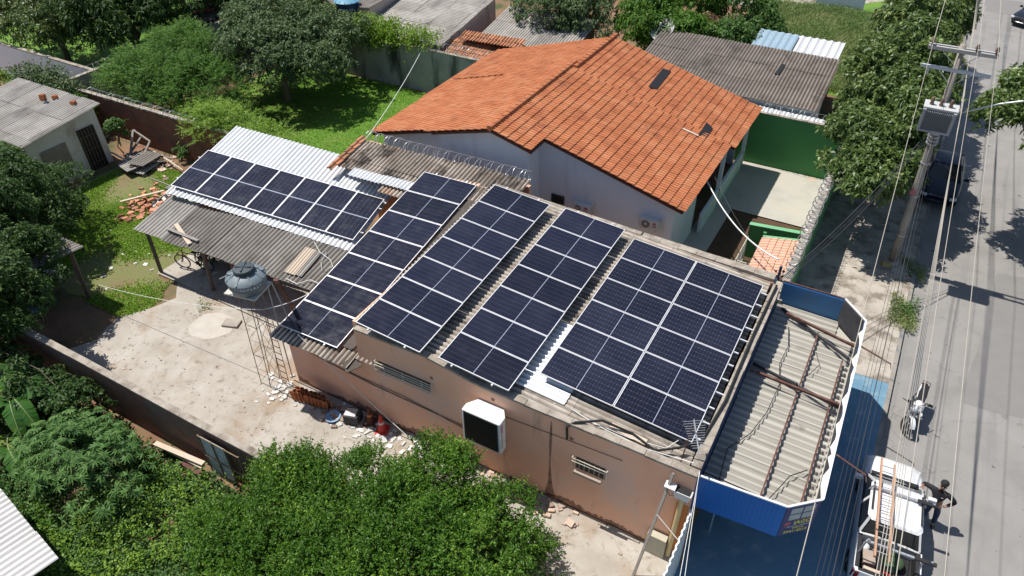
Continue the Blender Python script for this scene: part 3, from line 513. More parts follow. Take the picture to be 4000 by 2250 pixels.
# ---------------------------------------------------------------- solar panels
def panelmat(name, grid, seam=.0042):
    m = bpy.data.materials.new(name); m.use_nodes = True; MT[name] = m; t = m.node_tree; N = t.nodes; L = t.links; b = N['Principled BSDF']
    uv = N.new('ShaderNodeUVMap'); sp = N.new('ShaderNodeSeparateXYZ'); L.new(uv.outputs[0], sp.inputs[0])
    def math_(op, a, b_, c=None):
        k = N.new('ShaderNodeMath'); k.operation = op
        for i, q in enumerate((a, b_, c)):
            if q is None: continue
            if isinstance(q, (int, float)): k.inputs[i].default_value = q
            else: L.new(q, k.inputs[i])
        return k.outputs[0]
    def line(ax, n, w):                                   # 1 on the lines between cells
        f = math_('FRACT', math_('MULTIPLY', sp.outputs[ax], n), 0); return math_('LESS_THAN', math_('ABSOLUTE', math_('SUBTRACT', f, .5), 0), w) if False else math_('GREATER_THAN', math_('ABSOLUTE', math_('SUBTRACT', f, .5), 0), .5 - w)
    lx, ly = (24, 6)
    gx = line(0, lx, .028 if grid else .012); gy = line(1, ly, .018 if grid else .016)
    fine = line(1, ly * 9, .06)
    mid = math_('LESS_THAN', math_('ABSOLUTE', math_('SUBTRACT', sp.outputs[0], .5), 0), seam)
    tot = math_('MAXIMUM', math_('MULTIPLY', gx, .13 if grid else .06), math_('MULTIPLY', gy, .24 if grid else .2))
    if grid: tot = math_('MAXIMUM', tot, math_('MULTIPLY', math_('MULTIPLY', line(0, 12, .05), line(1, 6, .04)), .45))
    tot = math_('MAXIMUM', tot, math_('MULTIPLY', fine, .05)); tot = math_('MAXIMUM', tot, math_('MULTIPLY', mid, 1.3))
    geo = N.new('ShaderNodeNewGeometry'); oi = N.new('ShaderNodeObjectInfo')
    ns = N.new('ShaderNodeTexNoise'); ns.inputs['Scale'].default_value = 1.2; ns.inputs['Detail'].default_value = 5; L.new(geo.outputs['Position'], ns.inputs['Vector'])
    rp = N.new('ShaderNodeValToRGB'); L.new(ns.outputs[0], rp.inputs[0]); rp.color_ramp.elements[0].position = .3; rp.color_ramp.elements[0].color = (.0075, .0085, .02, 1); rp.color_ramp.elements[1].position = .75; rp.color_ramp.elements[1].color = (.016, .017, .03, 1)
    mx = N.new('ShaderNodeMix'); mx.data_type = 'RGBA'; mx.clamp_factor = True; L.new(tot, mx.inputs[0]); L.new(rp.outputs[0], mx.inputs[6]); mx.inputs[7].default_value = (.33, .36, .44, 1) ; L.new(mx.outputs[2], b.inputs['Base Color'])
    hs = N.new('ShaderNodeHueSaturation'); mr = N.new('ShaderNodeMapRange'); mr.inputs[3].default_value = .75; mr.inputs[4].default_value = 1.35; L.new(oi.outputs['Random'], mr.inputs[0]); L.new(mr.outputs[0], hs.inputs['Value']); L.new(rp.outputs[0], hs.inputs['Color']); L.new(hs.outputs[0], mx.inputs[6])
    n2 = N.new('ShaderNodeTexNoise'); n2.inputs['Scale'].default_value = 3.; n2.inputs['Detail'].default_value = 8; L.new(geo.outputs['Position'], n2.inputs['Vector']); r2 = N.new('ShaderNodeMapRange'); r2.inputs[1].default_value = .3; r2.inputs[2].default_value = .8; r2.inputs[3].default_value = .08; r2.inputs[4].default_value = .32; L.new(n2.outputs[0], r2.inputs[0]); L.new(r2.outputs[0], b.inputs['Roughness'])
    b.inputs['Roughness'].default_value = .12; b.inputs['Specular IOR Level'].default_value = .35
panelmat('cells_plain', False); panelmat('cells_grid', True); panelmat('cells_shed', True, .0095)
def panel_proto(w, l, cells, seam):
    """Root at the panel's corner, w along x, l along y, glass face up; half-cut seam across the middle of the long side."""
    t = thing('solar_panel', 'dark solar panel', 'solar panel', (0, 0, 0)); mb = MB(); f = .02
    for x0, x1, y0, y1 in ((0, w, 0, f), (0, w, l - f, l), (0, f, f, l - f), (w - f, w, f, l - f)): mb.box(x0, x1, y0, y1, -.035, 0)
    mb.build('frame', MT['alu'], t); me = bpy.data.meshes.new('glass'); z = -.004
    me.from_pydata([(f, f, z), (w - f, f, z), (w - f, l - f, z), (f, l - f, z), (f, f, z - .02), (w - f, f, z - .02), (w - f, l - f, z - .02), (f, l - f, z - .02)], [], [(0, 1, 2, 3), (7, 6, 5, 4), (0, 4, 5, 1), (1, 5, 6, 2), (2, 6, 7, 3), (3, 7, 4, 0)])
    u = me.uv_layers.new(name='UVMap'); ex = [(0, 0), (1, 0), (1, 1), (0, 1)]
    if l > w: ex = [(0, 0), (0, 1), (1, 1), (1, 0)]
    for i in range(4): u.data[i].uv = ex[i]
    me.materials.append(MT[cells]); g = bpy.data.objects.new('glass', me); COL.objects.link(g); g.parent = t
    return t
used = {}
def place_panel(key, args, p, ux, uy, label, group):
    if key not in used: used[key] = o = panel_proto(*args)
    else: o = copy_tree(used[key])
    ux = Vector(ux).normalized(); uz = ux.cross(Vector(uy)).normalized(); uy = uz.cross(ux)
    M_ = Matrix((ux, uy, uz)).transposed().to_4x4(); M_.translation = Vector(p); o.matrix_world = M_; o['label'] = label; o['group'] = group
def rail(p, q, label, group, w=.04): mb = MB(); mb.beam(p, q, w, .045); tag(mb.build('mounting_rail', MT['alu']), label, 'rail', group)
w_, l_ = 2.24, 1.121; ux = Vector((1, 0, -.0789)).normalized(); uy = Vector((0, 1, .0562)).normalized()
for (x0, y0), desc in (((-11.733, 11.27), 'the row beside the dark roof gutter'), ((-8.956, 11.38), 'the row before the double array')):
    P = Vector((x0, y0, roof_z(x0, y0)))
    for k in range(7): place_panel('a', (w_, l_, 'cells_plain', 0), P + uy * k * (l_ + .014), ux, uy, f'dark solar panel, {ORD[k]} from the pink wall in {desc}', desc.replace('the ', 'solar panels of the ', 1))
    for s, side in ((.45, 'left'), (w_ - .5, 'right')):
        q = P + ux * s + Vector((0, 0, -.06)); rail(q - uy * .05, q + uy * 8.08, f'{side} aluminium rail carrying the panels of {desc}', 'rails under the panel rows')
P = Vector((-6.288, 12.3425, roof_z(-6.288, 12.3425))); W4, L4 = 2.164, 1.104
for c in range(2):
    for k in range(6): place_panel('b', (W4, L4, 'cells_grid', 0), P + ux * c * (W4 + .02) + uy * k * (L4 + .014), ux, uy, f'gridded solar panel, {ORD[k]} from the pink wall, {("left", "right")[c]} column of the double array', f'solar panels of the double array')
for k in range(6):
    for s, nm in ((.22, 'near'), (.8, 'far')):
        q = P + uy * (k * (L4 + .014) + s) + Vector((0, 0, -.06)); rail(q + ux * .05, q + ux * (2 * W4 + random.uniform(.14, .32)), f'{nm} aluminium rail under the {ORD[k]} panel pair from the pink wall, double array', 'rails of the double array')
u1 = Vector((1, 0, .031)).normalized(); v1 = Vector((0, 1, .172)).normalized(); w1, l1 = 2.38, 1.19
P = Vector((-15.16, 11.3, 2.70))
for k in range(7): place_panel('c', (w1, l1, 'cells_plain', 0), P + v1 * k * (l1 + .018), u1, v1, f'dark solar panel, {ORD[k]} from the pink wall in the low annex roof row', 'solar panels of the annex row')
for s, side in ((.5, 'left'), (w1 - .5, 'right')):
    q = P + u1 * s + Vector((0, 0, -.06)); rail(q - v1 * .05, q + v1 * 8.6, f'{side} aluminium rail carrying the panels of the low annex row', 'rails under the panel rows')
RA = .125; ul = Vector((math.cos(RA), math.sin(RA), -.062)).normalized(); vl = Vector((-math.sin(RA), math.cos(RA), .174)).normalized(); wl, ll = 1.19, 2.38
P = Vector((-24.383, 15, 3.338))
for k in range(7): place_panel('d', (wl, ll, 'cells_shed', 0), P + ul * k * (wl + .018), ul, vl, f'solar panel, {ORD[k]} from the grass side in the single row on the white shed roof', 'solar panels of the shed row')
for s, nm in ((.5, 'lower'), (1.9, 'upper')):
    q = P + vl * s + Vector((0, 0, -.06)); rail(q - ul * .12, q + ul * 8.6, f'{nm} aluminium rail carrying the panels on the white shed roof', 'rails under the panel rows')

# ---------------------------------------------------------------- white-roofed shed with its grey porch roof
t = thing('shed', 'open shed with white corrugated metal roof and a grey fibre cement porch roof on posts', 'shed', (-20, 16, 0))
OL = (-24.383, 15, 3.16); a = PLN(*r(4, 1245, 5), OL, -.062, .174, RA); b = PLN(*r(4, 2575, 430), OL, -.062, .174, RA); c = PLN(*r(1, 1775, 945), OL, -.062, .174, RA)
U = (b - a).normalized(); V = (c - a).normalized(); V = (V - U * V.dot(U) * .0).normalized(); lu = (b - a).length; lv = (c - a).length
mb = MB(); corr(mb, c, U, -V, lu + .3, lv, pitch=.2, amp=.028, sw=1.0, sl=lv * .62, jit=.004); mb.build('white_roof', MT['zinc'], t)
ea, eb = Z(*r(4, 1000, 285), 2.25), Z(*r(4, 2340, 735), 2.25); ec = Z(*r(4, 1290, 30), 2.88); Up = (eb - ea).normalized(); Vp = (ec - ea).normalized()
mb = MB(); corr(mb, ec - Up * .0, Up, -Vp, 1.55, (ec - ea).length, amp=.026, sw=1.55, sl=4); mb.build('porch_sheet', MT['fibro_pale'], t)
mb = MB(); corr(mb, ec + Up * 1.5 - Vector((0, 0, .03)), Up, -Vp, (eb - ea).length - 1.2, (ec - ea).length, amp=.026, sw=1.08, sl=4, jit=.01); mb.build('porch_roof', MT['fibro_grey'], t)
for p, tp in ((r(4, 1215, 610), r(4, 1115, 325)), (r(4, 1605, 745), r(4, 1535, 480))):
    g = Z(*p); h = YB(*tp, g.y); mb = MB(); mb.beam(g, (h.x, g.y, 2.35), .11, .11); mb.build('post', mat('post_wood', [(.09, .07, .06), (.16, .13, .11)], 6, .9), t)
mb = MB(); mb.beam((-24.2, 13.3, 2.2), (-16, 13.75, 2.2), .08, .12); mb.build('beam', MT['post_wood'], t)
mb = MB(); mb.box(-24.0, -16.2, 15.6, 15.75, 0, 2.6); mb.box(-24.2, -24.05, 15.76, 19, 0, 2.9); mb.box(-24.2, -19.2, 19.0, 19.15, 0, 3.2); mb.box(-20.6, -20.45, 13.9, 15.59, 0, 2.2); mb.build('wall', MT['brick'], t)
def slab(name, label, cat, c, sz, rot, m, group=None):
    mb = MB(); mb.cbox((0, 0, 0), sz); o = mb.build(name, m); o.location = c; o.rotation_euler = rot; return tag(o, label, cat, group)
def on_porch(px, py, dz=.05): return PLN(px, py, (ea.x, ea.y, 2.25 + dz), Up.z / math.hypot(Up.x, Up.y), .63 / 1.9, math.atan2(Up.y, Up.x))
mat('light_wood', [(.5, .4, .3), (.62, .52, .42)], 5, .9, stretch=(1, 6, 6)); mat('grey_wood', [(.2, .18, .16), (.32, .3, .27)], 6, .9, stretch=(1, 6, 6)); mat('brown_wood', [(.14, .09, .06), (.25, .17, .12)], 6, .9, stretch=(1, 6, 6))
def strip(name, label, cat, p, q, w, h, m, group=None):
    mb = MB(); mb.beam(p, q, w, h); o = mb.build(name, m); return tag(o, label, cat, group)
strip('plank', 'pale plank lying down the grey porch roof, crossed by a darker one', 'plank', on_porch(*r(4, 1320, 240)), on_porch(*r(4, 1425, 390)), .16, .04, MT['light_wood'])
strip('plank', 'grey plank lying on top across the pale plank on the porch roof', 'plank', on_porch(*r(4, 1258, 275), .1), on_porch(*r(4, 1488, 365), .1), .13, .04, MT['grey_wood'])
p, q = on_porch(*r(4, 2330, 420), .06), on_porch(*r(4, 2170, 610), .06); sd = Vector((1, .05, 0))
mb = MB(); corr(mb, p - sd * .2, sd, (q - p), .5, (q - p).length, pitch=.12, amp=.02, sw=.6, sl=3); tag(mb.build('roof_offcut', MT['light_wood']), 'short pale ribbed sheet offcut lying on the grey porch roof near the panels', 'roofing sheet')
mb = MB(); corr(mb, p + sd * .3 - Vector((0, 0, .02)), sd, (q - p), .25, (q - p).length * .96, pitch=.12, amp=.02, sw=.6, sl=3); tag(mb.build('roof_offcut', MT['fibro_pale']), 'narrow grey sheet strip beside the pale offcut on the porch roof', 'roofing sheet')
mb = MB(); mb.tube([on_porch(*r(4, x, y), .08) for x, y in ((2360, 375), (2400, 450), (2480, 510), (2500, 560), (2420, 590), (2410, 530), (2450, 450))], .012, 4); mb.tube([on_porch(*r(4, x, y), .08) for x, y in ((2150, 650), (2230, 690), (2330, 660), (2400, 690))], .014, 4)
tag(mb.build('loose_cable', MT['pvc']), 'tangled white cable lying on the porch roof next to the sheet offcuts', 'cable')
# ---------------------------------------------------------------- the tiled house
t = thing('tiled_house', 'pale blue grey house under a large orange clay tile gable roof', 'house', (-13, 27, 0))
SL = .27; RX, RZ = -13.55, 5.3; n2 = math.hypot(1, SL); Vr = Vector((1, 0, -SL)) / n2; Vl = Vector((-1, 0, -SL)) / n2; UY = Vector((0, 1, 0)); LV = .365; WU = .165
mb = MB(); mb.cur = 0
Y0, Y1, Y2, YM = 21.9, 23.05, 33.85, 29.2
tiles(mb, (RX, Y0, RZ), UY, Vr, round((YM - Y0) / WU), 5, WU, LV)
x5 = RX + 5 * LV / n2
tiles(mb, (x5, Y1, RZ - SL * (x5 - RX)), UY, Vr, round((YM - Y1) / WU), 17, WU, LV)
RX2, RZ2 = -13.35, 5.215
tiles(mb, (RX2, YM - .1, RZ2), UY, Vr, round((Y2 - YM) / WU), 22, WU, LV)
NL = round((RX - (-16.55)) * n2 / LV)
tiles(mb, (RX, Y0, RZ), UY, Vl, round((YM - Y0) / WU), NL, WU, LV)
xl = -16.0; tiles(mb, (xl, 22.55, RZ2 - SL * (RX2 - xl) - .06), UY, Vl, round((YM - 22.55) / WU), 12, WU, LV)
tiles(mb, (RX2, YM - .1, RZ2), UY, Vl, round((Y2 - YM) / WU), 19, WU, LV)
tiles(mb, (-20.1, 27.3, 3.12), UY, Vl, 39, 2, WU, LV)
mb.cur = 1                                              # boards under the tiles
def deck(xa, xb, ya, yb, rx, rz, sgn, d=.055):
    z = lambda x: rz - SL * abs(x - rx) - d
    mb.add([(xa, ya, z(xa)), (xb, ya, z(xb)), (xb, yb, z(xb)), (xa, yb, z(xa)), (xa, ya, z(xa) - .1), (xb, ya, z(xb) - .1), (xb, yb, z(xb) - .1), (xa, yb, z(xa) - .1)], [(0, 1, 2, 3), (7, 6, 5, 4), (0, 4, 5, 1), (1, 5, 6, 2), (2, 6, 7, 3), (3, 7, 4, 0)])
deck(RX, x5 + .05, Y0 + .03, YM, RX, RZ, 1); deck(x5 + .07, -5.85, Y1 + .03, YM, RX, RZ, 1); deck(RX2, -5.6, YM + .02, Y2 - .1, RX2, RZ2, 1)
deck(-16.4, RX - .003, Y0 + .03, YM, RX, RZ, -1); deck(-20.2, -16.1, 22.6, YM - .02, RX2, RZ2 - .06, -1, .06); deck(-20.2, RX2 - .003, YM + .02, Y2 - .1, RX2, RZ2, -1)
roof = mb.build('roof', [MT['roof_tile'], MT['fascia_wood']], t)
mb = MB(); y = Y0 - .03
while y < YM + .3: mb.tube([(RX, y, RZ + .045), (RX, y + .4, RZ + .03)], [.125, .11], 8); y += .37
y = YM - .1
while y < Y2: mb.tube([(RX2, y, RZ2 + .055), (RX2, y + .4, RZ2 + .035)], [.14, .12], 8); y += .37
mb.build('ridge_tile', MT['roof_tile'], roof)
for pts in (((2312, 652), (2376, 672), (2482, 535), (2420, 515)),):
    q = [PLN(*r(2, *p), (RX2, 30, RZ2 + .07), -SL, 0) for p in pts]; mb = MB(); mb.prism(q, (0, 0, .02)); mb.build('open_shaft', MT['dark'], roof)
q = [PLN(*r(3, *p), (RX2, 30, RZ2 + .07), -SL, 0) for p in ((133, 1015), (195, 1032), (240, 965), (192, 920))]; mb = MB(); mb.prism(q, (0, 0, .02)); mb.build('open_shaft', MT['dark'], roof)
q = [PLN(*r(3, x, y), (RX2, 30, RZ2 + .12), -SL, 0) for x, y in ((12, 965), (130, 1018))]; mb = MB(); mb.beam(q[0], q[1], .12, .03); mb.build('batten', MT['light_wood'], roof)
def gable(x, d=.17): return RZ - SL * abs(x - RX) - d
mb = MB()
mb.prism([(-16.25, 22.3, 0), (-12.1, 22.3, 0), (-12.1, 22.3, gable(-12.1)), (RX, 22.3, gable(RX)), (-16.25, 22.3, gable(-16.25))], (0, .15, 0))
mb.box(-12.25, -12.1, 22.451, 23.4, 0, gable(-12.1)); mb.box(-16.25, -16.1, 22.451, 23.0, 0, gable(-16.25))
mb.prism([(-12.099, 23.36, 0), (-6.25, 23.36, 0), (-6.25, 23.36, gable(-6.25)), (-12.099, 23.36, gable(-12.1))], (0, .15, 0))
mb.box(-6.4, -6.25, 23.511, 26.6, 0, gable(-6.4)); mb.box(-7.0, -6.401, 26.45, 26.6, 0, 3); mb.box(-7.15, -7.001, 26.45, 33.4, 0, 3.2)
mb.prism([(-19.85, 22.95, 0), (-16.251, 22.95, 0), (-16.251, 22.95, gable(-16.25, .3)), (-19.85, 22.95, gable(-19.85, .3))], (0, .15, 0))
mb.box(-19.85, -19.7, 23.101, 33.6, 0, gable(-19.85, .25)); mb.prism([(-19.7, 33.45, 0), (-6.4, 33.45, 0), (-6.4, 33.45, gable(-6.4, .25)), (RX, 33.45, gable(RX, .3)), (-19.7, 33.45, gable(-19.7, .25))], (0, .15, 0))
mb.build('wall', MT['house_wall'], t)
mb = MB(); mb.box(-6.02, -5.9, 26.7, 33.5, .05, 1.0); mb.build('porch_wall', MT['house_wall'], t)
for y in (29.2, 33.3): mb = MB(); mb.box(-6.06, -5.9, y - .08, y + .08, .05, 3.0); mb.build('porch_post', MT['house_wall'], t)
p = YB(*r(5, 1588, 8), 23.36); q = YB(*r(5, 1680, 95), 23.36)
f = MB(); f.box(p.x, q.x, 23.3, 23.359, q.z, p.z); fo = f.build('window', MT['dark_back'], t); f = MB(); f.box(p.x + .06, q.x - .06, 23.29, 23.299, q.z + .06, p.z - .06); f.build('pane', MT['dark'], fo)
def condenser(name, label, p0, p1, y):
    """Outdoor air conditioner unit hung on the wall, p0 top left and p1 bottom right of its front face."""
    x0, x1, z1, z0 = p0.x, p1.x, p0.z, p1.z; d = .3; t = thing(name, label, 'air conditioner', ((x0 + x1) / 2, y, z0), 'air conditioners on the house wall'); mb = MB(); mb.box(x0, x1, y - d, y, z0, z1); bevel(mb.build('casing', plain('ac_white', (.62, .62, .6), .5), t), .02)
    cx, cz, rr = x0 + (x1 - x0) * .36, (z0 + z1) / 2, (z1 - z0) * .4; Ty = Matrix.Rotation(R(90), 4, 'X')
    mb = MB(); mb.lathe([(rr, 0), (rr, .015), (rr * .94, .02), (rr * .9, .006), (0, .005)], 24, (cx, y - d, cz), Ty); g = mb.build('fan_grille', MT['dark_back'], t)
    mb = MB()
    for k in range(4): mb.tube([(cx + rr * (.25 + .2 * k) * math.cos(a), y - d - .022, cz + rr * (.25 + .2 * k) * math.sin(a)) for a in np.linspace(0, 2 * math.pi, 22)], .006, 4)
    for k in range(8): mb.tube([(cx, y - d - .022, cz), (cx + rr * .93 * math.cos(k * math.pi / 4), y - d - .022, cz + rr * .93 * math.sin(k * math.pi / 4))], .005, 4)
    mb.build('guard', MT['galv'], g); mb = MB(); mb.lathe([(rr * .18, 0), (rr * .15, .03)], 12, (cx, y - d - .01, cz), Ty); mb.build('hub', MT['ac_white'], g)
    lx = x0 + (x1 - x0) * .8; Tl = Matrix.Translation((lx, y - d - .004, z0 + (z1 - z0) * .42)) @ Matrix.Rotation(R(90), 4, 'X'); text('LG', 'logo_letters', plain('logo_grey', (.2, .2, .2), .5), .13, Tl, t, .004)
    mb = MB(); mb.lathe([(.052, 0), (.052, .006)], 16, (lx, y - d - .001, z0 + (z1 - z0) * .72), Ty); mb.build('logo_disc', plain('logo_red', (.38, .02, .08), .4), t)
    mb = MB(); mb.tube([(x1, y - .1, z0 + .25), (x1 + .12, y - .06, z0 + .5), (x1 + .14, y - .04, z1 + .1), (x1 + .13, y - .02, z0 - .1)], .022, 6); mb.build('pipe', MT['pvc'], t)
    for q in (x0 + .1, x1 - .14): mb = MB(); mb.box(q, q + .04, y - d, y, z0 - .05, z0); mb.build('bracket', MT['galv'], t)
condenser('air_conditioner', 'white air conditioner unit with red round logo on the house wall near its corner', YB(*r(5, 2240, 190), 23.05), YB(*r(5, 2380, 300), 23.05), 23.355)
condenser('air_conditioner', 'white air conditioner unit half hidden behind the panels, next to the small dark window', YB(*r(5, 1735, 82), 23.05), YB(*r(5, 1865, 165), 23.05), 23.355)
# ---------------------------------------------------------------- walls round the plots
wall('street_wall', 'tall dark green garden wall along the pavement topped with razor wire', -1.62, -1.42, 20.2, 34.2, 2.62, MT['green_wall'], cap=MT['cap_stone'], caph=.1)
wall('side_wall', 'dark green boundary wall across the end of the concrete driveway', -8.5, -1.63, 34.05, 34.22, 2.7, MT['green_wall'], cap=MT['cap_stone'], caph=.04, capw=.01)
mb = MB(); mb.prism([(-3.78, 26.0, 0), (-1.63, 26.0, 0), (-1.63, 26.0, 1.75), (-3.78, 26.0, 1.55)], (0, .16, 0)); t = thing('dividing_wall', 'short green garden wall with a light green top beside the pink tiled porch', 'wall', (-2.7, 26, 0)); mb.build('masonry', MT['green_wall'], t)
mb = MB(); mb.prism([(-3.8, 25.97, 1.553), (-1.63, 25.97, 1.753), (-1.63, 26.19, 1.753), (-3.8, 26.19, 1.553)], (0, 0, .04)); mb.build('coping', MT['green_paint'], t)
t = thing('gate_porch', 'small porch roof of pink tiles over the garden gate beside the razor wired wall', 'porch', (-2.5, 24, 0))
PZ = 1.95; o_ = (-2.5, 24, PZ); c0, c1, c2, c3 = [PLN(*r(6, x, y), o_, .06, -.03) for x, y in ((612, 345), (875, 372), (755, 660), (492, 597))]
mb = MB(); Uq = (c1 - c0).normalized(); Vq = (c3 - c0).normalized(); tiles(mb, c0, Vq, Uq, int((c3 - c0).length / .2) + 1, 5, .2, (c1 - c0).length / 5, hump=.04); mb.build('roof', MT['pink_tile'], t)
mb = MB(); mb.beam(c0 + Vector((0, .05, .0)), c1 + Vector((0.1, .05, 0)), .12, .14); mb.build('edge_beam', MT['green_paint'], t)
mb = MB(); mb.prism([c1 + Vector((.03, 0, .0)), Vector((-1.63, c1.y, PZ + .06)), Vector((-1.63, c2.y, PZ + .06)), c2 + Vector((.03, 0, 0))], (0, 0, .05)); mb.build('gutter_slab', plain('pale_blue', (.36, .45, .52), .7), t)
mb = MB(); mb.box(-3.1, -2.98, 22.3, 22.42, 0, PZ - .08); mb.box(-3.1, -2.98, 25.2, 25.32, 0, PZ - .08); mb.build('post', MT['green_wall'], t)
t = thing('mesh_gate', 'wire mesh gate in a pale tube frame beside the pink tiled porch', 'gate', (-3.75, 24, 0)); mb = MB(); g0, g1 = Vector((-3.7, 22.2, 0)), Vector((-3.7, 25.7, 0))
for z in (.05, 1.15): mb.tube([g0 + Vector((0, 0, z)), g1 + Vector((0, 0, z))], .025, 6)
for a in (0, .5, 1): mb.tube([g0.lerp(g1, a), g0.lerp(g1, a) + Vector((0, 0, 1.2))], .025, 6)
mb.tube([(-3.7, 24.0, 1.1), (-2.9, 23.9, 1.15)], .025, 6); mb.tube([(-3.7, 22.4, 1.1), (-3.0, 22.8, 1.2), (-3.0, 22.8, .1)], .025, 6); mb.build('frame', plain('cream_tube', (.5, .47, .38), .6), t)
mb = MB()
for k in range(18): a = k / 18; mb.tube([g0.lerp(g1, a) + Vector((0, 0, .05)), g0.lerp(g1, min(1, a + .3)) + Vector((0, 0, 1.15))], .005, 3); mb.tube([g0.lerp(g1, min(1, a + .3)) + Vector((0, 0, .05)), g0.lerp(g1, a) + Vector((0, 0, 1.15))], .005, 3)
mb.build('mesh', MT['galv'], t)
razor('razor_wire', 'razor wire coil along the top of the green wall by the pavement', (-1.52, 21.0, 2.72), (-1.52, 34.0, 2.72), .2, .19)
razor('razor_wire', 'razor wire coil on the green wall behind the driveway', (-5.6, 34.13, 2.72), (-1.8, 34.13, 2.72), .24, .27)
razor('razor_wire', 'razor wire coil sagging along the weathered roof edge before the grey house wall', (-18.9, 20.87, 3.96), (-11.1, 20.87, 4.12), .24, .24, .05)
razor('razor_wire', 'razor wire coil above the grey rendered wall behind the lawn', (-25.8, 33.6, 2.68), (-20.5, 33.6, 2.72), .24, .3)
razor('razor_wire', 'razor wire coil on the brick wall between the bush and the wood piles', (-37.8, 20.62, 2.22), (-29.2, 20.62, 2.32), .2, .42)
razor('razor_wire', 'razor wire coil on the dark wall by the white wall at far left', (-40.3, 21.0, 2.3), (-40.4, 24.2, 2.3), .2, .4)
razor('razor_wire', 'razor wire coil on the dark wall below the red object at the top left', (-40.6, 30.5, 2.3), (-40.8, 34, 2.3), .2, .4)
wall('garden_wall', 'tall grey rendered wall with black mould behind the lawn', -40.3, -19.5, 33.5, 33.68, 2.6, MT['render_grey'], cap=MT['cap_stone'], caph=.05, tops=[(0, 2.35), (.45, 2.38), (.7, 2.62), (1, 2.6)])
wall('brick_wall', 'red brick wall darkened at the top between the lawn and the left yard', -39.2, -24.2, 20.66, 20.84, 2.25, MT['brick'], cap=MT['cap_stone'], caph=.05, tops=[(0, 2.2), (1, 2.32)])
wall('boundary_wall', 'dark wall running back along the left side of the bushes', -40.5, -40.3, 20.7, 36, 2.3, MT['render_grey'], cap=MT['cap_stone'], caph=.05)
wall('white_wall', 'long whitewashed wall at the far left edge behind the shrubs', -56, -40.51, 22.9, 23.08, 2.15, MT['white_wall'], cap=MT['cap_stone'], caph=.06, tops=[(0, 2.2), (1, 2.1)])
wall('yard_wall', 'half rendered brick wall between the concrete yard and the overgrown garden', -30, -11.6, 7.42, 7.58, 2.0, MT['brick_render'], cap=MT['cap_stone'], caph=.06, tops=[(0, 1.95), (.55, 1.95), (.78, 1.9), (1, 1.9)])
# ---------------------------------------------------------------- neighbouring buildings
def block(name, label, x0, x1, y0, y1, h, wallm, roofm, rise=(0, 0), along='x', over=.25, extra=None, rz=0., trap=False, pitch=.177):
    """A small building: walls under one pitched sheet roof; rise = roof height change along x and y."""
    t = thing(name, label, 'house', ((x0 + x1) / 2, (y0 + y1) / 2, 0)); sx, sy = rise[0] / (x1 - x0), rise[1] / (y1 - y0); hz = lambda x, y: h + sx * (x - x0) + sy * (y - y0)
    Tr = Matrix.Translation(((x0 + x1) / 2, (y0 + y1) / 2, 0)) @ Matrix.Rotation(rz, 4, 'Z') @ Matrix.Translation((-(x0 + x1) / 2, -(y0 + y1) / 2, 0)); mb = MB(); mb.T = Tr; i = over
    xa, xb, ya, yb = x0 + i, x1 - i, y0 + i, y1 - i; d = .06
    mb.add([(xa, ya, -.1), (xb, ya, -.1), (xb, yb, -.1), (xa, yb, -.1)] + [(x, y, hz(x, y) - d) for x, y in ((xa, ya), (xb, ya), (xb, yb), (xa, yb))], [(4, 5, 6, 7), (0, 1, 5, 4), (1, 2, 6, 5), (2, 3, 7, 6), (3, 0, 4, 7)]); mb.build('wall', wallm, t)
    mb = MB(); mb.T = Tr
    if along == 'y': corr(mb, (x0, y1, hz(x0, y1)), (1, 0, sx), (0, -1, -sy), x1 - x0, y1 - y0, pitch=pitch, trap=trap, jit=.012)
    else: corr(mb, (x0, y0, hz(x0, y0)), (0, 1, sy), (1, 0, sx), y1 - y0, x1 - x0, pitch=pitch, trap=trap, jit=.012)
    mb.build('roof', roofm, t); return t
# low house in the left yard: eave corners read on its own roof plane
h1 = block('yard_house', 'low white house with a grey corrugated roof in the left yard', -41.0, -34.3, 14.65, 19.0, 2.62, mat('cream_wall', [(.6, .56, .46), (.7, .67, .58)], .9, .9, .1, 20, stain=((.4, .3, .22), .9, .58, .72, (1, 1, .6))), MT['fibro_pale'], (-.0, .5), 'y', .28)
mb = MB(); d_ = MB(); d_.box(-34.57, -34.5, 17.45, 18.35, .02, 2.2); do = d_.build('door', MT['dark'], h1)
for k in range(6): mb.tube([(-34.47, 17.48 + k * .17, .05), (-34.47, 17.48 + k * .17, 2.2)], .014, 4)
for z in (.4, 1.1, 1.8): mb.tube([(-34.465, 17.45, z), (-34.465, 18.35, z)], .012, 4)
mb.build('bars', MT['lattice_steel'], do)
d_ = MB(); d_.box(-34.57, -34.52, 15.45, 16.75, .9, 1.95); do = d_.build('window', mat('shutter_cream', [(.25, .22, .17), (.32, .28, .22)], 5, .7), h1); mb = MB()
for k in range(9): mb.box(-34.515, -34.5, 15.5, 16.7, .96 + k * .11, 1.03 + k * .11)
mb.box(-34.515, -34.495, 16.08, 16.13, .9, 1.95); mb.build('slat', MT['shutter_cream'], do)
def brick(name, label, c, rz, group):
    mb = MB()
    for i in (-.1, -.034, .033, .1): mb.box(-.12, .12, i - .012 if abs(i) < .09 else (i - .0 if i < 0 else i - .024), i + .012 if abs(i) < .09 else (i + .024 if i < 0 else i), -.09, .09)
    for z in (-.09, -.01, .07): mb.box(-.118, .118, -.098, .098, z, z + .02)
    o = mb.build(name, MT['roof_tile']); o.location = c; o.rotation_euler = (0, 0, rz); return tag(o, label, 'brick', group)
def on_h1(x, y, dz=.1): return PLN(*r(1, x, y), (-41, 14.65, 2.62 + dz), 0, .5 / 4.35)
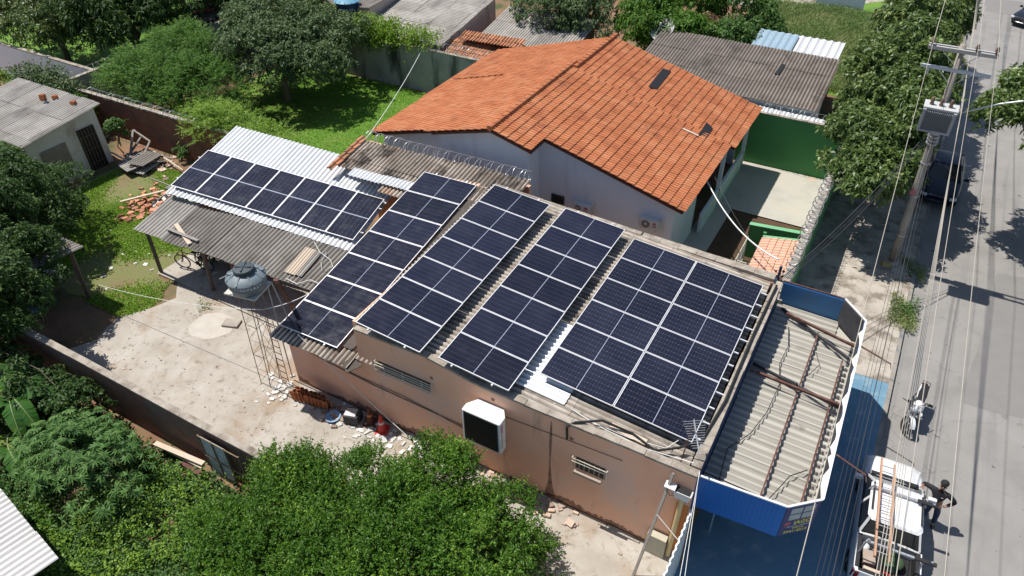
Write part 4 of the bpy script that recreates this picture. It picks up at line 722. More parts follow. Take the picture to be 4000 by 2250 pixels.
brick('hollow_brick', 'red hollow brick on the left yard roof, the one on top of the stacked pair', on_h1(318, 722, .32), .4, 'bricks holding down the roof'); brick('hollow_brick', 'red hollow brick on the left yard roof, the lower of the stacked pair', on_h1(322, 738), .3, 'bricks holding down the roof')
brick('hollow_brick', 'red hollow brick on the left yard roof, the middle one along the ridge', on_h1(412, 730), .8, 'bricks holding down the roof'); brick('hollow_brick', 'red hollow brick on the left yard roof, nearest the corner over the door', on_h1(550, 772), .2, 'bricks holding down the roof')
block('grey_roof_house', 'house with a broad grey corrugated roof and pale pink side wall beyond the lawn', -30.6, -24.6, 34.5, 41.5, 2.55, MT['pink_render'], MT['fibro_pale'], (0.0, 1.1), 'x', .2)
block('ridge_house', 'grey corrugated roof joined to the left of the broad roofed house, by the blue tank', -35.5, -30.7, 35.8, 43.0, 2.9, MT['pink_render'], MT['fibro_grey'], (.6, .5), 'y', .2)
block('low_outbuilding', 'low building with a long pale corrugated roof behind the orange tiled roof', -23.8, -17.5, 35.8, 41.5, 2.0, MT['brick'], MT['fibro_pale'], (0, 1.1), 'y', .2)
t = thing('tiled_leanto', 'small old red tile roof between the grey wall and the tiled house', 'shed', (-22.5, 35, 0)); mb = MB(); tiles(mb, (-24.6, 36.2, 2.55), (1, 0, 0), (0, -1, -.22), 24, 5, .21, .4); tiles(mb, (-24.0, 36.4, 3.0), (1, 0, .03), (0, -1, -.3), 20, 2, .21, .4, hump=.06); mb.build('roof', MT['old_tile'], t); mb = MB(); mb.box(-24.5, -19.6, 34.4, 36.1, -.05, 2.0); mb.box(-23.9, -19.8, 36.2, 36.3, 2.0, 2.85); mb.build('wall', MT['brick'], t)
block('dark_roof_house', 'long house with a dark brown corrugated roof behind the green wall', -13.2, -3.3, 35.4, 40.9, 2.75, mat('pale_blue_wall', [(.5, .56, .58), (.56, .62, .64)], 1, .8), MT['fibro_dark'], (-.1, .75), 'y', .35)
mb = MB(); o = block('metal_roof_shed', 'shed with shiny white and blue metal sheets behind the dark brown roof', -8.0, -3.6, 40.9, 44.2, 2.7, MT['brick'], MT['zinc'], (0, .5), 'y', .2, trap=True, pitch=.4)
mb = MB(); corr(mb, (-8.3, 44.0, 3.32), (1, 0, -.02), (0, -1, -.15), 2.2, 2.6, pitch=.4, trap=True, amp=.02, sw=2.3, sl=3); mb.build('blue_sheet', plain('blue_zinc', (.35, .47, .55), .4, .2), o)
q = [PLN(*r(3, *p), (-13.2, 35.4, 2.8), -.01, .75 / 5.5) for p in ((700, 555), (735, 562), (790, 490), (757, 478))]; o = bpy.data.objects['dark_roof_house']; mb = MB(); mb.prism(q, (0, 0, .015)); mb.build('roof_gap', MT['dark'], o)
mb = MB(); mb.beam((-9.2, 35.62, 2.55), (-3.5, 35.62, 2.5), .12, .3); mb.build('fascia', plain('pale_fascia', (.55, .58, .58), .6), o)
t = thing('canvas_leanto', 'low white sheet roof between the green wall and the dark roofed house', 'shed', (-5.5, 34.9, 0)); mb = MB(); corr(mb, (-6.8, 35.35, 2.5), (1, 0, -.02), (0, -1, -.2), 4.2, .95, pitch=.2, amp=.02, sw=1.4); mb.build('roof', MT['zinc'], t); mb = MB(); mb.box(-6.8, -2.7, 34.4, 34.5, 0, 2.2); mb.build('wall', MT['pale_blue_wall'], t)
block('far_left_house', 'grey corrugated roof at the top left beyond the dark wall', -44.5, -40.9, 31, 39, 2.3, MT['brick'], MT['fibro_grey'], (0, .6), 'x', .2)
slab('banner', 'small red and white banner lying on the grey roof at the top left', 'banner', Z(*r(1, 1515, 80), 2.6), (1.5, .45, .03), (0, 0, .9), mat('red_banner', [(.6, .02, .05), (.75, .1, .12)], 2, .6))
block('blue_side_house', 'small house with a cream roof and pale blue side beside the round blue tank', -43.5, -38.0, 40.5, 46, 2.8, MT['pale_blue_wall'], MT['fibro_pale'], (0, .4), 'x', .2)
mb = MB(); corr(mb, (-37.5, 38.0, 2.9), (1, 0, 0), (0, 1, .1), 5, 3.2, pitch=.18); tag(mb.build('roof_sheet', MT['fibro_pale']), 'pale roof sheets under the round blue water tank', 'roof')
t = thing('blue_water_tank', 'round dark blue water tank with a ribbed light blue lid and white lettering', 'water tank', tuple(Z(1362, 50, 2.95))); x0, y0, z0 = t.location
mb = MB(); mb.lathe([(.62, 0), (.74, .7), (.78, .75)], 28, t.location); smooth_by_angle(mb.build('drum', plain('tank_blue', (.012, .05, .13), .45), t))
mb = MB(); mb.lathe([(.8, .73), (.82, .78), (.5, .93), (.1, .98), (0, .98)], 28, t.location)
for k in range(12): a = k * math.pi / 6; mb.beam((x0 + .15 * math.cos(a), y0 + .15 * math.sin(a), z0 + .97), (x0 + .78 * math.cos(a), y0 + .78 * math.sin(a), z0 + .82), .04, .04)
smooth_by_angle(mb.build('lid', plain('tank_lid', (.12, .3, .42), .5), t))
def wraptext(body, c, rad, z, ang, size, m, parent, step):
    for i, ch in enumerate(body):
        a = ang + (i - (len(body) - 1) / 2) * step; n = Vector((math.cos(a), math.sin(a), 0)); dn = Vector((-math.sin(a), math.cos(a), 0))
        Tm = Matrix.Translation(Vector(c) + n * rad + Vector((0, 0, z))) @ Matrix((dn, Vector((0, 0, 1)), n)).transposed().to_4x4(); text(ch, 'lettering', m, size, Tm, parent, .004)
wraptext('FORTLEV', t.location, .705, .36, R(-62), .2, MT['sign_white'], t, .2)
t = thing('satellite_dish', 'grey satellite dish aimed upwards beside the dark brown roof', 'satellite dish', tuple(Z(*r(3, -140, 330), 2.6))); p = Vector(t.location)
Tq = Matrix.Rotation(R(38), 4, 'X') @ Matrix.Rotation(R(-15), 4, 'Y'); hub = p + Vector((0, 0, .75)); mb = MB(); mb.lathe([(0, 0), (.25, .02), (.5, .09), (.72, .2), (.73, .205), (.5, .105), (.25, .035), (0, .015)], 24, hub, Tq); smooth_by_angle(mb.build('dish', plain('dish_grey', (.42, .42, .41), .6), t), 60)
mb = MB(); mb.tube([p, p + Vector((0, 0, .4)), hub], .04, 6); mb.build('mast', MT['galv'], t); mb = MB(); f_ = hub + (Tq @ Vector((0, 0, .55)))
for k in range(3): mb.tube([hub + (Tq @ Vector((.7 * math.cos(k * 2.1), .7 * math.sin(k * 2.1), .2))), f_], .012, 4)
mb.lathe([(.06, 0), (.06, .14)], 10, f_); mb.build('receiver', MT['ac_white'], t)
# corner roof and garden floor at the bottom left
t = thing('corner_shed', 'pale corrugated shed roof cut off by the bottom left corner', 'shed', (-17.5, 1.5, 0)); mb = MB(); e0, e1 = Z(*r(7, 0, 775), 2.7), Z(*r(7, 440, 1310), 2.7); dv = Vector((e0.y - e1.y, -(e0.x - e1.x), 0)).normalized(); dv = -dv if dv.y > 0 else dv
e0 = e0 + (e0 - e1).normalized() * 2.2
corr(mb, e1, (e0 - e1), dv + Vector((0, 0, .03)), (e0 - e1).length, 4.5, pitch=.177, amp=.03, sw=1.1, sl=2.2); mb.build('roof', MT['zinc'] if False else mat('zinc_worn', [(.55, .53, .5), (.66, .64, .61)], 1, .6, island=.07, stain=((.42, .4, .37), 1, .55, .75, (1, 1, 1))), t)
mb = MB(); mb.box(-22, -14.6, -3, 1.6, 0, 2.5); mb.build('wall', MT['brick'], t)
wall('lot_wall', 'low white wall in the weedy lot beyond the metal roofs', -7.8, -4.4, 60.5, 60.7, 1.1, MT['white_wall'])
flat('vacant_lot', [(-12, 44.5), (-1.55, 44.5), (-1.55, 66), (-12, 66)], MT['lawn'], .002)
flat('side_lane', [(-40, 62), (-9.5, 58), (-1.56, 66.5), (-1.56, 75), (-40, 75)], MT['sidewalk'], .006)
# ---------------------------------------------------------------- water tank on its lattice tower, ladder
TX, TY, TZ = -15.7, 11.0, 4.22
t = thing('tank_tower', 'rusty lattice tower standing in the yard under the grey water tank', 'tower', (-16.05, 10.98, 0))
mb = MB(); b0 = [(-16.28, 10.75), (-15.82, 10.75), (-15.82, 11.2), (-16.28, 11.2)]; b1 = [(-15.98, 10.72), (-15.46, 10.72), (-15.46, 11.24), (-15.98, 11.24)]; HT = TZ - .05
def tp(i, z): a = z / HT; return Vector((b0[i % 4][0] + (b1[i % 4][0] - b0[i % 4][0]) * a, b0[i % 4][1] + (b1[i % 4][1] - b0[i % 4][1]) * a, z))
for i in range(4):
    mb.tube([tp(i, 0), tp(i, HT)], .013, 5)
    for k in range(6):
        z0, z1 = HT * k / 6, HT * (k + 1) / 6; mb.tube([tp(i, z0 + .03), tp(i + 1, z1)], .007, 4)
        if k % 2 == 1: mb.tube([tp(i, z1), tp(i + 1, z1)], .008, 4)
mb.build('lattice', MT['lattice_steel'], t)
mb = MB(); mb.cbox((TX - .05, TY, TZ - .03), (1.1, .95, .05), Matrix.Rotation(.2, 3, 'Z')); mb.build('platform', plain('platform_board', (.55, .52, .47), .8), t)
for q, rr in (([(-15.35, 11.4, 4.2), (-15.38, 11.38, .1)], .022), ([(-15.25, 11.5, 4.25), (-15.15, 11.7, 2.6), (-14.95, 11.9, 2.75)], .022)): mb = MB(); mb.tube(q, rr, 6); mb.build('pipe', plain('pipe_grey', (.4, .38, .35), .6), t)
t = thing('water_tank', 'round dark grey water tank with a domed lid and white lettering on the lattice tower', 'water tank', (TX, TY, TZ)); c = t.location
mb = MB(); mb.lathe([(.48, 0), (.51, .03), (.555, .2), (.575, .22), (.575, .25), (.56, .27), (.59, .42), (.61, .46), (.585, .49), (.52, .55), (.32, .64), (.3, .64)], 40, c); smooth_by_angle(mb.build('drum', mat('tank_grey', [(.14, .175, .195), (.17, .21, .23)], 2, .5, stain=((.2, .22, .22), 2, .55, .8, (1, 1, 1))), t), 50)
mb = MB(); mb.lathe([(.3, .62), (.32, .66), (.32, .76), (.3, .79), (.05, .81), (0, .81)], 32, c)
for a in (.5, .5 + math.pi / 2): mb.beam(c + Vector((.25 * math.cos(a), .25 * math.sin(a), .82)), c - Vector((.25 * math.cos(a), .25 * math.sin(a), -.82)), .04, .03)
smooth_by_angle(mb.build('lid', plain('tank_dark', (.045, .062, .072), .5), t), 50)
for k in range(8): mb = MB(); a = k * math.pi / 4 + .3; d = Vector((math.cos(a), math.sin(a), 0)); mb.beam(c + d * .32 + Vector((0, 0, .65)), c + d * .6 + Vector((0, 0, .49)), .06, .04); mb.build('rib', MT['tank_grey'], t)
mb = MB(); mb.tube([c + Vector((-.38, -.34, .58)), c + Vector((-.54, -.52, .5))], .016, 5); mb.build('strap', MT['galv'], t)
for q in ((-.34, -.3, .6), (.34, .36, .6)): mb = MB(); mb.cbox(c + Vector(q), (.14, .08, .05)); mb.build('lug', MT['tank_grey'], t)
wraptext('VINAPLAST', c, .592, .345, R(-40), .12, MT['sign_white'], t, .165)
t = thing('ladder', 'rusty steel ladder upright at the left end of the pink shop', 'ladder', (-15.3, 11.3, 0)); mb = MB()
for x in (-15.62, -15.3): mb = MB(); mb.beam((x, 11.12, 0), (x + .03, 11.16, 2.9), .032, .022); mb.build('rail', MT['lattice_steel'], t)
for k in range(9): mb = MB(); mb.tube([(-15.6, 11.13, .25 + k * .3), (-15.29, 11.13, .25 + k * .3)], .014, 5); mb.build('rung', MT['lattice_steel'], t)
strip('steel_lintel', 'rusty channel leaning upright behind the grey water tank', 'beam', (-15.35, 11.75, 4.15), (-15.6, 12.7, 1.1), .16, .07, MT['rust_steel'])
# ---------------------------------------------------------------- wall mounted evaporative cooler
t = thing('evaporative_cooler', 'big white evaporative cooler box with black intake hung on the pink wall', 'air cooler', (-7.5, WY, 2.4)); tl, tr, bl, br = [YB(*r(8, *p), 10.85) for p in ((915, 190), (1198, 312), (918, 408), (1200, 535))]
x0, x1 = (tl.x + bl.x) / 2, (tr.x + br.x) / 2; z1, z0 = (tl.z + tr.z) / 2, (bl.z + br.z) / 2
mb = MB(); ch = .18; pts = [(x0, 10.85), (x1, 10.85), (x1, 11.15), (x1 - ch, WY - .01), (x0 + ch + .05, WY - .01), (x0, 11.1)]; mb.prism([(x, y, z0) for x, y in pts], (0, 0, z1 - z0)); bevel(mb.build('casing', MT['white_paint'], t), .03, 2)
mb = MB(); mb.box(x0 + .07, x1 - .07, 10.835, 10.849, z0 + .1, z1 - .04); k = mb.build('intake', MT['dark'], t); mb = MB()
for i in range(22): x = x0 + .09 + (x1 - x0 - .18) * i / 21; mb.box(x - .006, x + .006, 10.825, 10.834, z0 + .1, z1 - .05)
mb.build('fin', MT['black_rubber'], k); mb = MB(); mb.box(x0 + .3, x1 - .15, 11.0, WY - .01, z0 - .12, z0 - .02); mb.build('bracket', MT['rust_steel'], t)
Tm = Matrix.Translation((x1 + .004, 11.0, z1 - .3)) @ Matrix(((0, -1, 0), (0, 0, 1) if False else (1, 0, 0), (0, 0, 1))).to_4x4()
Tm = Matrix.Translation((x1 + .004, 10.95, z1 - .28)) @ Matrix((Vector((0, 0, -1)), Vector((0, 1, 0)), Vector((1, 0, 0)))).transposed().to_4x4()
mb = MB(); mb.box(x1 + .001, x1 + .004, 10.89, 11.0, z1 - .44, z1 - .12); mb.build('badge', MT['sign_red'], t)
mb = MB()
for k in range(4): mb.box(x1 + .005, x1 + .006, 10.92, 10.97, z1 - .42 + k * .07, z1 - .38 + k * .07)
mb.build('badge_mark', MT['sign_white'], t); mb = MB()
for k in range(7): mb.box(x1 + .001, x1 + .003, 10.92 + .01 * (k % 2), 10.97, z0 + .22 + k * .08, z0 + .26 + k * .08)
mb.build('dark_mark', MT['dark_back'], t)
# ---------------------------------------------------------------- cones, tiles, rubbish along the wall
def cone(label, c, m, tilt=0):
    t = thing('traffic_cone', label, 'traffic cone', (0, 0, 0), 'traffic cones by the pink wall'); mb = MB(); mb.lathe([(.16, .03), (.155, .05), (.035, .68), (.03, .7)], 20); smooth_by_angle(mb.build('body', m, t)); mb = MB(); mb.box(-.21, .21, -.21, .21, 0, .03); bevel(mb.build('base', m, t), .01)
    mb = MB(); mb.lathe([(.103, .32), (.086, .42)], 20); mb.build('band', MT['sign_white'] if tilt == 0 else MT['orange_wall'], t); t.location = c; t.rotation_euler = (0, tilt, .4)
cone('bright red traffic cone against the pink wall', (-11.28, 11.08, 0), plain('cone_red', (.55, .03, .02), .5)); cone('dirty brown traffic cone to the left of the bright red one', (-11.82, 11.16, 0), plain('cone_dirty', (.13, .045, .025), .8), .03)
base = Vector((-14.42, 10.85, .06)); bt = MB(); bt.box(-.03, .03, -.2, .2, 0, .4)
k = 0
for i in range(9):
    for j in range(3):
        if i > 6 and j == 2: continue
        mb = MB(); prof = [(-.1, 0), (-.06, .05), (.0, .068), (.06, .05), (.1, 0), (.088, 0), (.05, .038), (0, .055), (-.05, .038), (-.088, 0)]
        mb.prism([(p, q, 0) for p, q in prof], (0, 0, .4)); o = mb.build('roof_tile', MT['roof_tile']); o.rotation_euler = (random.uniform(-.04, .04), random.uniform(-.06, .06) + (-.16 if i < 3 else .05), random.uniform(-.1, .1) + .1); o.location = (-14.6 + i * .15 + .02 * j, 10.66 + j * .13 - i * -.018, .03 + .004 * j)
        tag(o, 'red clay roof tile standing upright in the stack by the pink wall', 'roof tile', 'clay tiles stacked by the pink wall')
t = thing('old_television', 'broken grey and black box dumped among the rubbish left of the cones', 'box', (-12.35, 10.95, 0)); mb = MB(); mb.cbox((-12.35, 10.95, .2), (.5, .45, .4), Matrix.Rotation(.3, 3, 'Z')); bevel(mb.build('case', MT['dark_back'], t), .03); mb = MB(); mb.cbox((-12.37, 10.93, .41), (.38, .33, .02), Matrix.Rotation(.3, 3, 'Z')); mb.build('screen', MT['galv'], t)
def rubble(name, label, cx, cy, n, sx, sy, m, smin, smax, flat_=.25, z=0., cat=None, h=0.):
    mb = MB()
    for i in range(n):
        s = random.uniform(smin, smax); x, y = random.gauss(cx, sx), random.gauss(cy, sy); zz = z + s * flat_ * .5 + h * random.random() * math.exp(-((x - cx) / sx) ** 2 - ((y - cy) / sy) ** 2)
        rot = (Matrix.Rotation(random.uniform(0, 6.3), 3, 'Z') @ Matrix.Rotation(random.gauss(0, .3 if h else .12), 3, 'X')); mb.cbox((x, y, zz), (s, s * random.uniform(.4, .9), s * flat_ * random.uniform(.5, 1.2)), rot)
    o = mb.build(name, m); tag(o, label, cat or 'rubble', kind='stuff'); return o
mat('scrap_white', [(.5, .49, .46), (.62, .61, .58)], 4, .8, island=.25); mat('scrap_mix', [(.3, .2, .14), (.45, .36, .3)], 4, .9, island=.5); mat('tile_bits', [(.42, .16, .08), (.5, .27, .18)], 3, .9, island=.35)
rubble('rubbish', 'scattered pale offcuts and paper along the foot of the pink wall', -11.6, 10.75, 46, .9, .22, MT['scrap_white'], .06, .2, .2)
rubble('rubbish', 'pale scraps and rubble on the yard below the cooler', -9.6, 11.05, 55, .8, .17, MT['scrap_white'], .04, .18, .25)
rubble('rubbish', 'brown rubble along the wall behind the big bush', -6.2, 11.1, 60, 1.1, .18, MT['scrap_mix'], .05, .25, .4)
rubble('rubbish', 'pale tile scraps round the foot of the lattice tower', -15.3, 10.8, 40, .45, .3, MT['scrap_white'], .06, .2, .25)
rubble('rubbish', 'grey debris between the stacked tiles and the cones', -13.0, 10.95, 45, .5, .2, MT['scrap_mix'], .05, .25, .35)
rubble('leaf_litter', 'small stones and litter strewn over the concrete yard', -17.5, 9.4, 90, 3, .9, MT['scrap_mix'], .02, .07, .4)
t = thing('basin', 'pale blue plastic basin lying in the shade by the rubbish', 'basin', (-13.0, 10.7, 0)); mb = MB(); mb.lathe([(.14, .02), (.24, .1), (.26, .1), (.15, .0)], 20, (-13.0, 10.7, 0)); mb.build('bowl', plain('basin_blue', (.25, .38, .55), .5), t)
slab('manhole_cover', 'grey concrete slab lying on the pale mortar patch in the yard', 'slab', Z(905, 1262, .05), (.62, .42, .07), (0, 0, .35), MT['yard_concrete'])
# ---------------------------------------------------------------- lower right of the yard: pole, gate, pipe, box, lamp, antenna
strip('wooden_pole', 'weathered wooden pole leaning against the pink wall near the canopy', 'pole', (-2.36, 10.3, 0), (-2.07, 11.36, 3.4), .065, .065, MT['grey_wood'])
mb = MB(); mb.tube([(-2.18, 10.9, 2.2), (-1.48, 10.75, 1.75)], .01, 5); tag(mb.build('brace_rod', MT['pvc']), 'thin pale rod between the leaning pole and the white gate', 'rod')
t = thing('white_gate', 'white ribbed side gate running from the shop corner towards the viewer', 'gate', (-1.42, 9, 0)); mb = MB()
y = 11.3
while y > 6: mb.box(-1.45 - .02 * (int(y * 10) % 2), -1.41 - .02 * (int(y * 10) % 2), y - .1, y, .05, 2.2 + (y - 9.4) * .12); y -= .1
mb.build('ribbed_panel', MT['white_paint'], t); 
for y in (11.25, 9.3, 7.3): mb = MB(); mb.beam((-1.38, y, 0), (-1.38, y, 2.2 + (y - 9.4) * .12), .05, .05); mb.build('post', MT['lattice_steel'], t)
t = thing('drain_pipe', 'cream downpipe with a box hopper on the pink wall by the canopy', 'pipe', (-1.75, 11.3, 0)); mb = MB(); mb.tube([(-1.78, WY - .1, 0.05), (-1.72, WY - .1, 2.75)], .07, 10); mb.build('pipe', plain('cream_pipe', (.55, .45, .24), .6), t); mb = MB(); mb.prism([(-1.9, WY - .24, 2.75), (-1.56, WY - .24, 2.75), (-1.5, WY - .24, 2.98), (-1.96, WY - .24, 2.98)], (0, .22, 0)); h_ = mb.build('hopper', MT['ac_white'], t); mb = MB(); mb.box(-1.92, -1.54, WY - .22, WY - .04, 2.981, 2.99); mb.build('opening', MT['dark'], h_)
t = thing('floodlight', 'small white floodlight with dangling cable on the pink wall corner', 'light', (-2.0, 11.3, 2.9)); mb = MB(); mb.cbox((-2.05, WY - .18, 3.05), (.28, .2, .05), Matrix.Rotation(.15, 3, 'X')); bevel(mb.build('housing', MT['white_paint'], t), .01); mb = MB(); mb.beam((-1.9, WY, 2.98), (-1.9, WY - .12, 3.0), .04, .04); mb.tube([(-2.05, WY - .05, 3.0), (-2.15, WY - .06, 2.7), (-2.05, WY - .06, 2.5), (-1.9, WY - .06, 2.6), (-1.95, WY - .06, 2.75), (-2.0, WY - .06, 2.6)], .009, 4); mb.build('cable', MT['dark_back'], t)
slab('meter_box', 'square beige box against the foot of the pink wall beside the downpipe', 'box', (-2.12, WY - .16, .4), (.52, .2, .8), (0, 0, 0), plain('beige_box', (.45, .42, .33), .7))
t = thing('antenna', 'thin TV antenna on a rusty mast above the shop corner', 'antenna', (-1.95, 11.9, 3.3)); mb = MB(); mb.tube([(-2.05, 11.75, 3.0), (-1.95, 11.9, 4.7)], .018, 5); mb.build('mast', MT['rust_steel'], t); mb = MB(); pa, pb = Vector((-2.0, 12.15, 4.62)), Vector((-1.6, 11.55, 4.2)); mb.beam(pa, pb, .03, .03)
dd = (pb - pa).normalized(); sd = dd.cross(Vector((0, 0, 1))).normalized()
for k in range(12): mb.tube([pa.lerp(pb, .04 + k * .07) - sd * (.28 - .012 * k), pa.lerp(pb, .04 + k * .07) + sd * (.28 - .012 * k)], .006, 4)
mb.build('elements', MT['galv'], t)
mb = MB(); mb.tube([(-4.95, WY - .06, 3.0), (-4.98, WY - .05, 3.45), (-4.8, WY + .05, 3.62), (-4.2, 11.85, 3.66), (-3.4, 12.0, 3.45), (-2.7, 11.8, 3.4), (-2.2, 12.1, 3.5), (-1.75, 12.4, 3.68), (-1.62, 14, 3.7), (-1.66, 17, 3.7), (-1.62, 19.6, 3.7)], .035, 8); tag(mb.build('black_conduit', MT['black_rubber']), 'thick black cable from the pink wall over the roof edge and along the canopy parapet', 'cable')
mb = MB(); mb.tube([(-6.2, 12.2, 3.5), (-5.3, 12.0, 3.48), (-4.2, 11.75, 3.5), (-3, 11.65, 3.5), (-2.2, 11.75, 3.5), (-1.7, 11.7, 3.65)], .012, 4); mb.tube([(-6.6, 12.5, 3.55), (-6.4, 11.9, 3.5), (-5.7, 11.8, 3.48), (-5.4, 12.2, 3.48)], .012, 4); mb.tube([(-4.6, 11.8, 3.5), (-3.4, 11.85, 3.42), (-2.5, 12.0, 3.4), (-2.2, 12.5, 3.5)], .01, 4); tag(mb.build('loose_cable', MT['pvc']), 'loose white cables over the front edge of the shop roof', 'cable')
strip('plank', 'bare plank lying on the shop roof beside the double panel array', 'plank', Vector((-4.0, 11.98, roof_z(-4, 12) - .28)), Vector((-3.0, 11.95, roof_z(-3, 12) - .28)), .2, .03, MT['light_wood'])
# ---------------------------------------------------------------- bicycle under the porch roof
t = thing('bicycle', 'dark bicycle with knobbly tyres standing under the grey porch roof', 'bicycle', (0, 0, 0)); RW = .34
for x, nm in ((0, 'wheel'), (1.08, 'wheel')):
    mb = MB(); mb.tube([(x + RW * math.cos(a), 0, RW + RW * math.sin(a)) for a in np.linspace(0, 2 * math.pi, 29)], .026, 6, False); w_o = mb.build(nm, MT['black_rubber'], t); mb = MB()
    for k in range(12): a = k * math.pi / 6; mb.tube([(x, .015 * (-1) ** k, RW), (x + RW * .95 * math.cos(a), 0, RW + RW * .95 * math.sin(a))], .003, 3)
    mb.tube([(x, -.05, RW), (x, .05, RW)], .025, 6); mb.build('spokes', MT['galv'], w_o)
mb = MB()
for a, b in (((.0, 0, RW), (.42, 0, .3)), ((0, 0, RW), (.38, 0, .8)), ((.42, 0, .3), (.34, 0, .92)), ((.38, 0, .8), (.9, 0, .84)), ((.42, 0, .3), (.92, 0, .76)), ((.88, 0, .96), (.93, 0, .74)), ((.93, 0, .74), (1.08, .05, RW)), ((.93, 0, .74), (1.08, -.05, RW))): mb.tube([a, b], .02, 6)
mb.build('frame', plain('bike_red', (.11, .015, .02), .35), t); mb = MB(); mb.tube([(.9, -.32, 1.02), (.9, -.1, .99), (.88, 0, .97), (.9, .1, .99), (.9, .32, 1.02)], .015, 6); mb.build('handlebar', MT['dark'], t)
mb = MB(); mb.cbox((.32, 0, .94), (.26, .13, .05)); bevel(mb.build('saddle', MT['black_rubber'], t), .02); mb = MB(); mb.lathe([(.1, -.006), (.1, .006)], 18, (.42, -.05, .3), Matrix.Rotation(R(90), 4, 'X')); mb.tube([(.42, -.06, .3), (.42, -.08, .13)], .01, 5); mb.cbox((.42, -.12, .12), (.09, .09, .02)); mb.build('crank', MT['dark_back'], t)
t.location = (-22.77, 14.33, .06); t.rotation_euler = (R(-5), 0, R(195.7))
# ---------------------------------------------------------------- left yard: wood piles, frame, pallet, sheets
t = thing('pallet', 'slatted wooden pallet leaning on the low white house', 'pallet', tuple(Z(*r(1, 500, 1330)))); p = Vector(t.location); Tq = Matrix.Rotation(R(38), 3, 'Y') @ Matrix.Rotation(.12, 3, 'X'); mb = MB()
for k in range(11): mb.cbox(p + Vector((-.1, 0, .55)) + Tq @ Vector((0, 0, -.6 + k * .12)), (.025, 1.35, .09), Tq)
mb.build('slat', MT['brown_wood'], t); mb = MB()
for y in (-.6, 0, .6): mb.cbox(p + Vector((-.1, 0, .55)) + Tq @ Vector((-.06, y, 0)), (.08, .07, 1.35), Tq)
mb.build('bearer', MT['brown_wood'], t)
t = thing('leaning_trestle', 'grey timber frame leaning against the brick wall over the wood pile', 'frame', tuple(Z(525, 620))); p = [(530, 625, 0), (520, 510, 1.35), (585, 553, 1.35), (520, 632, 0)]
A_, B_, C_, D_ = Z(505, 640), YB(520, 508, 20.4), YB(586, 553, 20.3), Z(545, 640); mb = MB()
for a, b in ((A_, B_), (B_, C_), (C_, D_), (Z(490, 625), YB(552, 535, 20.35))): mb.beam(a, b, .1, .07)
mb.build('beam', MT['grey_wood'], t)
P0 = Z(585, 645); mats_ = [MT['grey_wood'], MT['light_wood'], MT['brown_wood'], MT['fibro_pale']]; k = 0
lab = ['grey corrugated sheet piled', 'bent grey sheet piled', 'broken sheet piled', 'pale sheet on top of the pile', 'short sheet lying low']
for i in range(5):
    mb = MB(); a = random.uniform(-.35, .2) + .1; U = Vector((math.cos(a), math.sin(a), 0)); V = Vector((math.sin(a), -math.cos(a), random.uniform(-.03, .05))); p = P0 + Vector((random.uniform(-.9, .3) - .4, random.uniform(.1, .7), .12 + i * .09)); corr(mb, p, U, V, 1.0, 1.5, sw=1.1, sl=1.6); tag(mb.build('roofing_sheet', MT['fibro_pale' if i % 2 else 'fibro_grey']), f'{lab[i]} among the timber by the brick wall', 'roofing sheet', 'sheets piled by the brick wall')
lens = [((395, 575), (515, 640), 'long thin pole lying left of the sheets by the brick wall'), ((470, 640), (645, 630), 'pale pole lying across the piled sheets by the brick wall'), ((505, 655), (640, 622), 'second pale pole crossing the sheets at a slant'), ((600, 592), (715, 665), 'barked tree branch lying from the sheets towards the white roof'), ((540, 600), (680, 620), 'grey board at the back of the pile along the brick wall'), ((440, 610), (500, 655), 'short weathered board at the left end of the wood pile')]
for i, (a, b, l) in enumerate(lens): mb = MB(); pa, pb = Z(*a, .25 + .08 * (i % 3)), Z(*b, .3); mb.tube([pa, pa.lerp(pb, .5) + Vector((0, 0, .04)), pb], [.045, .05, .035], 6); tag(mb.build('timber', [MT['light_wood'], MT['grey_wood'], MT['brown_wood']][i % 3]), l, 'timber', 'timber by the brick wall')
rubble('rubble', 'broken sheet and brick pieces round the wood pile by the brick wall', P0.x, P0.y + .2, 90, .9, .4, MT['scrap_mix'], .06, .3, .3, h=.2)
Pd = Z(600, 800); rubble('rubble', 'heap of broken red roof tiles beside the white roofed shed', Pd.x, Pd.y, 150, .75, .8, MT['tile_bits'], .08, .32, .3, h=.3); rubble('rubble', 'white broken sheet pieces on the heap beside the shed', Pd.x + .4, Pd.y + .7, 60, .5, .5, MT['scrap_white'], .1, .35, .25, h=.35)
mb = MB(); mb.beam(Z(470, 788, .3), Z(640, 745, .45), .12, .05); tag(mb.build('timber', MT['light_wood']), 'pale board lying over the red tile heap beside the shed', 'timber'); mb = MB(); mb.beam(Z(585, 695, .3), Z(670, 728, .45), .05, .05); tag(mb.build('timber', MT['grey_wood']), 'thin grey stick above the tile heap by the white roof', 'timber')
mb = MB(); corr(mb, Z(640, 735, .5), (1, .2, 0), (.3, 1, .05), .9, 1.3, sw=1, sl=1.4); tag(mb.build('roofing_sheet', MT['fibro_pale']), 'loose ribbed sheet on the tile heap touching the white shed', 'roofing sheet')
rubble('litter', 'white paper and plastic litter scattered on the yard grass', -26, 13.5, 26, 2, 1.4, MT['scrap_white'], .06, .2, .15); rubble('litter', 'white and grey rubbish by the bicycle under the porch', -22.9, 14.4, 26, .5, .35, MT['scrap_white'], .06, .2, .3); rubble('litter', 'white and blue bags under the tree on the left', -28.6, 11.1, 20, .5, .3, MT['scrap_white'], .1, .3, .4, h=.2)
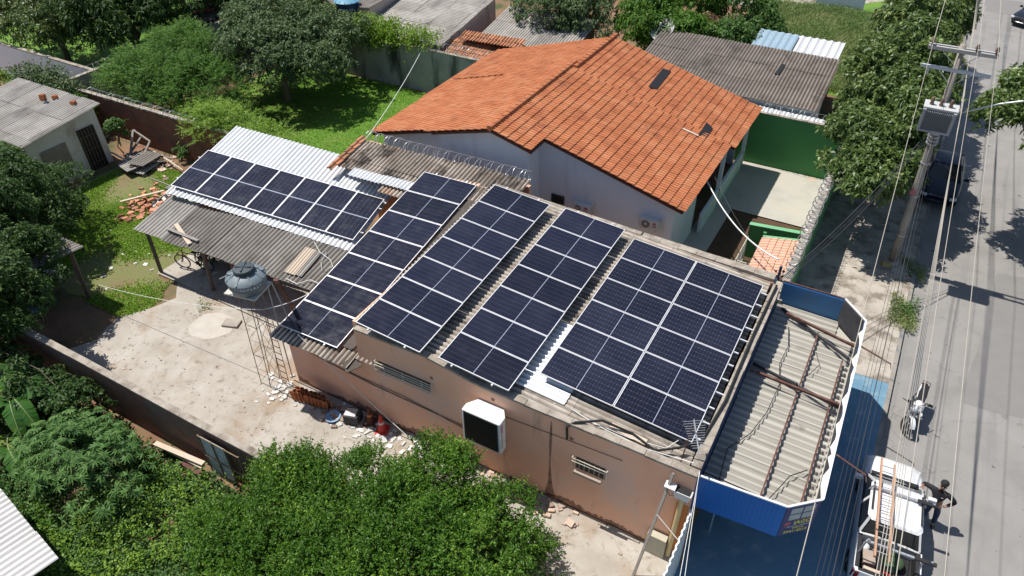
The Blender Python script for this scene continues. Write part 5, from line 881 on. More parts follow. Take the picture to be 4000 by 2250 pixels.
# open shed under the left tree
t = thing('tree_shed', 'dark open shed with a grey corrugated roof under the left tree', 'shed', (-27, 9.7, 0)); mb = MB(); e1 = Z(*r(4, 625, 408), 2.45); corr(mb, (-30.0, e1.y, 2.45), (1, 0, 0), (0, -1, .08), e1.x + 30.0, 3.4, sw=1.08, sl=3.5); mb.build('roof', MT['fibro_grey'], t)
g = Z(*r(4, 670, 800)); mb = MB(); mb.beam(g, (g.x + .1, g.y + .1, 2.5), .13, .13); mb.build('post', MT['post_wood'], t)
for k, (x, y, s, m_, l) in enumerate(((-27.4, 9.6, (.5, .4, .35), 'blue_panel', 'blue crate at the front of the pile under the left tree'), (-27.0, 9.2, (.45, .35, .3), 'blue_inside', 'lighter blue crate in the middle of the pile under the left tree'), (-28.0, 9.9, (.6, .4, .5), 'blue_panel', 'tall blue crate at the back of the pile under the left tree'), (-26.7, 8.8, (.35, .3, .3), 'scrap_white', 'white box beside the crates under the left tree'))):
    mb = MB(); mb.box(x, x + s[0], y, y + s[1], .0, .03); mb.box(x, x + s[0], y, y + .03, .03, s[2]); mb.box(x, x + s[0], y + s[1] - .03, y + s[1], .03, s[2]); mb.box(x, x + .03, y + .03, y + s[1] - .03, .03, s[2]); mb.box(x + s[0] - .03, x + s[0], y + .03, y + s[1] - .03, .03, s[2]); tag(mb.build('crate', MT[m_]), l, 'crate', 'crates under the left tree')
# gate and planks in the garden side of the yard wall
t = thing('metal_gate', 'pale grey sheet metal gate leaning in the garden wall by the weeds', 'gate', (-14.2, 7.2, 0)); mb = MB(); mb.box(-14.75, -13.75, 7.28, 7.31, .05, 1.65); mb.build('panel', mat('gate_grey', [(.45, .48, .5), (.52, .55, .56)], 1.5, .6, stain=((.25, .17, .11), 1.6, .58, .75, (1, 1, 1))), t); mb = MB()
for x in (-14.78, -14.25, -13.73, -13.15): mb.beam((x, 7.26, 0), (x, 7.26, 1.75), .04, .03)
for z in (.05, .85, 1.72): mb.beam((-14.78, 7.25, z), (-13.15, 7.25, z), .03, .03)
for k in range(6): mb.tube([(-13.65 + k * .09, 7.27, .05), (-13.65 + k * .09, 7.27, 1.7)], .008, 4)
mb.build('frame', MT['lattice_steel'], t)
for i, (a, b, m_, l) in enumerate((((1165, 445), (1530, 600), 'light_wood', 'pale long plank, upper one at the foot of the garden wall'), ((1250, 480), (1525, 625), 'light_wood', 'pale long plank, lower one at the foot of the garden wall'), ((1370, 590), (1515, 685), 'rust_steel', 'reddish board below the two pale planks in the garden'))):
    strip('plank', l, 'plank', Z(*r(7, *a), .45 - i * .12), Z(*r(7, *b), .45 - i * .12), .16, .07, MT[m_], 'planks by the garden wall')
# ---------------------------------------------------------------- vehicles
plain('paint_white', (.78, .78, .78), .3, coat=.6); plain('paint_navy', (.006, .011, .03), .3, spec=.25, coat=.15); plain('paint_black', (.012, .012, .016), .25, coat=.8)
plain('glass_dark', (.012, .015, .018), .08, spec=.6); plain('lamp_glass', (.6, .63, .65), .15, spec=.6); plain('tail_red', (.12, .008, .01), .2, spec=.6); plain('chrome', (.7, .71, .72), .2, .9); plain('trim_black', (.025, .025, .027), .55); plain('plate_grey', (.5, .51, .52), .5)
def loft(mb, secs, close=True):
    """Mirrored body: each section is (y, [(x, z) from the bottom centre outwards to the top centre])."""
    n = len(secs[0][1]); ring = []
    for y, pts in secs: ring.append([Vector((x, y, z)) for x, z in pts] + [Vector((-x, y, z)) for x, z in reversed(pts[1:-1])])
    m = len(ring[0]); vs = [p for q in ring for p in q]; fs = []
    for i in range(len(secs) - 1):
        for k in range(m): k2 = (k + 1) % m; fs.append((i * m + k, i * m + k2, (i + 1) * m + k2, (i + 1) * m + k))
    fs += [tuple(range(m)), tuple(range((len(secs) - 1) * m + m - 1, (len(secs) - 1) * m - 1, -1))]; mb.add(vs, fs)
def bsec(y, w, zb, zs, zt, crown_=.03): return (y, [(0, zb), (w * .86, zb), (w * .97, zb + .1), (w, (zb + zs) / 2), (w * .985, zs), (w * .9, zt - .01), (w * .55, zt + crown_ * .7), (0, zt + crown_)])
def subd(o, lv=1): m = o.modifiers.new('subdivision', 'SUBSURF'); m.levels = m.render_levels = lv; return o
def wheels(t, ys, half, rad=.31):
    for y in ys:
        for s in (-1, 1):
            Tx = Matrix.Rotation(R(90) * s, 4, 'Y'); c = (s * (half - .1), y, rad); mb = MB(); mb.lathe([(rad * .68, -.09), (rad * .93, -.1), (rad, -.07), (rad, .07), (rad * .93, .1), (rad * .66, .09)], 24, c, Tx); w = mb.build('wheel', MT['black_rubber'], t, True); mb = MB(); mb.lathe([(rad * .68, .02), (rad * .66, .085), (rad * .5, .07), (rad * .15, .095), (0, .095)], 20, c, Tx); mb.build('rim', MT['galv'], w)
def greenhouse(t, yb0, yt0, yt1, yb1, wb, wt, zb, zt, paint):
    def ring(y0, y1, w, z, c): return [Vector(p) for p in ((w - c, y0, z), (w, y0 + c * 1.3, z), (w, y1 - c * 1.3, z), (w - c, y1, z), (-w + c, y1, z), (-w, y1 - c * 1.3, z), (-w, y0 + c * 1.3, z), (-w + c, y0, z))]
    a = ring(yb1, yb0, wb, zb, .1); b = ring(yt1, yt0, wt, zt, .1); mb = MB(); fs = [(i, (i + 1) % 8, 8 + (i + 1) % 8, 8 + i) for i in range(8)]; mb.add(a + b, fs); mb.build('windows', MT['glass_dark'], t)
    c = ring(yt1 - .03, yt0 + .03, wt + .015, zt - .015, .11); d = ring(yt1 + .02, yt0 - .04, wt - .05, zt + .045, .12); e = ring(yt1 + .25, yt0 - .3, wt - .28, zt + .075, .1); mb = MB(); mb.add(c + d + e, [(i, (i + 1) % 8, 8 + (i + 1) % 8, 8 + i) for i in range(8)] + [(8 + i, 8 + (i + 1) % 8, 16 + (i + 1) % 8, 16 + i) for i in range(8)] + [tuple(range(16, 24))]); o = mb.build('roof', paint, t); smooth_by_angle(o, 25); mb = MB()
    for k in (0, 2, 4, 6): mb = MB(); mb.beam((a[k] + a[k + 1]) / 2 + Vector((0, 0, -.02)), (b[k] + b[k + 1]) / 2, .1, .05, (1, 0, 0)); mb.build('pillar', paint, t)
    ym = (yt0 + yt1) / 2 + .05
    for s in (-1, 1): mb = MB(); mb.beam((s * wb, ym + .05, zb), (s * wt, ym, zt), .09, .03, (1, 0, 0)); mb.build('pillar', paint, t)
def lights(t, yf, yr, w, zf, zr, paint, plate=True):
    for s in (-1, 1):
        mb = MB(); mb.cbox((s * w * .74, yf - .06, zf), (w * .42, .2, .13), Matrix.Rotation(-s * .5, 3, 'Z')); bevel(mb.build('headlight', MT['lamp_glass'], t), .03); mb = MB(); mb.cbox((s * w * .86, yr + .05, zr), (w * .24, .16, .32), Matrix.Rotation(s * .35, 3, 'Z')); bevel(mb.build('taillight', MT['tail_red'], t), .03)
    mb = MB(); mb.box(-w * .45, w * .45, yf - .04, yf + .015, zf - .08, zf + .03); mb.build('grille', MT['trim_black'], t); mb = MB(); mb.box(-w * .5, w * .5, yf - .02, yf + .03, zf + .035, zf + .065); mb.build('chrome_bar', MT['chrome'], t)
    mb = MB(); mb.box(-w * .7, w * .7, yf - .05, yf + .03, zf - .36, zf - .2); mb.build('bumper_intake', MT['trim_black'], t)
    if plate: mb = MB(); mb.box(-.2, .2, yf + .03, yf + .045, zf - .22, zf - .09); mb.build('number_plate', MT['plate_grey'], t)
def sedan(label, loc, rz, paint):
    t = thing('parked_car' if paint == 'paint_navy' else 'car', label, 'car', (0, 0, 0)); p = MT[paint]; mb = MB()
    loft(mb, [bsec(-2.2, .7, .42, .72, .86), bsec(-2.1, .8, .3, .78, .96), bsec(-1.7, .86, .24, .82, 1.0), bsec(-.9, .88, .22, .86, .98), bsec(.4, .88, .22, .86, .96), bsec(1.0, .87, .22, .82, .95), bsec(1.7, .84, .24, .74, .84), bsec(2.1, .76, .28, .64, .72), bsec(2.24, .6, .36, .56, .62)])
    b = mb.build('body', p, t, True); subd(b); wheels(t, (-1.35, 1.38), .86)
    greenhouse(t, 1.0, .3, -.95, -1.65, .76, .6, .95, 1.4, p); lights(t, 2.16, -2.14, .8, .62, .8, p)
    for s in (-1, 1): mb = MB(); mb.cbox((s * .98, .68, 1.0), (.2, .1, .13)); mb.beam((s * .8, .72, .96), (s * .95, .68, .98), .05, .04); bevel(mb.build('mirror', p, t), .02)
    mb = MB()
    for s in (-1, 1):
        for y in (-.6, .05): mb.box(s * .885 - .01, s * .885 + .01, y, y + .14, .78, .8)
    mb.build('door_handle', MT['chrome'], t); t.location = loc; t.rotation_euler = (0, 0, rz); return t
sedan('dark navy car parked at the kerb in the shade of the street trees', (2.85, 36.2, SZ), R(180), 'paint_navy'); sedan('black car driving in at the top right corner of the street', (6.85, 64.9, SZ), R(180 - 29), 'paint_black')
t = thing('pickup_truck', 'white pickup truck at the kerb with a rack over its cab and loaded bed', 'pickup truck', (0, 0, 0)); p = MT['paint_white']; mb = MB(); L0 = -2.15
loft(mb, [bsec(-1.0, .8, .28, .86, 1.0), bsec(-.7, .82, .26, .86, 1.0), bsec(.4, .83, .24, .86, .99), bsec(1.05, .83, .24, .84, 1.0), bsec(1.35, .82, .24, .8, .96), bsec(1.8, .81, .26, .72, .9), bsec(2.12, .74, .3, .62, .78), bsec(2.24, .58, .38, .55, .64)])
subd(mb.build('body', p, t, True)); mb = MB()
ubed = lambda y, w, zt: (y, [(0, .3), (w * .86, .3), (w * .98, .42), (w, .62), (w * .99, .82), (w * .95, zt), (w * .84, zt), (w * .82, zt - .04), (w * .8, .6), (0, .6)])
loft(mb, [ubed(L0, .74, .96), ubed(L0 + .12, .8, .99), ubed(-1.6, .83, 1.0), ubed(-.99, .83, 1.0)]); smooth_by_angle(mb.build('bed', p, t), 35)
mb = MB(); mb.box(-.7, .7, L0 - .0, L0 + .09, .55, .98); bevel(mb.build('tailgate', p, t), .03); mb = MB(); mb.box(-.655, .655, L0 + .1, -1.0, .604, .62); mb.build('bed_liner', MT['trim_black'], t)
mb = MB()
for s in (-1, 1): mb.box(s * .66 - .012, s * .66 + .012, L0 + .1, -1.0, .62, 1.01); mb.box(min(s * .66, s * .75), max(s * .66, s * .75), L0 + .1, -1.01, 1.003, 1.018)
mb.box(-.66, .66, L0 + .02, L0 + .08, .985, 1.0); mb.build('bed_rail', MT['trim_black'], t)
mb = MB(); mb.box(-.72, .72, L0 - .1, L0 + .0, .32, .52); bevel(mb.build('bumper', p, t), .04)
greenhouse(t, 1.2, .6, -.75, -.95, .78, .65, .98, 1.42, p); lights(t, 2.14, L0 + .02, .78, .62, .78, p, False); wheels(t, (-1.45, 1.36), .83)
mb = MB(); mb.box(-.62, .62, 1.19, 1.3, .985, 1.005); mb.beam((-.5, 1.22, 1.02), (.1, 1.05, 1.1), .02, .02); mb.beam((.0, 1.22, 1.02), (.6, 1.05, 1.1), .02, .02); mb.build('wiper', MT['trim_black'], t)
for s in (-1, 1): mb = MB(); mb.cbox((s * .95, .86, 1.05), (.22, .12, .16)); mb.beam((s * .8, .88, 1.0), (s * .9, .86, 1.02), .05, .05); bevel(mb.build('mirror', p, t), .03)
mb = MB()
for s in (-1, 1): mb = MB(); mb.beam((s * .6, .45, 1.5), (s * .6, -.5, 1.51), .04, .04); mb.build('roof_bar', MT['trim_black'], t)
for y, z in ((.22, 1.56), (-1.62, 1.56)):
    mb = MB()
    mb.beam((-.66, y, z), (.88, y, z), .06, .05)
    for s in (-.62, .84): mb.beam((s, y, z), (s, y, z + .09), .05, .04)
    for s in (-.7, .7): mb.beam((s, y, 1.0 if y < 0 else 1.4), (s * .93, y, z), .04, .04)
    mb.build('rack', MT['galv'], t); mb = MB(); mb.cbox((.7, y - .02, 1.6), (.5, .1, .05)); mb.build('rack_channel', MT['trim_black'], t)
PK = Matrix.Translation((3.2, 14.95, SZ)) @ Matrix.Rotation(R(3.5), 4, 'Z'); t.matrix_world = PK
def pk(x, y, z): return PK @ Vector((x, y, z))
t = thing('ladder', 'long ladder of two orange wooden rails tied on the pickup rack', 'ladder', tuple(pk(-.35, -.5, 1.62))); plain('ladder_wood', (.52, .29, .17), .7)
for a, b in (((-.52, 1.25, 1.63), (-.45, -2.05, 1.63)), ((-.18, 1.15, 1.63), (-.12, -2.08, 1.63))): mb = MB(); mb.beam(pk(*a), pk(*b), .045, .08); mb.build('rail', MT['ladder_wood'], t)
for k in range(15): y = 1.0 - k * .205; mb = MB(); mb.tube([pk(-.51, y, 1.63), pk(-.16, y, 1.63)], .014, 6); mb.build('rung', MT['galv'], t)
def blob(name, label, cat, c, rad, m, lumps=7):
    me = MB(); 
    for k in range(lumps): q = Vector(c) + Vector((random.uniform(-.5, .5) * rad[0], random.uniform(-.5, .5) * rad[1], random.uniform(-.2, .3) * rad[2])); me.lathe([(0, -.5)] + [(math.cos(a) * .5, math.sin(a) * .5) for a in np.linspace(-1.2, 1.2, 6)] + [(0, .5)], 10, q, Matrix.Diagonal((*rad, 1)) @ Matrix.Rotation(random.uniform(0, 3), 4, 'Z'))
    return tag(me.build(name, m, None, True), label, cat)
blob('bag', 'crumpled green bag in the pickup bed', 'bag', pk(.18, -1.4, .75), (.3, .4, .25), plain('bag_green', (.06, .1, .045), .9)); blob('bag', 'black bag behind the green one in the pickup bed', 'bag', pk(.22, -1.75, .72), (.25, .22, .2), MT['trim_black'], 4)
t = thing('cable_coil', 'coil of red cable at the tail of the pickup bed', 'cable', tuple(pk(-.05, -1.93, .68))); mb = MB(); mb.tube([pk(-.02, -1.9, .7) + Vector((.2 * math.cos(a * .9), .14 * math.sin(a * .9), .012 * math.sin(a * 3) + a * .002)) for a in np.linspace(0, 40, 160)], .016, 5); mb.build('cable', plain('cable_red', (.6, .02, .03), .45), t)
t = thing('helmet', 'white round pot beside the ladder end in the pickup bed', 'helmet', tuple(pk(-.52, -1.2, .7))); mb = MB(); mb.lathe([(.13, 0), (.135, .05), (.11, .13), (.05, .17), (0, .18)], 16, t.location); mb.build('shell', MT['white_paint'], t, True)
slab('timber', 'light wood block under the ladder end in the pickup bed', 'timber', pk(-.3, -1.9, .85), (.45, .09, .06), (0, .15, .15), MT['light_wood']); slab('tool_box', 'brown box in the pickup bed under the ladder', 'box', pk(-.4, -1.5, .72), (.3, .4, .22), (0, 0, .2), MT['old_plank'])
# ---------------------------------------------------------------- motorcycle
t = thing('motorcycle', 'white motorcycle on its stand at the kerb with its front wheel turned', 'motorcycle', (0, 0, 0)); RW = .3
def mwheel(c, rz):
    Tw = Matrix.Translation(c) @ Matrix.Rotation(rz, 4, 'Z'); mb = MB(); mb.T = Tw; mb.tube([(0, RW * .86 * math.cos(a), RW * .86 * math.sin(a)) for a in np.linspace(0, 2 * math.pi, 29)], .052, 8, False); w = mb.build('wheel', MT['black_rubber'], t, True); mb = MB(); mb.T = Tw
    for k in range(6): a = k * math.pi / 3; mb.beam((0, 0, 0), (0, RW * .76 * math.cos(a), RW * .76 * math.sin(a)), .03, .03, (1, 0, 0))
    mb.tube([(0, RW * .76 * math.cos(a), RW * .76 * math.sin(a)) for a in np.linspace(0, 2 * math.pi, 25)], .014, 5, False); mb.tube([(-.07, 0, 0), (.07, 0, 0)], .05, 8); mb.build('rim', MT['dark_back'], w)
FR = .45; mwheel((0, -.66, RW), FR); mwheel((0, .66, RW), 0)
mb = MB(); mb.lathe([(0, -.5)] + [(math.cos(a) * .5, math.sin(a) * .5) for a in np.linspace(-1.2, 1.2, 7)] + [(0, .5)], 14, (0, -.2, .82), Matrix.Diagonal((.34, .52, .3, 1))); mb.cbox((.14, -.32, .68), (.05, .3, .22), Matrix.Rotation(.3, 3, 'Z')); mb.cbox((-.14, -.32, .68), (.05, .3, .22), Matrix.Rotation(-.3, 3, 'Z')); mb.build('fuel_tank', MT['paint_white'], t, True)
mb = MB(); mb.prism([(-.12, .02, .8), (.12, .02, .8), (.13, .45, .82), (.1, .78, .9), (-.1, .78, .9), (-.13, .45, .82)], (0, 0, .07)); bevel(mb.build('seat', MT['trim_black'], t), .03, 3)
mb = MB(); mb.prism([(-.13, .3, .62), (-.13, .85, .78), (-.13, .85, .86), (-.13, .2, .8)], (.26, 0, 0)); bevel(mb.build('side_panel', MT['paint_white'], t), .02)
mb = MB(); c_, s_ = math.cos(FR), math.sin(FR); fw = lambda x, y, z: (x * c_ - (y + .66) * s_, -.66 + x * s_ + (y + .66) * c_, z)
mb.add([fw(*q) for q in [(x * .075, -.66 + .36 * math.sin(a), RW + .36 * math.cos(a)) for a in np.linspace(-1.0, .9, 9) for x in (-1, 1)]], [(2 * i, 2 * i + 1, 2 * i + 3, 2 * i + 2) for i in range(8)]); mb.build('mudguard', MT['paint_white'], t)
mb = MB()
for s in (-1, 1): mb.tube([fw(s * .09, -.66, RW), fw(s * .09, -.47, .78), fw(s * .08, -.4, .96)], .026, 6)
mb.build('fork', MT['galv'], t); mb = MB(); mb.tube([fw(-.4, -.22, 1.02), fw(-.2, -.36, 1.0), fw(0, -.4, .98), fw(.2, -.36, 1.0), fw(.4, -.22, 1.02)], .014, 6); mb.tube([fw(.25, -.34, 1.0), fw(.32, -.42, 1.15)], .007, 4); mb.tube([fw(-.25, -.34, 1.0), fw(-.32, -.42, 1.15)], .007, 4); mb.build('handlebar', MT['trim_black'], t)
for s in (-1, 1): mb = MB(); mb.cbox(fw(s * .34, -.44, 1.18), (.13, .03, .08)); bevel(mb.build('mirror', MT['trim_black'], t), .015)
mb = MB(); mb.lathe([(.0, 0), (.09, .02), (.1, .08), (.06, .16)], 16, fw(0, -.52, .86), Matrix.Rotation(FR, 4, 'Z') @ Matrix.Rotation(R(-90), 4, 'X')); mb.build('headlight', MT['lamp_glass'], t, True)
mb = MB(); mb.cbox((0, .0, .42), (.24, .36, .3)); mb.cbox((0, -.1, .58), (.16, .16, .22), Matrix.Rotation(.5, 3, 'X')); mb.beam((0, -.36, .8), (0, -.2, .32), .05, .05); mb.beam((0, .1, .3), (0, .66, RW), .06, .05); mb.beam((.11, .45, .75), (.11, .66, RW), .05, .05); mb.beam((-.11, .45, .75), (-.11, .66, RW), .05, .05); bevel(mb.build('engine', MT['dark_back'], t), .02)
mb = MB(); mb.tube([(.12, -.15, .4), (.17, .05, .26), (.18, .4, .3), (.2, .85, .48)], [.025, .03, .055, .06], 8); mb.build('exhaust', MT['dark_back'], t)
mb = MB(); mb.tube([(-.11, .7, .88), (-.11, 1.0, .9), (.11, 1.0, .9), (.11, .7, .88)], .012, 5); mb.tube([(0, .7, .88), (0, 1.0, .9)], .01, 5); mb.build('luggage_rack', MT['trim_black'], t); mb = MB(); mb.cbox((0, .98, .72), (.2, .03, .14)); mb.cbox((0, .93, .82), (.14, .08, .06)); mb.build('taillight', MT['tail_red'], t)
t.location = (3.3, 19.88, SZ + .02); t.rotation_euler = (0, R(11), R(-5))
# ---------------------------------------------------------------- person
plain('skin', (.36, .19, .13), .55); plain('shirt_black', (.02, .02, .024), .85); plain('jeans', (.03, .05, .1), .9); plain('cap_grey', (.02, .02, .022), .8); plain('shoe', (.02, .02, .02), .7)
def skin_mesh(name, chains, m, parent, lv=2):
    """chains: list of [(point, radius), ...]; a chain whose first point repeats an earlier point joins it. First point is the root."""
    vs, rs, es, key = [], [], [], {}
    for ch in chains:
        prev = None
        for p, rr in ch:
            k = tuple(round(q, 4) for q in p)
            if k not in key: key[k] = len(vs); vs.append(p); rs.append(rr)
            i = key[k]
            if prev is not None and prev != i: es.append((prev, i))
            prev = i
    me = bpy.data.meshes.new(name); me.from_pydata(vs, es, []); o = bpy.data.objects.new(name, me); COL.objects.link(o); o.parent = parent; k = o.modifiers.new('skin', 'SKIN')
    for i, q in enumerate(me.skin_vertices[0].data): q.radius = rs[i] if isinstance(rs[i], tuple) else (rs[i], rs[i]); q.use_root = i == 0
    me.materials.append(m); k.use_smooth_shade = True; k.branch_smoothing = .4; subd(o, lv); return o
t = thing('person', 'man in black shirt, jeans and cap by the pickup, one hand on its rack', 'person', (0, 0, 0))
# local frame: faces -y; the raised right hand is at -x
pel, ch, nk, hd = (0, 0, .93), (0, -.01, 1.3), (0, -.01, 1.46), (0, -.03, 1.6)
sR, sL, hR, hL = (-.19, 0, 1.4), (.19, 0, 1.4), (-.1, 0, .88), (.1, 0, .88); eR, wR = (-.46, .06, 1.36), (-.46, -.2, 1.5); eL, wL = (.43, .1, 1.16), (.24, -.07, 1.0)
HT_ = Matrix.Translation((0, -.01, 1.5)) @ Matrix.Rotation(R(-24), 4, 'X') @ Matrix.Translation((0, .01, -1.5))
hq = lambda p: tuple(HT_ @ Vector(p))
body = skin_mesh('body', [[(pel, .14), ((0, 0, 1.1), .13), (ch, .15), (nk, .06), ((0, -.02, 1.53), .06), (hq(hd), .082), (hq((0, -.025, 1.68)), .085), (hq((0, -.01, 1.73)), .055)], [(ch, .15), (sR, .075), (eR, .05), (wR, .034), ((-.46, -.25, 1.51), .036)], [(ch, .15), (sL, .075), (eL, .05), (wL, .034), ((.19, -.09, .98), .036)],
    [(pel, .14), (hR, .1), ((-.13, -.03, .5), .068), ((-.15, .03, .1), .045), ((-.16, -.1, .05), .036)], [(pel, .14), (hL, .1), ((.14, .02, .5), .068), ((.16, .06, .1), .045), ((.19, -.07, .05), .036)]], MT['skin'], t)
def fingers(base, out, side, parent):
    for k in range(4): b = Vector(base) + Vector(side) * (k - 1.5) * .02; skin_mesh('finger', [[(tuple(b), .011), (tuple(b + Vector(out) * .045), .01), (tuple(b + Vector(out) * .07 + Vector((0, 0, -.025))), .008)]], MT['skin'], parent, 1)
    b = Vector(base) + Vector(side) * .04 - Vector(out) * .04; skin_mesh('thumb', [[(tuple(b), .013), (tuple(b + Vector(side) * .03 + Vector(out) * .03), .011), (tuple(b + Vector(side) * .035 + Vector(out) * .06), .009)]], MT['skin'], parent, 1)
fingers((-.46, -.27, 1.51), (0, -.9, -.25), (1, 0, 0), body); fingers((.17, -.1, .975), (-.8, -.3, -.2), (0, -.4, .9), body)
skin_mesh('shirt', [[((0, 0, .93), (.165, .13)), ((0, 0, 1.1), .15), (ch, (.175, .15)), (nk, .075)], [(ch, (.175, .15)), (sR, .092), (eR, .066), (tuple(Vector(eR).lerp(Vector(wR), .9)), .046)], [(ch, (.175, .15)), (sL, .092), (eL, .066), (tuple(Vector(eL).lerp(Vector(wL), .9)), .046)]], MT['shirt_black'], body)
skin_mesh('trousers', [[((0, 0, .95), .155), ((0, 0, .9), .155), (hR, .118), ((-.13, -.03, .5), .085), ((-.15, .03, .09), .066)], [((0, 0, .9), .155), (hL, .118), ((.14, .02, .5), .085), ((.16, .06, .09), .066)]], MT['jeans'], body)
mb = MB()
for x, y in ((-.155, -.03), (.175, 0)): mb.lathe([(.06, 0), (.062, .04), (.045, .09), (0, .1)], 10, (x, y, 0), Matrix.Diagonal((.85, 2.0, 1, 1)))
mb.build('shoe', MT['shoe'], body, True)
mb = MB(); mb.T = HT_; mb.lathe([(.108, 0), (.112, .04), (.095, .1), (.05, .13), (0, .135)], 16, (0, -.012, 1.672)); mb.prism([(-.085, -.11, 1.675), (.085, -.11, 1.675), (.06, -.165, 1.672), (-.06, -.165, 1.672)], (0, 0, .014)); mb.cbox((0, -.128, 1.71), (.06, .012, .03)); mb.build('cap', MT['cap_grey'], body, True)
mb = MB(); mb.T = HT_; mb.cbox((-.035, -.108, 1.625), (.055, .02, .035)); mb.cbox((.035, -.108, 1.625), (.055, .02, .035)); mb.box(-.07, .07, -.11, -.1, 1.632, 1.642); mb.build('sunglasses', MT['dark'], body); mb = MB(); mb.T = HT_; mb.cbox((0, -.118, 1.595), (.026, .036, .05)); mb.build('nose', MT['skin'], body); mb = MB(); mb.T = HT_; mb.cbox((0, -.1, 1.535), (.08, .03, .045)); mb.build('beard', MT['cap_grey'], body)
for s in (-1, 1): mb = MB(); mb.T = HT_; mb.cbox((s * .088, -.02, 1.6), (.02, .04, .06)); mb.build('ear', MT['skin'], body)
mb = MB(); mb.cbox((.09, -.158, 1.33), (.05, .006, .016)); mb.build('chest_mark', MT['white_paint'], body)
t.location = (4.27, 15.95, SZ); t.rotation_euler = (R(-3), R(-3), R(-12)); t.scale = (.96, .96, .96)
# ---------------------------------------------------------------- utility pole, transformer, street lamp
PB = 28.45; t = thing('utility_pole', 'leaning grey concrete utility pole with two crossarms beside the street', 'utility pole', (1.75, PB, 0)); pt = Vector((1.32, PB, 9.05)); pb_ = Vector((1.75, PB, 0)); ax = lambda z: pb_.lerp(pt, z / 9.05)
mb = MB(); mb.tube([pb_, ax(3), ax(6), pt], [.17, .15, .125, .1], 12); mb.build('shaft', mat('pole_concrete', [(.2, .175, .15), (.3, .27, .235), (.36, .33, .29)], 3, .95, .3, 20, stretch=(1, 1, .4)), t, True)
mb = MB(); mb.beam((.3, PB - .14, 8.86), (2.42, PB - .14, 8.86), .11, .12); mb.beam((.3, PB + .14, 8.84), (2.42, PB + .14, 8.84), .11, .12); mb.build('crossarm', plain('crossarm_grey', (.4, .39, .37), .8), t); mb = MB(); mb.beam((.3, PB - .12, 8.2), (2.45, PB - .12, 8.17), .09, .11); mb.build('crossarm', plain('crossarm_blue', (.46, .5, .53), .7), t)
mb = MB()
for x in (.75, 1.95): mb.beam((x, PB - .14, 8.82), ax(8.25), .04, .02)
for x in (.85, 1.95): mb.beam((x, PB - .12, 8.15), ax(7.6), .04, .02)
mb.build('brace', MT['galv'], t)
for x in (.4, 1.75, 2.33):
    mb = MB(); mb.lathe([(.03, 0), (.03, .08), (.07, .1), (.075, .14), (.04, .16), (.06, .19), (.03, .25), (0, .26)], 12, (x, PB - .14, 8.92)); mb.build('insulator', plain('porcelain', (.16, .1, .08), .25), t, True)
for x in (.55, 1.65, 2.15): mb = MB(); mb.lathe([(.03, 0), (.045, .05), (.03, .1), (.045, .15), (.02, .24)], 10, (x, PB - .12, 7.9)); mb.build('fuse', MT['galv'], t, True)
mb = MB(); mb.lathe([(.3, 0), (.3, .16)], 14, (1.7, PB - .0, 0)); mb.build('plinth', MT['yard_concrete'], t); mb = MB(); mb.tube([ax(3.6) + Vector((.0, -.17, 0)), ax(5.4) + Vector((0, -.16, 0))], .02, 5)
mb.build('conduit', MT['galv'], t)
for z in (1.4, 3.2, 4.6): mb = MB(); mb.lathe([(.19 - z * .006, 0), (.19 - z * .006, .04)], 12, ax(z)); mb.build('strap', MT['galv'], t)
for k in range(5): mb = MB(); mb.lathe([(.2, 0), (.21, .05)], 10, ax(5.4 + k * .14)); mb.build('strap', MT['galv'], t)
mb = MB(); mb.prism([ax(3.3) + Vector((-.17, -.17, 0)), ax(3.3) + Vector((.02, -.17, 0)), ax(3.3) + Vector((.02, -.17, .22)), ax(3.3) + Vector((-.17, -.17, .22))], (0, .01, 0)); mb.build('sticker', MT['sign_red'], t)
slab('stone_block', 'yellowish stone block lying on the pavement by the foot of the utility pole', 'stone', (1.55, PB - .35, .1), (.32, .2, .2), (0, 0, .3), plain('yellow_stone', (.4, .3, .15), .9))
t = thing('transformer', 'grey finned pole transformer with three bushings on top', 'transformer', (1.35, PB - .55, 6.2)); mb = MB(); mb.box(.84, 1.86, PB - .8, PB - .22, 6.2, 7.0); bevel(mb.build('tank', plain('transformer_grey', (.3, .315, .33), .5), t), .03); mb = MB(); mb.box(.8, 1.9, PB - .86, PB - .16, 7.0, 7.06); mb.build('lid', plain('lid_pale', (.5, .5, .49), .6), t); mb = MB()
for k in range(15): x = .95 + k * .058; mb.box(x - .008, x + .008, PB - .95, PB - .8, 6.28, 6.94)
mb.build('fin', MT['transformer_grey'], t); mb = MB(); mb.box(.82, 1.88, PB - .96, PB - .79, 6.2, 6.27); mb.box(.82, .92, PB - .96, PB - .8, 6.27, 7.0); mb.box(1.78, 1.88, PB - .96, PB - .8, 6.27, 7.0); mb.build('fin_frame', MT['transformer_grey'], t)
for x in (1.02, 1.32, 1.62): mb = MB(); mb.lathe([(.06, 0), (.075, .05), (.05, .1), (.075, .14), (.045, .2), (.05, .27), (0, .28)], 12, (x, PB - .55, 7.06)); mb.build('bushing', MT['porcelain'], t, True)
mb = MB(); mb.box(1.2, 1.5, PB - .22, PB - .05, 6.4, 6.5); mb.box(1.2, 1.5, PB - .22, PB - .05, 6.8, 6.9); mb.build('bracket', MT['galv'], t)
t = thing('street_lamp', 'curved street lamp arm reaching over the road from the utility pole', 'street lamp', tuple(ax(6.3))); mb = MB(); mb.tube([ax(6.25), (2.0, PB - .1, 6.75), (3.0, PB - .2, 7.35), (3.6, PB - .25, 7.6), (4.3, PB - .3, 7.62)], .03, 8); mb.build('arm', MT['galv'], t); mb = MB(); mb.cbox((4.6, PB - .32, 7.6), (.65, .22, .12)); bevel(mb.build('lamp_head', MT['galv'], t), .04)
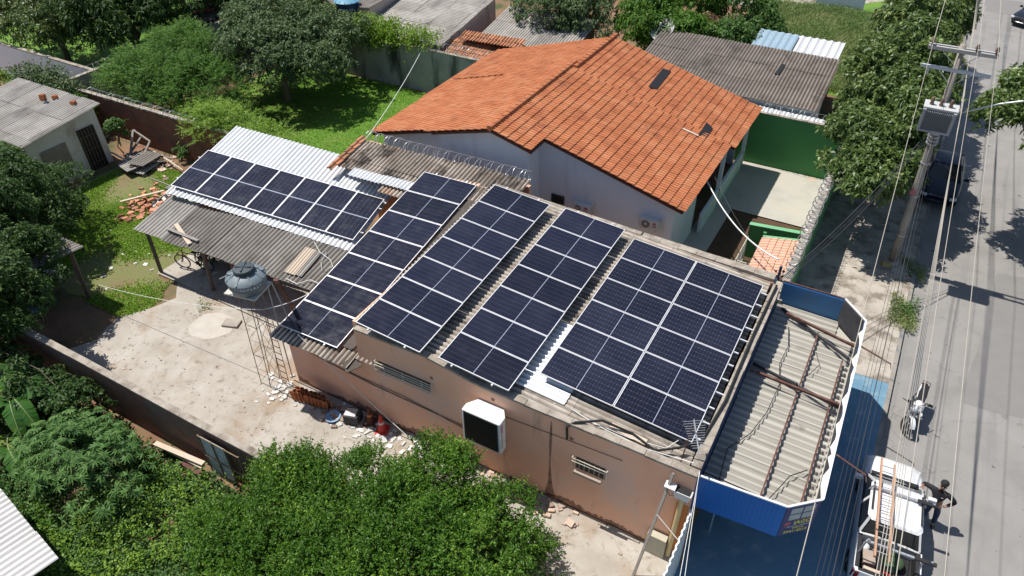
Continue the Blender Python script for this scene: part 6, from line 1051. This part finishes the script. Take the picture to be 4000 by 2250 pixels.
# ---------------------------------------------------------------- wires
plain('wire_pale', (.42, .38, .32), .6); plain('wire_dark', (.035, .035, .04), .6)
def wire(label, p, q, sag, rad=.012, m='wire_pale', group='power lines along the street', n=24, name='power_line'):
    p = Vector(p); q = Vector(q); mb = MB(); mb.tube([p.lerp(q, i / n) - Vector((0, 0, sag * 4 * (i / n) * (1 - i / n))) for i in range(n + 1)], rad, 5, False); return tag(mb.build(name, MT[m]), label, 'wire', group)
for x, x2, l in ((.4, 1.05, 'upper bare wire from the left end of the top crossarm'), (1.75, 2.15, 'upper bare wire from the middle of the top crossarm'), (2.33, 2.75, 'upper bare wire from the right end of the top crossarm')):
    wire(l + ', towards the viewer', (x, PB - .14, 9.15), (x2, -12, 9.0), .55, .008); wire(l + ', away beyond the trees', (x, PB - .14, 9.15), (x - .1, 66, 9.0), .5, .012)
for k in range(5): wire(f'pale low wire, {ORD[k]} from the top of the bundle beside the transformer', (1.95 + .02 * k, PB - .1, 7.25 - .16 * k), (2.1 + .13 * k, -12, 7.2 - .05 * k), .45, .0075); wire(f'pale low wire going away behind the pole, {ORD[k]} from the top', (1.95 + .02 * k, PB - .1, 7.25 - .16 * k), (1.6 + .1 * k, 66, 7.2 - .05 * k), .5, .008)
for k in range(5): wire(f'dark telephone cable, {ORD[k]} from the pavement side of the low bundle', (1.28 + .07 * k, PB - .15, 5.75 - .07 * (k % 3)), (1.35 + .13 * k, -12, 5.8 + .05 * (k % 3)), .45 + .06 * (k % 4), .005 if k != 3 else .011, 'wire_dark', 'telephone cables along the street')
for k, (zz, q, l) in enumerate(((6.15, (-1.5, 20.3, 3.7), 'twisted black service cable from under the transformer to the shop roof corner'), (5.9, (-1.55, 20.5, 3.4), 'thin dark cable below the twisted one from pole to shop'), (5.75, (-1.5, 21.2, 2.9), 'lowest thin cable from the pole to the green wall by the shop'), (6.0, (-1.52, 20.8, 3.2), 'thin wire between the twisted cable and the lowest one at the shop corner'))): wire(l, (1.35, PB - .2, zz), q, .35 + .1 * k, .017 if k == 0 else .008, 'wire_dark', 'service cables to the shop')
wire('thick white service cable from the tiled house over the pink tile porch', (-5.9, 26.2, 3.0), (-1.95, 21.6, 3.3), .5, .028, 'pvc', 'house service cables', name='service_cable'); wire('thin dark wire over the dividing wall and pink tile porch', (-5.85, 26.8, 3.1), (-1.8, 21.2, 3.0), .35, .01, 'wire_dark', 'house service cables', name='service_cable')
wire('pale wire hanging from the shop corner down past the blue fascia, left one', (-1.5, 11.55, 3.65), (.1, 2.0, 5.2), .2, .007, 'pvc', 'wires at the shop corner', name='service_cable'); wire('pale wire hanging from the shop corner down past the blue fascia, right one', (-1.5, 11.5, 3.65), (.45, 2.0, 5.0), .2, .007, 'pvc', 'wires at the shop corner', name='service_cable')
wire('white rope strung across the yard from the tank tower to the left tree', (-15.6, 11.1, 3.3), Z(*r(4, 740, 698), 1.2), .25, .009, 'pvc', None, name='rope'); wire('short white rope from the tank tower to the annex roof', (-15.6, 11.1, 3.3), (-14.9, 12.6, 3.2), .1, .014, 'pvc', None, name='rope')
wire('pale guy rope from the annex roof eave down to the rubbish below the cooler', (-14.3, 11.2, 2.75), Z(*r(8, 545, 430)), .05, .014, 'pvc', None, name='rope'); wire('pale line across the lawn from the grey wall to the weathered roof', YB(*r(2, 608, 380), 33.4), (-18.7, 19.6, 3.95), .25, .016, 'pvc', None, name='rope')
t = thing('service_post', 'blue post with black insulators where cables meet at the shop roof corner', 'post', (-1.75, 21.3, 0)); mb = MB(); mb.tube([(-1.78, 21.25, 0), (-1.78, 21.25, 3.3)], .05, 8); mb.tube([(-1.78, 20.6, 0), (-1.78, 20.6, 3.2)], .05, 8); mb.build('mast', plain('navy_steel', (.03, .05, .1), .5), t)
for y in (21.25, 20.6):
    for z in (2.7, 2.9, 3.1):
        for q in ((-1.66, y, z), (-1.9, y - .1, z)): mb = MB(); mb.lathe([(.03, 0), (.05, .03), (.03, .06)], 8, q); mb.build('insulator', MT['dark'], t)
# ---------------------------------------------------------------- foliage materials
leafmat('leaf_mango', (.026, .05, .011), (.064, .1, .024), (.15, .18, .06), .22, .45, .4)
leafmat('leaf_dark', (.012, .032, .006), (.028, .058, .012), (.065, .1, .022), .18, .55, .25)
leafmat('leaf_bush', (.018, .05, .005), (.046, .104, .009), (.14, .215, .028), .28, .5, .28)
leafmat('leaf_fluffy', (.03, .075, .008), (.05, .11, .015), (.085, .15, .022), .3, .6, .25)
leafmat('leaf_yellow', (.06, .12, .01), (.1, .17, .015), (.16, .22, .03), .3, .5, .3)
leafmat('leaf_grey', (.03, .055, .018), (.058, .09, .034), (.1, .13, .055), .2, .55, .25)
leafmat('leaf_weed', (.03, .07, .014), (.05, .1, .024), (.085, .13, .04), .25, .6, .25)
leafmat('leaf_cassava', (.03, .07, .018), (.055, .11, .028), (.095, .155, .045), .22, .6, .2)
leafmat('leaf_banana', (.02, .065, .01), (.034, .09, .014), (.09, .13, .018), .25, .4, .4)
leafmat('blade_lawn', (.05, .13, .008), (.075, .17, .014), (.13, .2, .03), .25, .7, .2, .5)
leafmat('blade_yard', (.07, .15, .012), (.11, .2, .02), (.17, .22, .05), .25, .7, .2, .8)
leafmat('blade_tall', (.08, .12, .035), (.14, .17, .065), (.25, .24, .13), .25, .7, .2, .8)
leafmat('leaf_dry', (.09, .06, .035), (.15, .1, .06), None, .15, .8, .1)
# ---------------------------------------------------------------- street trees
MGB = [((-.3, 31.2, 3.3), (1.6, 3.0, 1.9), 56), ((-.2, 35.0, 4.6), (1.9, 3.2, 2.3), 66), ((.1, 29.4, 2.9), (.9, 2.0, 1.5), 26), ((.6, 33.0, 4.8), (1.0, 2.4, 1.4), 30)]
tree('street_tree', 'big dark leafy mango tree between the green wall and the utility pole', 'tree', (-.3, 33.5, 0), (-.4, 34, 4), None, MT['leaf_mango'], cr=.75, ntip=44, nleaf=11, ln=.22, wr=.42, r0=.26, group='mango trees along the pavement', droop=.25, blobs=MGB)
tree('street_tree', 'tall mango tree behind the first one, reaching the top edge of the photo', 'tree', (-.4, 42, 0), (-.4, 42, 4.8), None, MT['leaf_mango'], cr=.8, ntip=44, nleaf=11, ln=.23, wr=.4, r0=.26, group='mango trees along the pavement', droop=.25, blobs=[((-.4, 40.5, 4.6), (1.9, 3.4, 2.4), 60), ((-.2, 46, 5.0), (1.9, 3.6, 2.6), 60), ((-.6, 51, 4.6), (1.6, 3, 2.4), 40)])
tree('street_tree', 'mango tree spreading over the road at the right edge, beyond the lamp arm', 'tree', (8.6, 33.5, 0), (6.2, 32, 5), None, MT['leaf_mango'], cr=.75, ntip=44, nleaf=11, ln=.22, wr=.42, r0=.26, group='mango trees along the pavement', droop=.25, blobs=[((6.2, 33.4, 5.6), (2.9, 3.2, 1.7), 75), ((7.6, 29.5, 5.6), (2.2, 2.8, 1.6), 45), ((4.1, 32.6, 5.3), (1.1, 1.6, .8), 14)])
# ---------------------------------------------------------------- foreground bush and garden
tree('cherry_bush', 'large bright green small leaved bush in the foreground against the pink wall', 'bush', (-8, 7.0, 0), (-8, 7.2, 1.6), None, MT['leaf_bush'], cr=.46, ntip=44, nleaf=16, ln=.068, wr=.55, style='shoot', r0=.1, droop=.1, low=-.1, k=60,
     blobs=[((-8.0, 6.6, 1.2), (2.6, 2.0, 1.5), 75), ((-6.2, 7.4, 1.3), (2.2, 1.8, 1.5), 70), ((-7.9, 8.2, 1.1), (1.7, 1.2, 1.35), 45), ((-10.6, 6.8, .9), (1.8, 1.5, 1.25), 50), ((-5.2, 6.0, 1.0), (1.8, 1.6, 1.2), 50), ((-9.2, 5.0, .9), (2.2, 1.6, 1.1), 55), ((-4.6, 7.7, .6), (.8, .9, .7), 14), ((-6.4, 4.6, .8), (2.2, 1.4, 1.0), 40), ((-7.6, 9.3, 1.7), (.9, .8, 1.0), 22), ((-5.9, 9.2, 1.3), (.9, .8, 1.0), 18), ((-11.4, 7.5, 1.1), (1.0, .7, 1.1), 22), ((-9.6, 8.6, 1.0), (1.0, .7, 1.1), 16), ((-4.0, 6.5, .8), (.9, 1.2, .8), 22), ((-5.0, 8.8, .8), (.8, .7, .8), 12), ((-3.5, 8.3, .35), (.5, .6, .4), 6), ((-11.8, 5.4, .7), (1.2, 1.0, .9), 24)])
bo = bpy.data.objects['cherry_bush']; NS, NL = 150, 34; rgb = np.random.default_rng(3); Pb = np.zeros((NS, 3)); bl = [(-8.0, 6.6, 2.2, 2.2, 1.7), (-6.0, 7.6, 2.2, 1.8, 2.2), (-7.7, 9.2, .9, .8, 2.3), (-10.6, 6.8, 1.6, 1.3, 1.7), (-5.0, 8.2, 1.0, 1.0, 1.2), (-4.0, 7.0, .9, 1.2, 1.1)]
for i in range(NS): q = bl[i % 6]; a = rgb.uniform(0, 6.28); k = rgb.uniform(.2, 1) ** .5; Pb[i] = (q[0] + q[2] * k * math.cos(a), q[1] + q[3] * k * math.sin(a), q[4] * (1.15 - .45 * k * k))
tw = rgb.normal(0, .38, (NS, 3)); tw[:, 2] = 1; tw /= np.linalg.norm(tw, axis=1, keepdims=True); tw *= rgb.uniform(.45, .95, (NS, 1)); s_ = rgb.uniform(0, 1, (NS, NL)); B = Pb[:, None] + tw[:, None] * s_[:, :, None] + rgb.normal(0, .018, (NS, NL, 3)); leaves_obj('shoot_leaves', B.reshape(-1, 3), (rgb.normal(0, 1, (NS, NL, 3)) + tw[:, None] * .8).reshape(-1, 3), .062 * rgb.uniform(.7, 1.2, NS * NL), .6, MT['leaf_bush'], bo, .1)
mb = MB()
for i in range(NS): mb.tube([Pb[i] - tw[i] * .3, Pb[i] + tw[i]], [.008, .004], 3)
mb.build('twig', MT['bark'], bo)
t = thing('cassava_plant', 'cassava bush with fingered leaves between banana and garden gate', 'bush', (-18.0, 5.2, 0)); B, D, L_, cc = crown((-17.4, 5.2, 1.1), (2.1, 1.35, 1.0), 66, .4, 11, 1, .2, low=0.)
Ps, Ds, Ls = [], [], []
for p, o_ in zip(B, D):
    ctr = np.array([-17.4, 5.2, .5]); up = (p - ctr); up /= np.linalg.norm(up); up = up * .6 + np.array([0, 0, .8]); up /= np.linalg.norm(up); e1 = np.cross(up, [NR.normal(), NR.normal(), .1]); e1 /= np.linalg.norm(e1); e2 = np.cross(up, e1)
    for k in range(7): a = (k - 3) * .62; Ps.append(p); Ds.append(e1 * math.cos(a) + e2 * math.sin(a) - up * .12); Ls.append(.24 - abs(k - 3) * .022)
leaves_obj('crown', np.array(Ps), np.array(Ds), np.array(Ls), .24, MT['leaf_cassava'], t, .18)
mb = MB(); limbs(mb, (-17.4, 5.2, 0), (-17.4, 5.2, .9), cc, .05, 20); mb.build('stem', MT['bark'], t)
def banana(label, base, h, nl, seed, L0=1.75):
    rg = random.Random(seed); t = thing('banana_plant', label, 'banana plant', base, 'banana plants'); b = Vector(base); mb = MB(); mb.tube([b, b + Vector((0, 0, h * .5)), b + Vector((.05, 0, h))], [.13, .11, .07], 9); mb.build('stem', mat('banana_stem', [(.1, .1, .04), (.18, .16, .08)], 4, .8), t)
    for i in range(nl):
        a = i * 2.4 + rg.uniform(-.3, .3); dr = Vector((math.cos(a), math.sin(a), 0)); L_ = L0 * rg.uniform(.7, 1.05); el = rg.uniform(.5, 1.1); pts = []; n = 14
        for k in range(n + 1): s = k / n; pts.append(b + Vector((0, 0, h)) + dr * (L_ * s * math.cos(el * (1 - s * .8))) + Vector((0, 0, L_ * (s * math.sin(el) - .95 * s * s))))
        sd = dr.cross(Vector((0, 0, 1))).normalized(); mb = MB()
        for sgn in (-1, 1):
            for k in range(2, n):
                w0, w1 = [.3 * math.sin(math.pi * min(1, (q / n) ** .8 * .97 + .03)) ** .6 for q in (k, k + 1)]; tear = rg.random() < .25; dz = -.1 - .08 * rg.random()
                p0, p1 = pts[k], pts[k + 1]; q1 = p1.lerp(p0, .35 if tear else 0); mb.add([p0, p1, q1 + sd * sgn * w1 + Vector((0, 0, dz)), p0 + sd * sgn * w0 + Vector((0, 0, dz))], [(0, 1, 2, 3)])
        mb.build('leaf', MT['leaf_banana'] if i % 5 != 4 else MT['leaf_yellow'], t, False); mb = MB(); mb.tube(pts, [.022] * 5 + [.012] * (n - 4), 5); mb.build('midrib', plain('midrib', (.2, .25, .08), .5), bpy.data.objects[t.name].children[-1])
banana('banana plant with torn leaves nearest the cassava bush', (-21.3, 5.6, 0), 1.5, 8, 3); banana('banana plant at the left edge in the dark corner', (-23.0, 5.4, 0), 1.7, 8, 5); banana('small banana plant low beside the yard wall', (-20.4, 4.6, 0), .8, 6, 9, 1.5)
def scatter(name, label, n, region, hfun, ln, wr, m, kind='stuff', up=.6, cat='weeds', z0=0., clump=0, hmin=0.):
    """Ground cover: leaves scattered over a region up to a local height."""
    P = region(n); h = hfun(P) if callable(hfun) else np.full(len(P), hfun); ok = h > hmin; P = P[ok]; h = h[ok]
    z = NR.uniform(.0, 1, len(P)) ** .7 * h + z0; D = NR.normal(0, 1, (len(P), 3)) * np.array([1, 1, .5]) + np.array([0, 0, up]); o = leaves_obj(name, np.column_stack([P, z]), D, ln * NR.uniform(.6, 1.3, len(P)), wr, m, None, .25); return tag(o, label, cat, kind=kind)
def noise2(P, f, seed): rg = np.random.default_rng(seed); s = 0; 
def bumps(P, cs): return np.max([hh * np.clip(1 - ((P[:, 0] - x) / rx) ** 2 - ((P[:, 1] - y) / ry) ** 2, 0, None) ** .5 for x, y, rx, ry, hh in cs], 0)
rect = lambda x0, x1, y0, y1: (lambda n: np.column_stack([NR.uniform(x0, x1, n), NR.uniform(y0, y1, n)]))
def ground_cover(name, label, n, region, hmax, ln, wr, m, k=14, seed=0):
    """Countless small plants: each a few upright shoots strung with leaves, of uneven height."""
    P = region(n); P = P[(np.sin(P[:, 0] * 1.9 + seed) + np.sin(P[:, 1] * 2.3 + 1.7 * np.sin(P[:, 0] * 1.1 + seed)) + NR.normal(0, .7, len(P))) > -1.2]
    h = hmax * (.35 + .4 * (np.sin(P[:, 0] * 1.3 + seed * 2 + np.sin(P[:, 1] * 1.7)) * .5 + .5) + NR.uniform(0, .45, len(P))); nn = len(P); tw = NR.normal(0, .38, (nn, 3)); tw[:, 2] = 1; s_ = NR.uniform(.15, 1, (nn, k))
    B = np.concatenate([P, np.zeros((nn, 1))], 1)[:, None, :] + tw[:, None, :] * (s_ * h[:, None])[:, :, None] + NR.normal(0, .035, (nn, k, 3)); D = NR.normal(0, 1, (nn, k, 3)) * np.array([1, 1, .5]) + np.array([0, 0, .35])
    o = leaves_obj(name, B.reshape(-1, 3), D.reshape(-1, 3), ln * NR.uniform(.6, 1.35, nn * k), wr, m, None, .25); return tag(o, label, 'weeds', kind='stuff')
ground_cover('weeds', 'tangled green weeds filling the garden below the yard wall', 7600, rect(-20, -8.5, -1.5, 6.7), .6, .1, .45, MT['leaf_weed'], 14, 1)
ground_cover('weeds', 'brighter yellow green weeds among the garden growth', 1500, rect(-17, -10, 1.5, 6.6), .85, .085, .5, MT['leaf_yellow'], 16, 4)
ground_cover('weeds', 'dark low creeper covering the garden soil', 5200, rect(-24, -11, -1, 7.1), .3, .14, .6, MT['leaf_dark'], 9, 7)
scatter('creeper', 'broad leaved creeper along the corner shed roof', 5000, rect(-18.6, -12.2, .6, 4.2), lambda P: np.where(np.abs((P[:, 1] - 3.0) + (P[:, 0] + 17) * .35) < .75, .35, 0.), .17, .75, MT['leaf_bush'], hmin=.1)
def grass(name, label, n, region, ln, wr, m, mask=None, z0=0., lean=.5, cat='grass'):
    P = region(n)
    if mask is not None: P = P[mask(P)]
    D = NR.normal(0, lean, (len(P), 3)); D[:, 2] = 1; o = leaves_obj(name, np.column_stack([P, np.full(len(P), z0)]), D, ln * NR.uniform(.5, 1.3, len(P)), wr, m, None, .35); return tag(o, label, cat, kind='stuff')
def patchy(P, f=.9, th=.0, seed=1):
    q = np.sin(P[:, 0] * f + 1.3 * np.sin(P[:, 1] * f * .7 + seed)) + np.sin(P[:, 1] * f * 1.3 + seed * 2.1 + 1.1 * np.sin(P[:, 0] * f * 1.7)) + NR.normal(0, .45, len(P)); return q > th
grass('tall_grass', 'tall thin grass clumps in the middle of the garden weeds', 9000, rect(-13, -8.5, 1.0, 5.4), .55, .045, MT['blade_tall'], lambda P: patchy(P, 1.4, .7, 3), 0, .45)
grass('lawn_grass', 'bright green mown grass of the lawn behind the tiled house', 110000, rect(-33, -19.9, 20.9, 33.3), .075, .32, MT['blade_lawn'])
inyard = lambda P: ((P[:, 0] < -23.3 - .35 * np.sin(P[:, 1] * 2)) | (P[:, 1] > 12.0 + .3 * np.sin(P[:, 0] * 3)) & (P[:, 0] < -24.5)) & (P[:, 1] < 19.5) & ((P[:, 0] > -33.6) | (P[:, 1] < 13.5))
grass('yard_grass', 'patchy yellow green grass in the left yard', 110000, rect(-33.8, -23.0, 10.6, 19.8), .11, .4, MT['blade_yard'], lambda P: inyard(P) & patchy(P, .8, -.55, 2), 0, .7)
grass('verge_grass', 'weeds growing out of the kerb by the utility pole', 5200, rect(2.1, 3.0, 24.2, 29.0), .32, .09, MT['blade_tall'], lambda P: patchy(P, 1.5, .25, 4), -.05, .5, 'weeds'); scatter('verge_weeds', 'leafy green weeds along the kerb', 2600, rect(2.3, 3.0, 24.4, 28.8), lambda P: np.where(patchy(P, 1.9, .5, 6), .22, 0.), .1, .5, MT['leaf_weed'], hmin=.05)
grass('tall_grass', 'tall pale grass filling the vacant lot at the top', 42000, rect(-11.8, -2.0, 44.8, 60.4), .75, .05, MT['blade_tall'], None, 0, .5); scatter('weeds', 'green weeds among the pale grass of the vacant lot', 14000, rect(-11.8, -2.0, 44.8, 62), lambda P: np.where(patchy(P, .7, .2, 8), .6, 0.), .17, .4, MT['leaf_weed'], hmin=.05)
grass('verge_grass', 'grass strip at the far kerb under the trees', 7000, rect(.6, 2.5, 46, 62), .4, .07, MT['blade_tall'], lambda P: patchy(P, .8, .0, 5)); grass('bed_grass', 'thin grass between the driveway slab and the dividing wall', 1800, rect(-3.6, -1.7, 26.3, 29.2), .12, .2, MT['blade_yard'], lambda P: patchy(P, 2, .3, 2)); scatter('yard_weeds', 'small weeds in the cracks by the lattice tower and porch', 90, (lambda n: np.array(Z(800, 1200)[:2]) + NR.normal(0, .22, (n, 2))), .14, .09, .5, MT['leaf_weed'])
scatter('leaf_litter', 'dry leaves on the ground under the pale leaved tree', 5000, rect(-37, -28, 22, 30), .03, .12, .5, MT['leaf_dry'], up=.1)
# ---------------------------------------------------------------- lawn trees and bushes
tree('pale_leaf_tree', 'round tree with pale shiny leaves at the edge of the lawn', 'tree', (-31.8, 28.6, 0), (-31.5, 28.8, 3.0), None, MT['leaf_grey'], cr=.75, ntip=24, nleaf=9, ln=.19, wr=.45, r0=.2, droop=.3, blobs=[((-32.2, 28.2, 2.9), (3.0, 2.6, 1.7), 85), ((-29.6, 28.6, 2.4), (2.2, 2.0, 1.4), 45), ((-34.0, 30.6, 3.3), (2.6, 2.4, 1.6), 55), ((-30.6, 31.5, 3.0), (2.4, 1.8, 1.4), 45)])
tree('feathery_bush', 'big feathery green bush behind the brick wall with razor wire', 'bush', (-35.6, 24.2, 0), (-35.6, 24.2, 1.6), None, MT['leaf_fluffy'], cr=.6, ntip=26, nleaf=16, ln=.11, wr=.42, style='feather', r0=.12, droop=.2, low=0., blobs=[((-36.3, 23.4, 1.6), (3.2, 1.9, 1.8), 85), ((-33.6, 24.2, 1.6), (2.5, 2.0, 1.7), 65), ((-36.2, 26.0, 2.3), (2.2, 1.8, 1.9), 50)])
tree('young_bush', 'small yellow green bush at the brick wall between the two feathery bushes', 'bush', (-31.7, 22.3, 0), (-31.7, 22.3, .9), (1.1, .9, .9), MT['leaf_yellow'], 26, .4, 18, 9, .12, .5, style='shoot', r0=.06, low=0.)
tree('feathery_shrub', 'light green feathery shrub over the brick wall just behind the white roof', 'bush', (-28.3, 21.7, 0), (-28.3, 21.6, 1.3), None, MT['leaf_yellow'], cr=.5, ntip=20, nleaf=16, ln=.1, wr=.4, style='feather', r0=.08, low=0., blobs=[((-28.8, 21.4, 1.7), (1.9, 1.3, 1.3), 46), ((-26.0, 21.4, 1.5), (1.7, 1.0, 1.1), 34), ((-23.8, 21.5, 1.1), (1.2, .8, .9), 18)])
tree('mango_tree', 'dark dense mango tree behind the walls at the top left', 'tree', (-43.8, 27.5, 0), (-43, 28, 4.2), None, MT['leaf_dark'], cr=.95, ntip=26, nleaf=10, ln=.27, wr=.28, r0=.28, droop=.4, group='mango trees at the top left', blobs=[((-43.6, 27.2, 3.5), (3.6, 3.0, 2.9), 120), ((-41.9, 31.0, 3.8), (2.9, 3.2, 3.0), 95), ((-46.6, 29.6, 4.0), (3.4, 3.4, 3.0), 95), ((-44, 35, 4.4), (4, 3, 3), 90)])
tree('mango_tree', 'lighter mango tree left of the dark one, over the white wall', 'tree', (-48, 25.6, 0), (-48, 25.6, 3.2), None, MT['leaf_mango'], cr=.8, ntip=24, nleaf=9, ln=.22, wr=.35, r0=.2, droop=.3, group='mango trees at the top left', blobs=[((-47.6, 25.0, 2.6), (3.0, 1.9, 2.2), 85), ((-51.5, 25.6, 2.9), (3.0, 2.4, 2.4), 85), ((-50, 31, 4.2), (3.5, 3, 2.8), 70)])
tree('yard_shrub', 'leafy shrub before the white wall behind the low white house', 'bush', (-41.5, 20.3, 0), (-41.5, 20.3, 1.3), None, MT['leaf_grey'], cr=.5, ntip=18, nleaf=9, ln=.17, wr=.5, style='shoot', r0=.07, low=-.1, group='shrubs behind the low white house', blobs=[((-41.8, 20.2, 1.3), (1.2, 1.0, 1.2), 26), ((-40.0, 20.0, 1.0), (1.4, .7, 1.0), 24)])
tree('yard_shrub', 'yellowish shrub at the left edge behind the low white house', 'bush', (-45.5, 19.4, 0), (-45.5, 19.4, 1.0), (2.6, 1.6, 1.2), MT['leaf_yellow'], 50, .5, 18, 8, .13, .5, r0=.06, low=0., group='shrubs behind the low white house')
tree('yard_shrub', 'shrub squeezed between the low white house and the brick wall corner', 'bush', (-38.6, 20.1, 0), (-38.6, 20.0, 1.1), (1.2, .5, 1.1), MT['leaf_bush'], 22, .4, 16, 8, .13, .5, r0=.05, low=0., group='shrubs behind the low white house')
tree('papaya_sprout', 'tall thin leafy plant against the brick wall by the timber frame', 'plant', tuple(Z(485, 600)), (Z(485, 600).x, Z(485, 600).y, 1.1), (.5, .3, 1.0), MT['leaf_weed'], 14, .28, 12, 7, .16, .5, r0=.03, low=-.4)
tree('wall_shrub', 'small weed bush at the brick wall foot near the white roof', 'plant', tuple(Z(715, 628)), (Z(715, 628).x, Z(715, 628).y, .35), (.35, .3, .35), MT['leaf_weed'], 8, .2, 12, 7, .12, .5, r0=.02, low=0.)
tree('wall_vine', 'green vine hanging over the grey wall beside the pale leaved tree', 'vine', (-28.5, 34.2, 0), (-28.5, 33.9, 2.7), None, MT['leaf_yellow'], cr=.45, ntip=20, nleaf=9, ln=.15, wr=.5, style='shoot', r0=.05, low=-.6, blobs=[((-29.6, 34.0, 2.3), (1.7, .7, .6), 32), ((-27.3, 33.9, 2.5), (1.5, .5, .5), 22), ((-25.6, 33.8, 2.75), (1.0, .3, .25), 8)])
tree('left_tree', 'dark tree over the open shed at the left edge', 'tree', (-28.6, 9.0, 0), (-28.4, 10.2, 3.2), None, MT['leaf_dark'], cr=.7, ntip=38, nleaf=11, ln=.16, wr=.36, r0=.2, droop=.4, low=-.6, blobs=[((-30.6, 12.0, 2.3), (2.6, 1.7, 1.9), 70), ((-28.2, 9.6, 3.0), (2.1, 1.7, 1.7), 60), ((-25.9, 9.2, 2.7), (1.5, 1.1, 1.2), 30), ((-26.3, 7.2, 2.3), (2.2, 1.2, 1.6), 45), ((-25.2, 6.8, 1.5), (1.2, .8, 1.0), 16), ((-24.2, 7.6, 3.0), (1.5, 1.1, 1.2), 32)])
tree('left_bush', 'bushy green tree in front of the low white house at the left edge', 'tree', (-33.6, 12.9, 0), (-33.6, 13.0, 1.5), None, MT['leaf_weed'], cr=.55, ntip=24, nleaf=10, ln=.14, wr=.38, r0=.1, low=-.2, blobs=[((-34.6, 13.2, 1.6), (2.2, 1.3, 1.5), 50), ((-32.6, 13.4, 1.2), (1.2, .9, .9), 20)])
tree('small_tree', 'small sapling with reddish trunk in the shade beside the pallet', 'tree', tuple(Z(*r(4, 560, 180))), (-31.2, 14.6, 1.9), (1.2, .8, .6), MT['leaf_dark'], 16, .4, 14, 8, .14, .35, r0=.06, low=-.2)
tree('porch_plant', 'dark spiky plant beside the bicycle under the porch', 'plant', (-23.1, 14.9, .06), (-23.0, 14.9, .5), (.4, .35, .4), MT['leaf_dark'], 8, .22, 12, 6, .28, .16, r0=.03, low=0.)
tree('garden_shrub', 'dark shrub behind the cassava bush at the garden wall', 'bush', (-19.4, 6.6, 0), (-19.2, 6.5, .9), None, MT['leaf_dark'], cr=.45, ntip=20, nleaf=9, ln=.14, wr=.45, r0=.05, low=0., blobs=[((-19.6, 6.5, .8), (1.4, .6, .9), 24), ((-22.5, 6.2, 1.0), (2.0, 1.0, 1.2), 30)])
# ---------------------------------------------------------------- trees behind the houses
tree('grey_vine_tree', 'grey green tree hanging over the pale roof behind the tiled house', 'tree', (-19.8, 41.2, 0), (-19.3, 40.8, 3.0), None, MT['leaf_grey'], cr=.7, ntip=24, nleaf=10, ln=.17, wr=.42, r0=.15, droop=.4, low=-.6, blobs=[((-20.8, 40.8, 3.1), (2.0, 1.6, 1.6), 50), ((-18.2, 41.2, 3.1), (1.8, 1.6, 1.5), 45), ((-20.2, 43.5, 3.4), (2.6, 2.2, 1.6), 50)])
tree('garden_tree', 'bright green broad leaved tree right behind the tiled house ridge', 'tree', (-13.4, 42.4, 0), (-13.4, 42.2, 2.8), None, MT['leaf_fluffy'], cr=.75, ntip=24, nleaf=9, ln=.25, wr=.36, r0=.16, droop=.45, low=-.5, group='trees behind the tiled house', blobs=[((-14.6, 42.4, 2.9), (1.7, 1.8, 1.8), 45), ((-12.2, 42.0, 2.4), (1.7, 1.6, 1.6), 40), ((-13.6, 45.5, 3.3), (2.6, 2.2, 1.8), 45)])
tree('garden_tree', 'dark dense tree between the bright tree and the vacant lot', 'tree', (-9.6, 43.8, 0), (-9.6, 43.6, 2.6), None, MT['leaf_weed'], cr=.75, ntip=24, nleaf=9, ln=.22, wr=.4, r0=.15, droop=.4, low=-.5, group='trees behind the tiled house', blobs=[((-9.8, 43.2, 2.1), (1.5, 1.4, 1.5), 36), ((-10.6, 47.5, 3.0), (2.0, 2.4, 1.8), 46), ((-8.9, 46.2, 2.0), (1.2, 1.6, 1.5), 24)])
tree('dry_vine', 'dry brown creeper hanging between the two trees behind the tiled house', 'vine', (-11.4, 43.4, 0), (-11.3, 43.3, 2.0), (.8, .8, 1.7), MT['leaf_dry'], 26, .5, 20, 8, .2, .3, r0=.06, low=-.8)
tree('garden_shrub', 'leafy shrub by the satellite dish behind the orange roof', 'bush', tuple(Z(2530, 175, 0)), (Z(2530, 175, 1.5).x, Z(2530, 175, 1.5).y, 1.4), (1.0, .8, 1.3), MT['leaf_bush'], 24, .4, 16, 8, .2, .5, r0=.06, low=-.3)
t = thing('reed_clump', 'clump of long arching cane leaves above the pale roof behind the tiled house', 'plant', tuple(Z(2275, 95, 0))); b = np.array(t.location); P = b + NR.normal(0, .15, (140, 3)) * np.array([1, 1, 0]) + np.array([0, 0, 1.4]); D = NR.normal(0, .6, (140, 3)); D[:, 2] = .6; leaves_obj('leaves', P, D, 1.3 * NR.uniform(.6, 1.2, 140), .07, MT['blade_tall'], t, .55); mb = MB()
for k in range(9): mb.tube([t.location + Vector((random.uniform(-.2, .2), random.uniform(-.2, .2), 0)), t.location + Vector((random.uniform(-.3, .3), random.uniform(-.3, .3), 1.8))], .025, 5)
mb.build('cane', MT['bark'], t)
tree('far_tree', 'green tree at the top left corner beyond the dark mango', 'tree', (-50, 37, 0), (-50, 36, 4), (5.5, 5, 3), MT['leaf_mango'], 120, .95, 22, 9, .28, .32, r0=.2)
tree('far_tree', 'tree between the grey roofs and the blue tank at the top', 'tree', (-37.5, 37, 0), (-37.5, 36.5, 2.6), None, MT['leaf_mango'], cr=.6, ntip=20, nleaf=9, ln=.2, wr=.4, r0=.15, low=-.4, blobs=[((-36.5, 36.0, 2.5), (2.0, 1.4, 1.3), 34), ((-34.0, 35.2, 2.2), (1.4, 1.0, 1.1), 20)])
